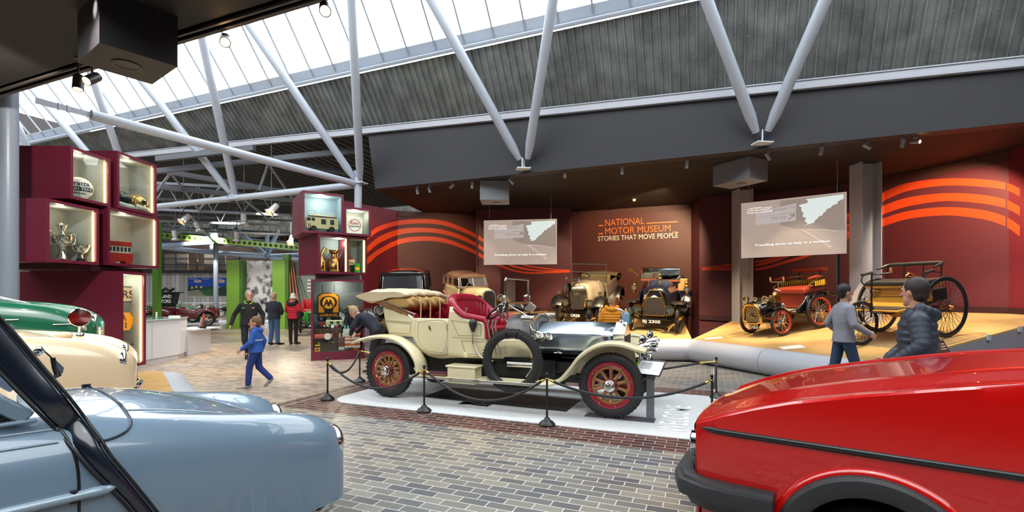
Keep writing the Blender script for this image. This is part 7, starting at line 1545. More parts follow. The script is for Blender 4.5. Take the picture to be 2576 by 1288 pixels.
for x in (-.1, -.02, .07): mb = MB(); mb.lathe([(0, .2), (.025, .2), (.025, .27), (.01, .3), (0, .3)], (x, 0, 0), (0, 0, 1), 10); mb.build('bottle', mat('bottle_teal', '#7fb3ad', .2), t, sm=50)
t = put('fuel_tin', 'small square red fuel tin on the striped boxes', 'tin', mRT, 1.16, .23, BZL+.365, 0, 'oil tins'); mb = MB(); mb.bb(-.085, .085, -.08, .08, 0, .22); bd = mb.build('tin_body', TR_, t, bevel=.015); mb = MB(); mb.bb(-.05, .05, -.084, -.079, .03, .15); mb.build('tin_label', mat('tin_pinkish', '#d9a08f', .4), bd); mb = MB(); mb.tube([(-.05, 0, .22), (-.04, 0, .26), (.04, 0, .26), (.05, 0, .22)], .008, 6); mb.build('handle', TR_, t)
t = put('polish_tin', 'small yellow and black tin on the case floor at the left', 'tin', mRT, .15, .14, BZL, 0, 'oil tins'); mb = MB(); mb.bb(-.07, .07, -.045, .045, 0, .18); bd = mb.build('tin_body', TY, t, bevel=.01); mb = MB(); mb.bb(-.071, .071, -.047, .046, .11, .15); mb.build('band', DKT, bd); mb = MB(); mb.lathe([(0, .003), (.035, 0)], (0, -.047, .06), (0, -1, 0), 18); mb.build('roundel', TR_, bd, sm=0)
t = put('driving_goggles', 'dark driving goggles lying before the striped boxes', 'goggles', mRT, .94, .10, BZL); mb = MB()
for x in (-.045, .045): mb.torus((x, 0, .04), .035, .012, (0, 1, .2), 18, 8)
mb.tube([(-.08, 0, .04), (-.1, .05, .02), (.1, .05, .02), (.08, 0, .04)], .01, 6); mb.build('goggle_frame', DKT, t, sm=50)
t = put('model_motorcycle', 'small model motorcycle on the shelf by the yellow cap', 'toy', mRT, .84, .45, BZL+1.0, 0, 'toys in the cases'); mb = MB()
for x in (-.09, .09): mb.torus((x, 0, .05), .042, .009, (0, 1, 0), 20, 6)
mb.tube([(-.09, 0, .05), (-.03, 0, .09), (.05, 0, .1), (.09, 0, .05)], .01, 6); mb.bb(-.03, .03, -.02, .02, .04, .09); mb.tube([(.06, -.04, .13), (.05, 0, .13), (.06, .04, .13)], .005, 5); mb.build('model', DKT, t, sm=50)
mb = MB(); mb.bb(.68, 1.0, .36, .55, BZL+.985, BZL+.998); o = mb.build('glass_shelf', GLASS, sm=0); o.matrix_world = mRT; tag(o, 'small clear glass shelf carrying the model motorcycle', 'shelf')
# ================================================================ the far hall at the left
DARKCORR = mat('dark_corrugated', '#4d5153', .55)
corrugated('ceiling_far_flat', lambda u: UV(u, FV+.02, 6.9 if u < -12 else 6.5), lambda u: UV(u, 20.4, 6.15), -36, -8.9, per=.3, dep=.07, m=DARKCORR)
corrugated('ceiling_far_lit', lambda u: UV(u, 23.4, 5.55), lambda u: UV(u, 22.6, 7.4), -36, -5, per=.3, dep=.06, outn=UV(0, -1, 0), m=CORR)
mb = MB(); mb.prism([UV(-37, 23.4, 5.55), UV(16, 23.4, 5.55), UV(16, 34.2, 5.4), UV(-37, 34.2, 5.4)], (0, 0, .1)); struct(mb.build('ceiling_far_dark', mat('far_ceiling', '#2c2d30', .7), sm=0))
mb = MB(); uvquad(mb, (-36, 20.4, 7.4), (-5, 20.4, 7.4), (-5, 22.6, 7.4), (-36, 22.6, 7.4)); struct(mb.build('window_3', SKYG, sm=0))
mb = MB(); mb.prism([UV(-36, 20.4, 6.15), UV(-5, 20.4, 6.15), UV(-5, 20.4, 7.4), UV(-36, 20.4, 7.4)], UV(0, -.05, 0)); struct(mb.build('wall_rooflight', CORR, sm=0))
mb = MB(); mb.prism([UV(-5, 11.8, CEIL+.2), UV(-5, 27, CEIL+.2), UV(-5, 27, 8), UV(-5, 11.8, 8)], UV(.1, 0, 0)); struct(mb.build('wall_bay_end', SHELL, sm=0))
mb = MB(); mb.prism([UV(-8.9, FV+.3, CEIL+.1), UV(-4.9, FV+.3, CEIL+.1), UV(-4.9, 20.4, CEIL+.1), UV(-8.9, 20.4, CEIL+.1)], (0, 0, .1)); struct(mb.build('ceiling_bay_return', SHELL, sm=0))
portal(-36, -5, 20.4, 7.38, 22.6, 7.38, 'daylight_far_hall')
# steel: lattice girders, purlins, ties
TRS = mat('truss_grey', '#585b62', .45); TRL = mat('truss_pale', '#8e96a2', .4)
def lattice(name, a, b, dep, n, r, m, label, slope=0):
    t = thing(name, label, 'roof truss', (0, 0, 0), 0, 'lattice girders of the far hall'); t['kind'] = 'structure'
    up = Vector((0, 0, dep))
    for p, q in ((a, b), (a+up, b+up)): mb = MB(); mb.bar(p, q, .1, .09); mb.build('chord', m, t, sm=0)
    mb = MB(); P_ = [a.lerp(b, i/(2*n))+(up if i % 2 else Vector((0, 0, 0))) for i in range(2*n+1)]
    mb.tube(P_, r, 6); mb.build('lacing', m, t, sm=60); return t
lattice('roof_truss', at(380, 526, 18.4), at(760, 543, 19.2), 1.0, 5, .035, TRL, 'nearest pale lattice girder across the far hall')
lattice('roof_truss', at(385, 556, 20.8), at(770, 568, 21.8), .95, 7, .03, TRS, 'second grey lattice girder across the far hall')
lattice('roof_truss', at(385, 577, 23.6), at(770, 592, 25), .72, 9, .025, TRS, 'third dark lattice girder across the far hall')
lattice('roof_truss', at(385, 598, 26.4), at(770, 615, 28.2), .62, 12, .022, TRS, 'fourth fine lattice girder across the far hall')
lattice('roof_truss', at(385, 603, 28.6), at(775, 634, 30), .5, 14, .02, TRS, 'rearmost dark lattice girder above the green beam')
for (x0, y0, Y0, x1, y1, Y1) in ((380, 432, 16.2, 900, 378, 15.2), (420, 432, 16.5, 900, 515, 18.5), (395, 470, 17, 900, 520, 19.5), (700, 404, 15.6, 905, 440, 16.5), (395, 400, 15.8, 640, 372, 15)):
    mb = MB(); mb.bar(at(x0, y0, Y0), at(x1, y1, Y1), .14, .16); struct(mb.build('trim_purlin', TRS, sm=0))
for (x0, y0, Y0, x1, y1, Y1) in ((652, 478, 16.2, 675, 412, 16), (675, 412, 16, 735, 498, 17.5), (430, 435, 16.5, 395, 480, 17), (430, 435, 16.5, 500, 528, 18.6), (610, 498, 16.3, 680, 555, 20), (500, 528, 18.6, 560, 465, 17.5), (480, 545, 19, 540, 610, 26)):
    mb = MB(); mb.cyl(at(x0, y0, Y0), at(x1, y1, Y1), .045, n=10); struct(mb.build('roof_brace', TRL, sm=40))
for (x0, y0, x1, y1, Y_) in ((395, 620, 530, 635, 27), (530, 635, 670, 645, 27.5), (675, 645, 780, 640, 28), (395, 618, 530, 610, 25), (680, 648, 770, 652, 28)):
    mb = MB(); mb.cyl(at(x0, y0, Y_), at(x1, y1, Y_), .13, n=12); struct(mb.build('roof_tie', mat('tie_bluegrey', '#9fb2cc', .4), sm=40))
for (x0, y0, x1, y1, Y_) in ((535, 560, 533, 632, 27), (672, 590, 672, 645, 27.5), (590, 575, 668, 640, 27), (700, 580, 674, 640, 27.5), (430, 560, 405, 575, 27), (475, 560, 440, 590, 26)):
    mb = MB(); mb.cyl(at(x0, y0, Y_), at(x1, y1, Y_), .12, n=12); struct(mb.build('roof_strut', mat('tie_bluegrey'), sm=40))
# green perforated beam and green posts
GRN = mat('lime_green', '#6f9a35', .5); GRD = mat('bottle_green', '#3f6a22', .45)
mb = MB(); a, b = at(385, 590, 24.5), at(790, 627, 26.5); mb.bar(a, b, .06, .3); gbm = struct(mb.build('trim_green_beam', GRN, sm=0))
for i in range(30):
    c = a.lerp(b, (i+.5)/30); mb = MB(); mb.cyl(c+Vector((0, -.035, 0)), c+Vector((0, -.05, 0)), .085, n=12); mb.build('beam_hole', mat('hole_dark', '#203012', .6), gbm, sm=0)
def post(px, w, y0, Y_, m, r=False):
    p = at(px, y0, Y_); mb = MB()
    if r: mb.cyl((p.x, p.y, 0), p, w, n=18)
    else: mb.bb(p.x-w, p.x+w, p.y-w, p.y+w, 0, p.z)
    return struct(mb.build('hall_column', m, sm=40))
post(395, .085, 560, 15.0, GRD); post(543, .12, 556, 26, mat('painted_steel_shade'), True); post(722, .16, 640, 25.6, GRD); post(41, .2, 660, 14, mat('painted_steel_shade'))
# hanging flood lamps
def flood(px, py, Y_, label, aim, lit=True):
    p = at(px, py, Y_); t = thing('hanging_floodlight', label, 'floodlight', p, 0, 'hanging floodlights of the far hall'); d = Vector(aim).normalized()
    mb = MB(); mb.lathe([(0, -.28), (.09, -.27), (.1, -.05), (.09, 0)], (0, 0, 0), d, 16); mb.build('can', mat('flood_white', '#c9c9c9', .4), t, sm=40)
    mb = MB(); mb.lathe([(.09, 0), (.17, .12)], (0, 0, 0), d, 4); mb.build('barn_door', mat('flood_white'), t, sm=0, solid=.006)
    mb = MB(); mb.lathe([(0, .01), (.088, .01)], (0, 0, 0), d, 16); mb.build('lamp_face', mat('flood_glow', '#ffe0b0', .4, emit='#ffcf8a', es=14) if lit else LAMPO, t, sm=0)
    mb = MB(); mb.cyl((0, 0, 0), (0, 0, 6.97-p.z), .015, n=6); mb.build('hanger', TRS, t); return p
for px, py, Y_, nm, aim, lit in ((683, 530, 15.5, 'nearest lit floodlight hanging by the right display cases', (-.45, -.5, -.8), True), (462, 554, 17.5, 'lit floodlight hanging above the white reception desk', (-.4, -.5, -.7), True), (614, 558, 17, 'unlit white floodlight hanging mid way under the near truss', (.2, -.2, -1), False), (500, 575, 19.5, 'small white floodlight hanging left of the grey hall column', (.5, 0, -1), False), (441, 597, 20, 'white floodlight at the left end of the green beam', (.2, 0, -1), False), (596, 600, 20, 'grey floodlight hanging before the green beam', (0, 0, -1), False), (732, 607, 19, 'small lit lamp below the truss beside the maroon case', (.1, -.6, -.7), True)):
    p = flood(px, py, Y_, nm, aim, lit)
    if lit: spot('flood_beam', p+Vector(aim)*.3, p+Vector(aim)*6, 300, 70, (1, .86, .66), .08)
# reception desk
DW = mat('desk_white', '#dfe1e6', .3)
D_ = thing('reception_desk', 'long white faceted reception desk with a glass top', 'desk', (0, 0, 0))
mb = MB(); dp = [(-8.72, 10.7), (-8.72, 12.75), (-8.95, 13.35), (-9.7, 13.35), (-9.7, 10.7)]
mb.prism([(x, y, .13) for x, y in dp], (0, 0, .92)); mb.build('front_panel', DW, D_, sm=0)
mb = MB(); mb.prism([(x+.0*(x > -9), y, .0) for x, y in [(-8.77, 10.7), (-8.77, 12.72), (-8.98, 13.3), (-9.7, 13.3), (-9.7, 10.7)]], (0, 0, .125)); mb.build('plinth', DW, D_, sm=0)
mb = MB(); mb.prism([(x+.04, y, 1.055) for x, y in dp], (0, 0, .03)); mb.build('glass_top', mat('glass_teal', '#bfe0da', .08, coat=1), D_, sm=0)
for y in (11.75,): mb = MB(); mb.bb(-8.722, -8.716, y-.004, y+.004, .14, 1.04); mb.build('joint', mat('joint_grey', '#a9adb5', .5), D_, sm=0)
mb = MB(); mb.bb(-9.5, -8.95, 13.4, 14.4, 0, .70); mb.build('side_unit', DW, D_, bevel=.005); mb = MB(); mb.bb(-9.5, -8.72, 13.38, 14.5, .70, .74); mb.build('side_top', DW, D_, bevel=.005)
def onto(nm, label, cat, p, rz=0, grp=None): return thing(nm, label, cat, p, rz, grp)
t = onto('monitor', 'black tilted monitor on the white reception desk', 'monitor', (-9.1, 11.75, 1.086), -.9); mb = MB(); mb.box((0, 0, .13), (.36, .02, .24), R=Matrix.Rotation(-.5, 3, 'X')); mb.build('screen', mat('screen_black', '#1b1c20', .25), t); mb = MB(); mb.bb(-.1, .1, -.02, .14, 0, .015); mb.cyl((0, .06, 0), (0, .03, .1), .02, n=8); mb.build('stand', DKT, t)
t = onto('payment_terminal', 'low dark till keyboard at the left end of the reception desk', 'till', (-9.0, 11.35, 1.086), -.9); mb = MB(); mb.bb(-.16, .16, -.1, .1, 0, .05); mb.build('till', DKT, t, bevel=.01)
t = onto('tent_card', 'white triangular card standing on the reception desk', 'card', (-9.0, 12.25, 1.086), -.9); mb = MB(); mb.prism([(-.03, 0, 0), (.03, 0, 0), (.15, 0, .16), (-.15, 0, .16)], (0, .03, 0)); mb.build('card', TW, t, sm=0)
t = onto('paper_stack', 'stack of white paper plates on the reception desk glass', 'paper', (-9.05, 13.0, 1.086)); mb = MB(); mb.lathe([(0, 0), (.13, 0), (.13, .04), (0, .04)], n=24); mb.build('stack', TW, t, sm=30)
t = onto('leaflet_rack', 'rack of colourful leaflets on the low end of the desk', 'leaflet rack', (-8.95, 13.95, .742), -.9)
for i, (x, h, m) in enumerate(((-.16, .30, mat('leaf_blue', '#8fa3bd', .5)), (.08, .42, mat('leaf_orange', '#d0743a', .5)), (.2, .4, mat('leaf_red', '#b5482f', .5)))):
    mb = MB(); mb.box((x, .02*i, h/2), (.2, .006, h), R=Matrix.Rotation(-.2, 3, 'X')); mb.build('leaflet', m, t, sm=0)
mb = MB(); mb.bb(-.28, .32, -.05, .1, 0, .05); mb.build('holder', BLACK, t)
# whitewashed timber wall with posters, balcony above
def plankmat():
    m = bpy.data.materials.new('whitewashed_planks'); m.use_nodes = True; nt = m.node_tree; b = nt.nodes['Principled BSDF']
    tc = nt.nodes.new('ShaderNodeTexCoord'); mp = nt.nodes.new('ShaderNodeMapping'); mp.inputs['Rotation'].default_value = (PI/2, PI/2, 0); w = nt.nodes.new('ShaderNodeTexBrick'); nt.links.new(tc.outputs['Object'], mp.inputs[0]); nt.links.new(mp.outputs[0], w.inputs[0])
    mp.inputs['Rotation'].default_value = (PI/2, 0, 0)
    w.inputs['Scale'].default_value = 1; w.inputs['Brick Width'].default_value = .26; w.inputs['Row Height'].default_value = 40; w.inputs['Mortar Size'].default_value = .012; w.offset = 0
    w.inputs['Color1'].default_value = lin('#d8d5ce'); w.inputs['Color2'].default_value = lin('#b3afa9'); w.inputs['Mortar'].default_value = lin('#6f6b66')
    nt.links.new(w.outputs[0], b.inputs['Base Color']); b.inputs['Roughness'].default_value = .7; return m
PL = plankmat()
mb = MB(); mb.bb(-24, -15.2, 29.6, 29.75, 0, 3.05); struct(mb.build('wall_timber', PL, sm=0))
mb = MB(); mb.bb(-24.5, -15, 29.3, 34, 3.05, 3.22); struct(mb.build('trim_balcony', mat('balcony_beam', '#2e3036', .5), sm=0))
mb = MB()
RL = thing('balcony_rail', 'dark steel railing along the balcony above the whitewashed wall', 'railing', (0, 0, 0)); RM = mat('rail_dark', '#3a3d44', .4)
for z in (3.55, 3.95, 4.3): mb = MB(); mb.cyl((-24.3, 29.4, z), (-15.1, 29.4, z), .03, n=8); mb.build('rail', RM, RL)
for i in range(8): x = -24.2+i*1.28; mb = MB(); mb.cyl((x, 29.4, 3.22), (x, 29.4, 4.3), .03, n=8); mb.build('post', RM, RL)
for x0, x1, nm in ((-21.3, -19.85, 'left'), (-18.85, -17.55, 'right')):
    mb = MB(); mb.bb(x0, x1, 29.7, 29.76, 3.2, 4.25); tag(mb.build('hanging_board', mat('board_grey', '#a9a49a', .6, noise=(2, '#938e85', .2)), sm=0), '%s of two tall grey boards behind the balcony railing' % nm, 'board', 'boards behind the balcony railing')
for x, z in ((-20.4, 4.0), (-19.4, 3.85), (-19.2, 3.9), (-17.3, 4.0)): pointl('balcony_bulb', (x, 30.6, z), 12, (1, .7, .4), .05)
mb = MB(); mb.bb(-24.5, -14, 33.2, 33.3, 3, 5.6); struct(mb.build('wall_balcony', mat('balcony_wall', '#4a3c34', .8), sm=0))
# poster board
PO = thing('advert_board', 'wide blue roadside advertising board on the whitewashed wall', 'poster', (-19.75, 29.58, 1.66))
mb = MB(); mb.bb(0, 3.0, -.05, 0, 0, 1.12); mb.build('board', mat('poster_blue', '#1f4fb5', .5), PO, sm=0)
mb = MB(); mb.prism([(0, -.054, 0), (3.0, -.054, 0), (3.0, -.054, .5), (2.3, -.054, .62), (2.0, -.054, .52), (1.5, -.054, .6), (1.0, -.054, .55), (.5, -.054, .62), (0, -.054, .6)], (0, .003, 0)); mb.build('dark_hills', mat('poster_dark', '#2b4034', .6), PO, sm=0)
mb = MB(); mb.prism([(.55, -.058, .0), (2.0, -.058, .0), (1.7, -.058, .42), (.8, -.058, .38)], (0, .003, 0)); mb.build('green_field', mat('poster_green', '#33603c', .6), PO, sm=0)
mb = MB(); mb.prism([(0, -.062, 0), (1.1, -.062, 0), (.72, -.062, .36), (.6, -.062, .38), (.0, -.062, .3)], (0, .003, 0)); mb.build('lane', mat('poster_lane', '#8d8c78', .6), PO, sm=0)
for x, z in ((.2, .45), (.45, .5), (.75, .48), (1.8, .5), (2.5, .4)): mb = MB(); mb.prism([(x, -.066, z), (x+.16, -.066, z), (x+.12, -.066, z+.12), (x+.04, -.066, z+.12)], (0, .003, 0)); mb.build('cottage', mat('poster_cream', '#d9cdb2', .6), PO, sm=0)
for x in (.62, 2.05): mb = MB(); mb.prism([(x-.22, -.066, .9), (x-.16, -.066, .82), (x+.16, -.066, .82), (x+.22, -.066, .9), (x+.16, -.066, .98), (x-.16, -.066, .98)], (0, .003, 0)); mb.build('badge', TW, PO, sm=0)
for x in (.62, 2.05): mb = MB(); mb.bb(x-.15, x+.15, -.070, -.067, .875, .925); mb.build('badge_band', mat('poster_red', '#b8442e', .6), PO, sm=0)
for x, w in ((.1, .5), (.9, .42), (1.6, .5)): mb = MB(); mb.bb(x, x+w, -.062, -.058, 1.03, 1.055); mb.build('lettering_strip', TW, PO, sm=0)
mb = MB(); mb.bb(2.45, 3.0, -.068, -.064, .2, 1.08); mb.build('dark_photo', mat('poster_navy', '#27343c', .6), PO, sm=0)
mb = MB(); mb.bb(-.06, 3.06, -.03, .01, -.06, 1.18); mb.build('frame', mat('poster_frame', '#cfcac0', .6), PO, sm=0)
# black hopper sign on a lattice stand
HS = thing('hopper_sign', 'black tapered sign with white letters by the green post', 'sign', at(418, 760, 25)); HS.location.z = 0; HS.scale = (1.25,)*3
z0 = at(418, 760, 25).z/1.25
mb = MB(); mb.prism([(-.35, 0, z0-.1), (.27, 0, z0-.1), (.36, 0, z0+.38), (-.45, 0, z0+.38)], (0, .3, 0)); bd = mb.build('hopper', DKT, HS, sm=0); mb = MB(); mb.bb(-.5, .5, -.05, .35, z0+.38, z0+.42); mb.build('hopper_lid', DKT, HS)
text('lettering', 'LAND', TW, (-.2, -.01, z0+.17), (1, 0, 0), (0, 0, 1), .42, .14, bd, .002, bold=.02); text('lettering', 'TORS', TW, (-.22, -.01, z0-.03), (1, 0, 0), (0, 0, 1), .42, .14, bd, .002, bold=.02)
for x in (-.62, -.48): mb = MB(); mb.bb(x-.02, x+.02, .1, .14, 0, z0+.55); mb.build('stand_post', mat('stand_green', '#35604a', .5), HS)
for i in range(8): mb = MB(); mb.bar((-.62, .12, i*.27+.1), (-.48, .12, i*.27+.37), .015, .015); mb.build('stand_brace', mat('stand_green'), HS)
mb = MB(); mb.bb(-.3, .25, .05, .25, 0, z0-.1); mb.build('hopper_leg', DKT, HS); mb = MB(); mb.tube([(-.3, .1, z0+.44), (-.1, .1, z0+.55), (.1, .1, z0+.46), (.25, .1, z0+.56)], [.05, .07, .05, .06], 8); mb.build('coal', DKT, HS, sm=60)
# ---- green panels, photo mural, grey panel with poles
GP = [((570, 602), 655, 24.6), ((685, 717), 654, 24.2)]
for i, ((x0, x1), y0, Y_) in enumerate(GP):
    a, b = at(x0, y0, Y_), at(x1, y0, Y_); mb = MB(); mb.bb(a.x, b.x, Y_, Y_+.6, 0, a.z); t = tag(mb.build('display_wall', GRN, sm=0), ['left', 'right'][i]+' lime green upright panel beside the black and white mural', 'panel', 'lime green panels')
    mb = MB(); mb.bb(b.x, b.x+.16, Y_+.02, Y_+.58, 0, a.z); mb.build('dark_edge', GRD, t, sm=0)
def muralmat():
    m = bpy.data.materials.new('factory_photograph'); m.use_nodes = True; nt = m.node_tree; b = nt.nodes['Principled BSDF']; tc = nt.nodes.new('ShaderNodeTexCoord')
    mp = nt.nodes.new('ShaderNodeMapping'); mp.inputs['Scale'].default_value = (3.2, 1, 2.1); mp.inputs['Rotation'].default_value = (0, .5, 0); v = nt.nodes.new('ShaderNodeTexVoronoi'); v.distance = 'CHEBYCHEV'; v.inputs['Scale'].default_value = 1.6
    n = nt.nodes.new('ShaderNodeTexNoise'); n.inputs['Scale'].default_value = 3.5; n.inputs['Detail'].default_value = 7; sp = nt.nodes.new('ShaderNodeSeparateXYZ')
    L = nt.links; L.new(tc.outputs['Object'], mp.inputs[0]); L.new(mp.outputs[0], v.inputs[0]); L.new(tc.outputs['Object'], n.inputs[0]); L.new(tc.outputs['Object'], sp.inputs[0])
    ad = nt.nodes.new('ShaderNodeMath'); ad.operation = 'MULTIPLY_ADD'; ad.inputs[1].default_value = .55; L.new(v.outputs['Color'], ad.inputs[0]); L.new(n.outputs[0], ad.inputs[2])
    a2 = nt.nodes.new('ShaderNodeMath'); a2.operation = 'MULTIPLY_ADD'; a2.inputs[1].default_value = .07; L.new(sp.outputs[2], a2.inputs[0]); L.new(ad.outputs[0], a2.inputs[2])
    r = nt.nodes.new('ShaderNodeValToRGB'); e = r.color_ramp.elements; e[0].position = .62; e[0].color = lin('#232327'); e[1].position = 1.0; e[1].color = lin('#d0d0d4'); x = e.new(.86); x.color = lin('#8b8b90')
    L.new(a2.outputs[0], r.inputs[0]); L.new(r.outputs[0], b.inputs['Base Color']); b.inputs['Roughness'].default_value = .5; return m
a, b = at(603, 656, 25.0), at(686, 656, 25.0); mb = MB(); mb.bb(a.x, b.x, 25.0, 25.06, 0, a.z); tag(mb.build('photo_mural', muralmat(), sm=0), 'large black and white factory photograph between the lime green panels', 'mural')
PGR = mat('panel_grey_green', '#76837c', .55); a, b = at(718, 655, 24.7), at(800, 655, 24.7); mb = MB(); mb.bb(a.x, b.x+.8, 24.7, 24.8, 0, a.z); gpn = tag(mb.build('display_wall', PGR, sm=0), 'tall grey green panel with tapering wooden poles leaning on it', 'panel')
for i in range(4): 
    z = at(778, 705-i*0, 24.68).z-.08*i*1.6; p = at(773, 705+i*9, 24.69); mb = MB(); mb.bar(p, p+Vector((.18, 0, 0)), .004, .06); mb.build('caption_line', WC, gpn, sm=0)
mb = MB(); p = at(748, 698, 24.69); mb.tube([p+Vector((0, 0, .12)), p, p+Vector((.3, 0, 0))], .02, 6); mb.build('outline_mark', mat('mark_pink', '#d98a7a', .5), gpn, sm=0)
for i in range(3):
    p, q = at(727.5+i*4, 655, 24.5), at(736+i*12, 832, 23.6); mb = MB(); q.z = .0; mb.tube([p, p.lerp(q, .5), q], [.03, .05, .06], 8); tag(mb.build('wooden_pole', mat('pole_wood', '#8a4a2a', .5), sm=50), '%s of three tall wooden poles leaning on the grey green panel' % ('left', 'middle', 'right')[i], 'pole', 'leaning wooden poles')
# white low deck, guard rail
DKW = mat('deck_white', '#d8d9dc', .5)
mb = MB(); mb.prism([(-22, 20.5, 0), (-14.6, 24.4, 0), (-14.6, 28.5, 0), (-24, 28.5, 0)], (0, 0, .22)); tag(mb.build('display_deck', DKW, sm=0), 'low white display deck under the motorcycles and the maroon roadster', 'display platform')
GRL = thing('guard_rail', 'thin grey guard rail behind the motorcycles in front of the whitewashed wall', 'railing', (0, 0, 0))
for z in (1.25, .8): mb = MB(); mb.cyl((-22.5, 28.2, z), (-14.8, 28.2, z), .025, n=8); mb.build('rail', STEEL, GRL)
for i in range(6): mb = MB(); mb.cyl((-22.4+i*1.5, 28.2, .22), (-22.4+i*1.5, 28.2, 1.25), .025, n=8); mb.build('post', STEEL, GRL)
# motorcycles
def motorcycle(x, y, rz, label, tank):
    t = thing('motorcycle', label, 'motorcycle', (x, y, .22), rz, 'vintage motorcycles')
    for xx in (-.68, .68): wire_wheel(t, (xx, 0, .33), .33, .035, -1, 24, BLACK, NICKEL, .04, .1)
    mb = MB(); mb.tube([(-.68, 0, .33), (-.35, 0, .55), (.35, 0, .78), (.45, 0, .85)], .022, 8); mb.tube([(-.35, 0, .55), (-.2, 0, .28), (.3, 0, .25), (.42, 0, .8)], .02, 8); mb.build('frame', BLACK, t, sm=50)
    mb = MB(); mb.tube([(.68, .05, .33), (.5, .05, .7), (.42, .04, .95)], .018, 8); mb.tube([(.68, -.05, .33), (.5, -.05, .7), (.42, -.04, .95)], .018, 8); mb.build('fork', BLACK, t, sm=50)
    mb = MB(); mb.tube([(.1, -.38, .98), (.25, -.3, 1.02), (.42, -.1, .98), (.42, .1, .98), (.25, .3, 1.02), (.1, .38, .98)], .014, 8); mb.build('handlebar', NICKEL, t, sm=50)
    mb = MB(); mb.tube([(-.15, 0, .72), (0, 0, .76), (.3, 0, .82), (.36, 0, .8)], [.05, .1, .11, .06], 12); mb.build('fuel_tank', tank, t, sm=60); mb = MB(); mb.ball((-.32, 0, .76), (.17, .11, .05)); mb.build('saddle', SL, t, sm=60)
    mb = MB(); mb.bb(-.12, .22, -.12, .12, .22, .42); mb.cyl((.08, 0, .4), (.14, 0, .66), .09, n=12); mb.cyl((.05, -.13, .3), (.05, .13, .3), .11, n=14)
    for k in range(5): mb.cyl((.085+.01*k, 0, .44+.045*k), (.088+.01*k, 0, .455+.045*k), .125, n=14)
    mb.build('engine', NICKEL, t, sm=40); mb = MB(); mb.tube([(.12, -.14, .5), (.2, -.16, .3), (-.2, -.16, .22), (-.8, -.16, .24)], [.02, .025, .03, .045], 8); mb.build('exhaust', NICKEL, t, sm=50)
    mb = MB(); mb.lathe([(0, -.08), (.07, -.04), (.085, .05), (0, .06)], (.55, 0, .82), (1, 0, 0), 16); mb.build('headlamp', NICKEL, t, sm=50)
    for xx in (-.68, .68): 
        mb = MB(); mb.grid([[Vector((xx+.375*math.cos(a_), s_*.06, .33+.375*math.sin(a_))) for a_ in frange(.2, 2.6 if xx < 0 else 2.4, 12)] for s_ in (-1, 1)]); mb.build('mudguard', BLACK, t, sm=60, solid=.006)
    return t
motorcycle(-14.85+-.35, 25.6, .1, 'vintage motorcycle beside the left lime green panel on the white deck', BLACK); motorcycle(-17.0, 25.9, .1, 'dark vintage motorcycle between the roadster and the other motorcycle', mat('tank_silver', '#9a9a98', .25, .7))
# roadsters and the green veteran behind the visitors
ROADM = paint('maroon_car_paint', '#5e1a24')
def roadster(label, x, y, rz, m, s=1.0):
    t = thing('open_roadster', label, 'car', (x, y, .22), rz, 'open roadsters on the white deck')
    for sd in (-1, 1):
        for xx in (0, 2.2): wire_wheel(t, (xx, sd*.55, .33), .33, .05, sd, 24, NICKEL, NICKEL, .06, .1)
        wing('front_wing', m, t, [(1.4, .3), (1.7, .5), (2.0, .72), (2.3, .72), (2.55, .55)], sd*.72, sd*.42, .03, .02, n=4); wing('rear_wing', m, t, [(-.45, .45), (-.2, .7), (.1, .72), (.4, .5), (.5, .35)], sd*.72, sd*.42, .03, .02, n=4)
        headlamp(t, (2.3, sd*.3, .75), .1, .18, (1, 0, 0), CHROME, post=(2.2, sd*.28, .5))
    shell('bonnet', m, t, [(2.25, arch_sec(.24, .5, .4, p=.5)), (1.2, arch_sec(.42, .52, .4, p=.5))])
    mb = MB(); mb.prism([(2.23, y_, z_) for y_, z_ in arch_sec(.24, .5, .4, p=.5)], (.06, 0, 0)); mb.build('radiator', CHROME, t, sm=0)
    tub(t, m, frange(-.5, 1.2, 10), lambda xx: interp((-.5, 0, 1.2), (.35, .5, .46), xx), [(-.5, .8), (.1, .88), (.5, .72), (1.0, .92), (1.2, .9)], [(-.5, .4), (1.2, .36)])
    mb = MB(); mb.tube([(1.15, -.45, .9), (1.05, -.44, 1.2), (1.05, .44, 1.2), (1.15, .45, .9)], .015, 8); f = mb.build('windscreen_frame', CHROME, t, sm=50); mb = MB(); mb.add([(1.14, -.44, .92), (1.14, .44, .92), (1.05, .43, 1.19), (1.05, -.43, 1.19)], [(0, 1, 2, 3)]); mb.build('windscreen_pane', GLASS, f, sm=0)
    mb = MB(); mb.bb(-.3, -.1, -.4, .4, .5, .95); mb.build('backrest', SL, t, bevel=.05); mb = MB(); mb.bb(-.4, 1.2, -.4, .4, .35, .42); mb.build('floor_pan', BLACK, t); return t
roadster('open maroon roadster on the white deck behind the reception desk', -14.7, 23.4, PI+.5, ROADM); roadster('small green roadster behind the maroon one on the white deck', -17.4, 26.7, PI+.3, mat('roadster_green', '#1f8a3a', .25, coat=1))
GV = thing('veteran_car', 'bright green veteran car with buttoned red seat behind the two visitors', 'car', (-8.9, 22.2, 0), -1.25); GVP = paint('veteran_green', '#2d8a2f')
for sd in (-1, 1):
    for xx in (0, 1.9): spoke_wheel(GV, (xx, sd*.72, .44), .44, .045, sd, 10, GVP, BLACK)
dumb(GV, BLACK, -.4, 2.1, .55, .35); axle(GV, 1.9, .44, .7); axle(GV, 0, .44, .7)
mb = MB(); mb.bb(-.4, 1.0, -.58, .58, .58, .95); mb.build('body', GVP, GV, bevel=.04); shell('bonnet', GVP, GV, [(2.0, arch_sec(.35, .5, .55, p=.5)), (1.1, arch_sec(.46, .55, .55, p=.5))])
mb = MB(); mb.bb(1.98, 2.06, -.32, .32, .5, 1.0); mb.build('radiator', GVP, GV, bevel=.02)
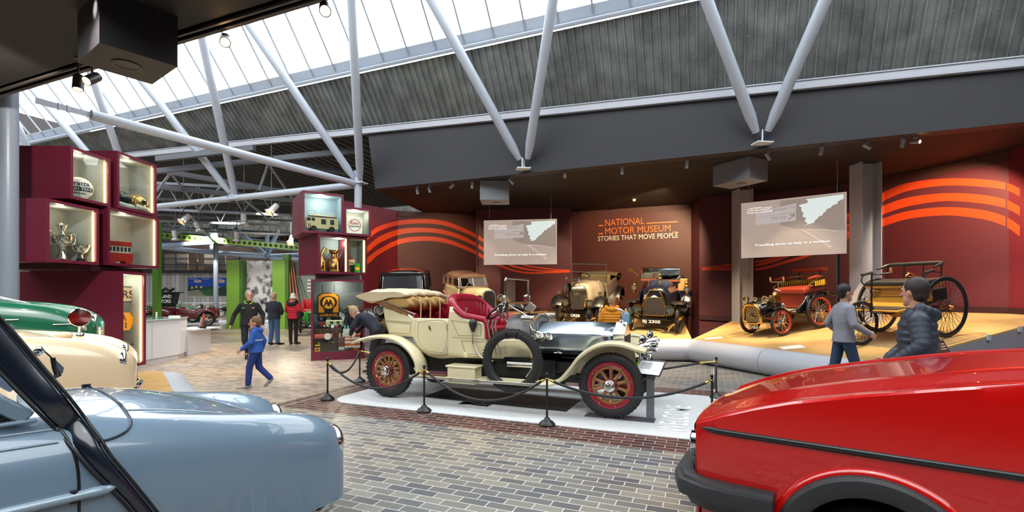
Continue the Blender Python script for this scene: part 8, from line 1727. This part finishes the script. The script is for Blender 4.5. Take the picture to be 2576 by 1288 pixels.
for k in range(7): mb = MB(); mb.bar((2.07, -.26, .58+k*.055), (2.07, .26, .58+k*.055), .012, .02); mb.build('radiator_slat', BLACK, GV)
tuft('seat_back', mat('seat_scarlet', '#b5202a', .35), GV, [(.45, -.6), (-.1, -.66), (-.3, -.4), (-.3, .4), (-.1, .66), (.45, .6)], lambda s: 1.52-.3*abs(2*s-1)**3, lambda s: .95, 14, 10, .04, pleat=False)
mb = MB(); mb.bb(-.25, .5, -.55, .55, .92, 1.08); mb.build('seat_cushion', mat('seat_scarlet'), GV, bevel=.05, bseg=3)
plate(GV, 'AA 2', (2.08, .0, .42), .5, .14, (1, 0, 0), (0, 1, 0)); mb = MB(); mb.bb(1.95, 2.07, -.5, .5, .3, .36); mb.build('front_beam', BLACK, GV)
for sd in (-1, 1): headlamp(GV, (1.95, sd*.5, .9), .1, .18, (1, 0, 0), BRASS, post=(1.9, sd*.45, .6)); wing('front_wing', GVP, GV, [(1.4, .6), (1.6, .9), (1.9, 1.0), (2.2, .95)], sd*.86, sd*.56, .01, .01, n=4); wing('rear_wing', GVP, GV, [(-.5, .7), (-.2, .98), (.2, .98), (.5, .7)], sd*.86, sd*.58, .01, .01, n=4)
t = onto('display_pedestal', 'slim white pedestal beside the man in the navy jacket', 'pedestal', (-8.72, 17.6, 0)); mb = MB(); mb.bb(-.08, .08, -.1, .1, 0, .72); mb.build('column', DKW, t, sm=0); mb = MB(); mb.box((0, 0, .76), (.36, .3, .03), R=Matrix.Rotation(.25, 3, 'X')); mb.build('label_top', DKW, t)
mb = MB(); mb.bb(-.26, .16, -.12, .12, 0, .015); mb.build('base', DKW, t)
for loc, tg, pw in (((-12.5, 20.5, 5.2), (-12.8, 24.8, 2.0), 450), ((-15.5, 24, 5.0), (-17, 29, 1.5), 1300), ((-9, 18, 4.9), (-8.7, 21, .8), 500), ((-9.6, 18.5, 4.9), (-9.8, 24.7, 2), 250)): spot('hall_spot', loc, tg, pw, 80, (1, .93, .82), .1)
# ================================================================ visitors
def cone(mb, p, q, r1, r2, n=14):
    p, q = Vector(p), Vector(q); d = (q-p); L = d.length
    if L < 1e-5: mb.ball(p, r1, n, 8); return
    d.normalize(); pts, rs = [], []
    for k in range(5): a = PI/2*(k/4); pts.append(p-d*r1*math.cos(a)); rs.append(max(1e-4, r1*math.sin(a)))
    for k in range(1, 5): pts.append(p.lerp(q, k/5)); rs.append(lerp(r1, r2, k/5))
    for k in range(5): a = PI/2*(k/4); pts.append(q+d*r2*math.sin(a)); rs.append(max(1e-4, r2*math.cos(a)))
    mb.tube(pts, rs, n)
def fuse(mb, name, m, parent, vox, smooth=4):
    """one continuous skin from overlapping volumes"""
    o = mb.build(name, m, None, sm=0); x = o.modifiers.new('r', 'REMESH'); x.mode = 'VOXEL'; x.voxel_size = vox
    if smooth: y = o.modifiers.new('s', 'SMOOTH'); y.iterations = smooth; y.factor = .5
    dg = bpy.context.evaluated_depsgraph_get(); me = bpy.data.meshes.new_from_object(o.evaluated_get(dg)); old = o.data; o.modifiers.clear(); o.data = me; bpy.data.meshes.remove(old); me.name = name
    me.materials.clear(); me.materials.append(m)
    for p in me.polygons: p.use_smooth = True
    o.parent = parent; return o
def ring_loft(mb, rings, n=24):
    mb.grid([[Vector((c[0]+rx*math.cos(a), c[1]+ry*math.sin(a)*1.0, c[2])) if tl == 0 else Vector((c[0]+rx*math.cos(a)*math.cos(tl), c[1]+ry*math.sin(a), c[2]-rx*math.cos(a)*math.sin(tl))) for a in [2*PI*k/n for k in range(n)]] for c, rx, ry, tl in rings], closed=True, capends=True)
def hand(mb, w, e, side, s, palm_dir=None, curl=.5):
    w = Vector(w); f = (w-Vector(e)).normalized(); lat = Vector((1, 0, 0)) if abs(f.x) < .75 else Vector((0, 0, 1)); lat = (lat-f*lat.dot(f)).normalized(); nrm = f.cross(lat)*(1 if side > 0 else -1)
    pc = w+f*.05*s
    for k in range(4): cone(mb, w+lat*(.012-.008*k)*s, w+f*.09*s+lat*(.033-.022*k)*s, .017*s, .013*s, 8)
    for k, L in enumerate((.068, .078, .072, .056)):
        b = w+f*.09*s+lat*(.033-.022*k)*s; m1 = b+(f*math.cos(curl*.5)+nrm*math.sin(curl*.5))*L*.5*s; m2 = m1+(f*math.cos(curl*1.4)+nrm*math.sin(curl*1.4))*L*.5*s
        cone(mb, b, m1, .0105*s, .0095*s, 8); cone(mb, m1, m2, .0095*s, .008*s, 8)
    t0 = w+f*.03*s+lat*.022*s; t1 = t0+(lat*.75+f*.55+nrm*.25)*.045*s; cone(mb, t0, t1, .014*s, .011*s, 8); cone(mb, t1, t1+(f*.85+lat*.2+nrm*.4)*.035*s, .011*s, .009*s, 8)
SKIN = mat('skin', '#c9957c', .5); LIP = mat('lips', '#a86a5c', .5); EYEM = mat('eye', '#2a2321', .3)
def person(label, loc, face, H, J, top, trous, shoe, hairm, hair='short', puffer=False, hood=None, bulk=1.0, child=False, vox=.0085, coll=None, back=None):
    """J: joint positions for a 1.75 m body, x forward, y left; missing ones take a standing pose"""
    s = H/1.75; yaw = math.atan2(face[1], face[0]); t = thing('person', label, 'person', (loc[0], loc[1], 0), yaw)
    d = dict(pel=(0, 0, .94), chest=(0, 0, 1.28), neck=(0, 0, 1.48), head=(.02, 0, 1.62), hy=0.0, hp=0.0,
             lsh=(0, .17, 1.385), rsh=(0, -.17, 1.385), lel=(-.03, .25, 1.13), rel=(-.03, -.25, 1.13), lwr=(.06, .24, .89), rwr=(.06, -.24, .89),
             lhip=(0, .095, .92), rhip=(0, -.095, .92), lkn=(.03, .1, .5), rkn=(.03, -.1, .5), lan=(0, .105, .09), ran=(0, -.105, .09), ltoe=(.19, .13, .03), rtoe=(.19, -.13, .03), curl=.5)
    d.update(J); V = lambda k: Vector(d[k])*s; r = lambda x: x*s*bulk; hs = (1.25 if child else 1.0)*s
    pel, ch, nk, hd = V('pel'), V('chest'), V('neck'), V('head')
    ax = (ch-pel).normalized(); ti = math.atan2(ax.x, ax.z)
    Rh = Matrix.Rotation(d['hy'], 3, 'Z') @ Matrix.Rotation(d['hp'], 3, 'Y')
    # body: one skin
    mb = MB(); ring_loft(mb, [(pel+Vector((0, 0, -.08))*s, .09*s, .13*s, ti), (pel, .10*s, .15*s, ti), (pel.lerp(ch, .45), .095*s, .135*s, ti), (ch, .11*s, .16*s, ti), (ch.lerp(nk, .6), .085*s, .15*s, ti), (ch.lerp(nk, .9), .055*s, .08*s, ti)])
    cone(mb, ch.lerp(nk, .7), nk.lerp(hd, .5), .058*s, .052*s)
    mb.ball(hd+Rh @ Vector((-.005, 0, .02))*hs, Vector((.098, .076, .115))*hs, 18, 14, R=Rh); mb.ball(hd+Rh @ Vector((.03, 0, -.06))*hs, Vector((.062, .056, .062))*hs, 14, 10, R=Rh)
    cone(mb, hd+Rh @ Vector((.088, 0, .015))*hs, hd+Rh @ Vector((.112, 0, -.025))*hs, .009*hs, .014*hs, 8); mb.ball(hd+Rh @ Vector((.07, 0, -.105))*hs, .026*hs, 10, 8)
    for sd in (-1, 1): mb.ball(hd+Rh @ Vector((-.005, sd*.078, -.005))*hs, Vector((.02, .01, .032))*hs, 8, 8, R=Rh); mb.ball(hd+Rh @ Vector((.082, sd*.03, .03))*hs, Vector((.012, .024, .008))*hs, 8, 6, R=Rh)
    for a in 'lr':
        sd = 1 if a == 'l' else -1
        cone(mb, V(a+'sh'), V(a+'el'), .047*s, .038*s); cone(mb, V(a+'el'), V(a+'wr'), .038*s, .026*s); hand(mb, V(a+'wr'), V(a+'el'), sd, s*1.0, curl=d['curl'])
        cone(mb, V(a+'hip'), V(a+'kn'), .075*s, .052*s); cone(mb, V(a+'kn'), V(a+'an'), .05*s, .036*s); cone(mb, V(a+'an'), V(a+'toe'), .036*s, .03*s)
    fuse(mb, 'body', SKIN, t, vox*.85, 3)
    for sd in (-1, 1):
        mb = MB(); mb.ball(hd+Rh @ Vector((.083, sd*.031, .012))*hs, Vector((.010, .014, .008))*hs, 10, 8, R=Rh); mb.build('eye', EYEM, t, sm=60)
    mb = MB(); mb.ball(hd+Rh @ Vector((.088, 0, -.062))*hs, Vector((.008, .024, .007))*hs, 10, 8, R=Rh); mb.build('mouth', LIP, t, sm=60)
    # trousers
    mb = MB(); ring_loft(mb, [(pel+Vector((0, 0, -.1))*s, .10*s, .14*s, 0), (pel+Vector((0, 0, .0))*s, r(.122), r(.175), ti), (pel.lerp(ch, .2), r(.118), r(.165), ti)])
    for a in 'lr': cone(mb, V(a+'hip'), V(a+'kn'), r(.095), r(.072)); kn, an = V(a+'kn'), V(a+'an'); cone(mb, kn, an.lerp(kn, .06), r(.07), r(.062))
    fuse(mb, 'trousers', trous, t, vox)
    # jacket or top
    mb = MB(); K = 1.12 if puffer else 1.0; low = pel+Vector((0, 0, -.06))*s; rings = []
    N = 27 if puffer else 9
    prof = [(-.06, .15, .205), (.12, .14, .19), (.35, .125, .175), (.6, .14, .195), (.85, .125, .20), (1.0, .095, .165), (1.08, .065, .09)]
    for i in range(N+1):
        u = lerp(-.06, 1.08, i/N); rx, ry = (interp([p[0] for p in prof], [p[k] for p in prof], u) for k in (1, 2)); b = 1+(.055*math.sin(2*PI*u*7.5) if puffer and u < 1.0 else 0)
        sp = lerp(0, 1, (u+.06)/1.14); c = low.lerp(ch, min(1, sp/.72)) if sp < .72 else ch.lerp(nk, (sp-.72)/.28)
        rings.append((c, rx*s*bulk*K*b, ry*s*bulk*K*b, ti))
    ring_loft(mb, rings, 30)
    for a in 'lr':
        S_, E_, W_ = V(a+'sh'), V(a+'el'), V(a+'wr')
        if puffer:
            for p, q, r1, r2 in ((S_, E_, .085, .075), (E_, W_, .075, .058)):
                for i in range(5): mb.ball(p.lerp(q, (i+.5)/5), lerp(r1, r2, i/4)*s, 14, 10)
                cone(mb, p, q, r1*.86*s, r2*.86*s)
        else: cone(mb, S_, E_, r(.066), r(.058)); cone(mb, E_, W_.lerp(E_, .04), r(.058), r(.045))
    if hood is not None: 
        c = nk+Vector((-.08, 0, -.02))*s
        for k in range(9): th = PI/2+PI*(k/8); mb.ball(nk+Vector((.10*math.cos(th)-.02, .13*math.sin(th), -.015-.05*abs(math.cos(th))))*s, Vector((.055, .055, .06))*s, 12, 8)
    jk = fuse(mb, 'jacket', top, t, vox)
    if hood not in (None, True):
        mb = MB()
        for k in range(9): th = PI/2+PI*(k/8); mb.ball(nk+Vector((.11*math.cos(th)-.03, .14*math.sin(th), -.01-.09*abs(math.cos(th))))*s, Vector((.06, .06, .075))*s, 12, 8)
        fuse(mb, 'hood', hood, t, vox)
    for a in 'lr':
        an, to = V(a+'an'), V(a+'toe'); mb = MB(); dd = (to-an); fl = Vector((dd.x, dd.y, dd.z)).normalized(); heel = an-fl*.05*s+Vector((0, 0, -.045))*s
        cone(mb, heel, an+fl*.04*s+Vector((0, 0, -.02))*s, .042*s, .05*s); cone(mb, an+fl*.05*s+Vector((0, 0, -.04))*s, to+fl*.04*s, .046*s, .036*s)
        fuse(mb, 'shoe', shoe, t, vox)
    if hairm:
        mb = MB(); L_ = {'short': .0, 'bob': .05, 'crop': -.02}[hair]
        mb.ball(hd+Rh @ Vector((-.022, 0, .04))*hs, Vector((.103, .086, .108))*hs, 18, 14, R=Rh)
        if hair == 'bob':
            for k in range(7): th = PI/2+PI*k/6; mb.ball(hd+Rh @ Vector((.075*math.cos(th)-.015, .075*math.sin(th), -.03))*hs, .045*hs, 12, 8)
        else: mb.ball(hd+Rh @ Vector((-.045, 0, -.02))*hs, Vector((.07, .07, .07))*hs, 14, 10, R=Rh)
        fuse(mb, 'hair', hairm, t, vox)
    return t, s, V
CL = lambda n, c, r_=.85, nz=None: mat(n, c, r_, noise=nz, bump=(35, .15))
NVY = CL('cloth_navy', '#1c2230'); BLK = CL('cloth_black', '#17171b'); JEAN = CL('cloth_denim', '#46658f', .85, (12, '#38547c', .3)); REDJ = CL('cloth_red', '#c02036'); BLU = CL('cloth_blue', '#2a55a5'); DBL = CL('cloth_dark_blue', '#1c3472'); GRY = CL('cloth_grey', '#8e8f99'); ORG = CL('cloth_orange', '#d98a1a'); PUF = CL('cloth_slate', '#2a3342', .5); DJ = CL('cloth_dark_denim', '#2b3f5c')
SHB = mat('shoe_black', '#19191b', .5); SHW = mat('shoe_grey', '#8a8c90', .6); SHT = mat('shoe_tan', '#8a7a66', .6)
HBR = mat('hair_brown', '#6b4d36', .7); HDK = mat('hair_dark', '#2a2220', .6); HGR = mat('hair_grey', '#8f8983', .7); HWH = mat('hair_white', '#d9d4cc', .7); HSN = mat('hair_sandy', '#a58c6d', .7)
# member of staff walking towards us
t, s, V = person('man in a black zip top with green collar striding behind the boy in blue', (-6.75, 12.45), (.35, -.94), 1.80, dict(rel=(-.1, -.34, 1.14), rwr=(-.02, -.40, .90), lel=(-.06, .30, 1.14), lwr=(.06, .30, .90), rkn=(-.02, -.1, .50), ran=(-.36, -.1, .22), rtoe=(-.28, -.1, .06), lkn=(.10, .1, .5), lan=(.12, .1, .09), ltoe=(.31, .12, .03), hy=.35), BLK, NVY, SHB, HGR, 'crop')
for sd in (-1, 1):
    mb = MB(); mb.tube([(.03*s, sd*.09*s, 1.485*s), (.085*s, sd*.085*s, 1.44*s), (.105*s, sd*.03*s, 1.41*s)], .012*s, 8); mb.build('green_collar', mat('trim_lime', '#9ac42a', .6), t, sm=60)
for y, m in ((-.11, mat('logo_green', '#3f9a55', .6)), (.11, mat('logo_pale', '#c98a8a', .6))):
    mb = MB(); mb.ball((.128*s, y*s, 1.31*s), (.012, .035, .016), 12, 8); mb.build('chest_logo', m, t, sm=60)
# boy in blue
t, s, V = person('boy in a blue jacket and dark blue trousers walking left across the paving', (-4.62, 8.75), (-.93, -.2), 1.27, dict(lkn=(.12, .1, .52), lan=(.15, .1, .09), ltoe=(.34, .12, .03), rkn=(-.04, -.1, .5), ran=(-.32, -.1, .2), rtoe=(-.20, -.1, .05), lel=(.05, .27, 1.14), lwr=(.25, .24, .98), rel=(-.12, -.26, 1.14), rwr=(-.05, -.28, .9), hy=.1, head=(.02, 0, 1.60)), BLU, DBL, SHW, HBR, 'short', child=True, bulk=1.12, hood=True)
mb = MB()
ring_loft(mb, [((0, 0, z*s), .155*s, .218*s, 0) for z in (1.18, 1.195, 1.205)], 28); mb.build('white_stripe', mat('stripe_pale', '#c9d6ea', .7), t, sm=60)
# couple looking at the green veteran
person('man seen from behind in a navy jacket and blue jeans before the green veteran', (-8.05, 16.4), (.05, 1), 1.76, dict(lel=(.06, .27, 1.15), lwr=(.22, .14, 1.05), rel=(.02, -.27, 1.14), rwr=(.2, -.16, 1.04), lan=(0, .13, .09), ran=(.02, -.12, .09), rtoe=(.18, -.2, .03), hp=.25), NVY, JEAN, SHB, HSN, 'crop', bulk=1.1)
t, s, V = person('white haired woman in a red padded jacket with a black shoulder bag', (-7.52, 16.65), (.0, 1), 1.74, dict(lel=(.05, .24, 1.15), lwr=(.22, .12, 1.2), rel=(-.02, -.25, 1.15), rwr=(.14, -.2, 1.05), hp=.2, hy=.3, lan=(0, .08, .09), ran=(.02, -.09, .09)), REDJ, BLK, SHB, HWH, 'bob', puffer=True, hood=BLK, bulk=.92)
mb = MB(); mb.grid([[Vector((x*s, y*s, z*s)) for y, z in ((-.24, 1.16), (-.30, 1.12), (-.34, 1.0), (-.30, .93), (-.22, .95), (-.2, 1.06))] for x in (-.16, -.1, .02, .08)], closed=True, capends=True); bg = tag(mb.build('shoulder_bag', BLK, None, sm=60), 'black bag hanging from the shoulder of the woman in red', 'bag'); bg.matrix_world = Matrix.Translation((-7.52, 16.65, 0)) @ Matrix.Rotation(PI/2, 4, 'Z')
mb = MB(); mb.tube([(-.04*s, -.24*s, 1.14*s), (-.06*s, -.2*s, 1.44*s), (.02*s, -.19*s, 1.46*s), (.06*s, -.25*s, 1.14*s)], .012, 6); mb.build('strap', BLK, bg, sm=60)
# man leaning towards the big case
person('man in dark clothes bending towards the souvenir case behind the tourer', (-3.02, 10.6), (-1, .15), 1.76, dict(pel=(-.12, 0, .93), chest=(.16, 0, 1.15), neck=(.34, 0, 1.24), head=(.46, 0, 1.29), lsh=(.27, .18, 1.2), rsh=(.27, -.18, 1.2), lel=(.36, .24, .98), rel=(.36, -.24, .98), lwr=(.46, .14, .82), rwr=(.46, -.14, .84), lhip=(-.12, .095, .9), rhip=(-.12, -.095, .9), lkn=(-.02, .1, .5), rkn=(.0, -.1, .48), lan=(-.06, .1, .09), ran=(-.1, -.1, .09), ltoe=(.13, .12, .03), rtoe=(.09, -.12, .03), hp=.7), NVY, BLK, SHB, HSN, 'short')
# woman and child behind the bonnet
person('person in an orange hooded jacket facing the brass-lamped cars', (2.3, 11.2), (.1, 1), 1.66, dict(lel=(.03, .26, 1.14), rel=(.03, -.26, 1.14), lwr=(.16, .2, .98), rwr=(.16, -.2, .98)), ORG, JEAN, SHB, HSN, 'short', puffer=True, hood=True, bulk=1.05)
mb = MB(); mb.bb(-.08, .08, -.11, .11, 0, .3); bg = tag(mb.build('day_bag', CL('cloth_sky', '#7ea3c4'), None, bevel=.04, bseg=3), 'pale blue bag at the side of the person in the orange jacket', 'bag'); bg.location = (2.60, 11.14, .98); bg.parent = None
person('small dark haired child beside the person in the orange jacket', (1.75, 11.0), (.1, 1), 1.30, dict(), CL('cloth_plum', '#4d3b40'), NVY, SHB, HDK, 'short', child=True)
# two men on the right
person('man in a grey long sleeved top and jeans walking past the right ramp', (5.28, 7.72), (.96, -.1), 1.84, dict(lel=(-.1, .25, 1.15), lwr=(.10, .24, .97), rel=(.0, -.25, 1.15), rwr=(.24, -.2, 1.02), rkn=(.12, -.1, .52), ran=(.18, -.1, .09), rtoe=(.37, -.11, .03), lkn=(-.08, .1, .5), lan=(-.42, .1, .2), ltoe=(-.30, .1, .04)), GRY, DJ, SHT, HDK, 'crop', bulk=.95)
person('man in a slate padded jacket passing behind the red hatchback', (3.86, 4.62), (-.8, .6), 1.82, dict(lel=(-.02, .28, 1.14), lwr=(.18, .22, .98), rel=(.02, -.28, 1.14), rwr=(.2, -.18, .98), hy=-.6, rkn=(.1, -.1, .52), ran=(.12, -.1, .09), rtoe=(.3, -.11, .03), lkn=(-.02, .1, .5), lan=(-.3, .1, .15), ltoe=(-.16, .1, .03)), PUF, BLK, SHB, HDK, 'short', puffer=True, hood=True, bulk=1.0)
# ================================================================ rope barrier and information stand
PM = mat('post_black', '#17181a', .35); ROPE = mat('rope_black', '#1d1e22', .6)
names = ['at the left end of the rope barrier', 'before the rear wheel of the tourer', 'before the spare tyre of the tourer', 'at the right front corner by the red car', 'at the far right corner of the plinth', 'behind the rear wheel of the tourer']
PTS = [gnd(824, 1006), gnd(1067, 1036), gnd(1376, 1070), Vector((gnd(1791, 1076).x, gnd(1791, 1076).y, 0)), gnd(1802, 1002), gnd(905, 961)]
HT = .63
for i, p in enumerate(PTS):
    t = thing('barrier_post', 'slim black barrier post %s' % names[i], 'barrier post', (p.x, p.y, 0), 0, 'barrier posts round the plinth')
    mb = MB(); mb.lathe([(0, 0), (.105, 0), (.107, .02), (.08, .05), (.045, .07), (.03, .1), (0, .1)], n=24); mb.build('base', PM, t, sm=40)
    mb = MB(); mb.lathe([(.014, .09), (.014, HT), (.022, HT+.005), (.022, HT+.03), (.012, HT+.04), (0, HT+.04)], n=14); mb.build('pole', PM, t, sm=40)
    mb = MB(); mb.torus((0, 0, HT-.03), .022, .005, (0, 0, 1), 14, 6); mb.build('ring', BRASS, t)
def rope(a, b, sag, label):
    t = thing('barrier_rope', label, 'rope', (a+b)/2, 0, 'black barrier ropes'); A, B = a+Vector((0, 0, HT-.03)), b+Vector((0, 0, HT-.03)); o = (a+b)/2; n = 28; P_ = []
    A2, B2 = A.lerp(B, .03), B.lerp(A, .03)
    for k in range(n+1): u = k/n; q = A2.lerp(B2, .01+.98*u); q.z -= sag*(1-(2*u-1)**2)+.04; P_.append(q-o)
    mb = MB(); mb.tube(P_, .017, 10); mb.build('rope', ROPE, t, sm=60)
    for e, p1 in ((A, P_[0]), (B, P_[-1])):
        p1 = p1+o; mb = MB(); mb.cyl(p1-o, p1.lerp(e, .45)-o, .019, .014, 10); mb.tube([p1.lerp(e, .4)-o, p1.lerp(e, .7)-o, e.lerp(p1, .06)-o], [.008, .006, .01], 6); mb.build('rope_hook', BRASS, t, sm=50)
rope(PTS[0], PTS[1], .30, 'black rope sagging from the left post to the rear wheel post'); rope(PTS[1], PTS[2], .32, 'black rope sagging between the rear wheel post and the spare tyre post'); rope(PTS[2], PTS[3], .20, 'black rope running from the spare tyre post towards the red car')
rope(PTS[5], PTS[0], .24, 'short black rope at the left end behind the rear wheel'); rope(PTS[4], PTS[5], .33, 'black rope along the far side of the cream tourer'); rope(PTS[3], PTS[4], .2, 'short black rope between the two right hand posts')
IS = thing('information_stand', 'grey metal information stand with a tilted white caption by the front wheel', 'sign stand', gnd(1636, 1060), UA)
IS.location.z = .010
GM = mat('stand_metal', '#6e7078', .35, .5)
mb = MB(); mb.bb(-.05, .05, -.02, .02, 0, .62); mb.build('upright', GM, IS, bevel=.003); mb = MB(); mb.bb(-.86, .06, -.12, .12, 0, .008); mb.build('base_plate', GM, IS, sm=0)
mb = MB(); R_ = Matrix.Rotation(-.35, 3, 'Z') @ Matrix.Rotation(.75, 3, 'X'); mb.box((-.02, -.0, .70), (.40, .26, .012), R=R_); tp = mb.build('caption_tray', DKT, IS); mb = MB(); mb.box(Vector((-.02, 0, .70))+R_ @ Vector((.02, -.01, .009)), (.33, .22, .003), R=R_); cp = mb.build('caption_sheet', mat('sheet_white', '#e9eef2', .4), tp, sm=0)
for k in range(5): mb = MB(); mb.box(Vector((-.02, 0, .70))+R_ @ Vector((-.04+.0*k, .06-.022*k, .0115)), (.15, .007, .001), R=R_); mb.build('caption_line', mat('line_grey', '#8a9098', .5), cp, sm=0)
mb = MB(); mb.box(Vector((-.02, 0, .70))+R_ @ Vector((-.165, -.01, .009)), (.035, .22, .003), R=R_); mb.build('lime_edge', mat('trim_lime', '#9ac42a', .6), tp, sm=0)
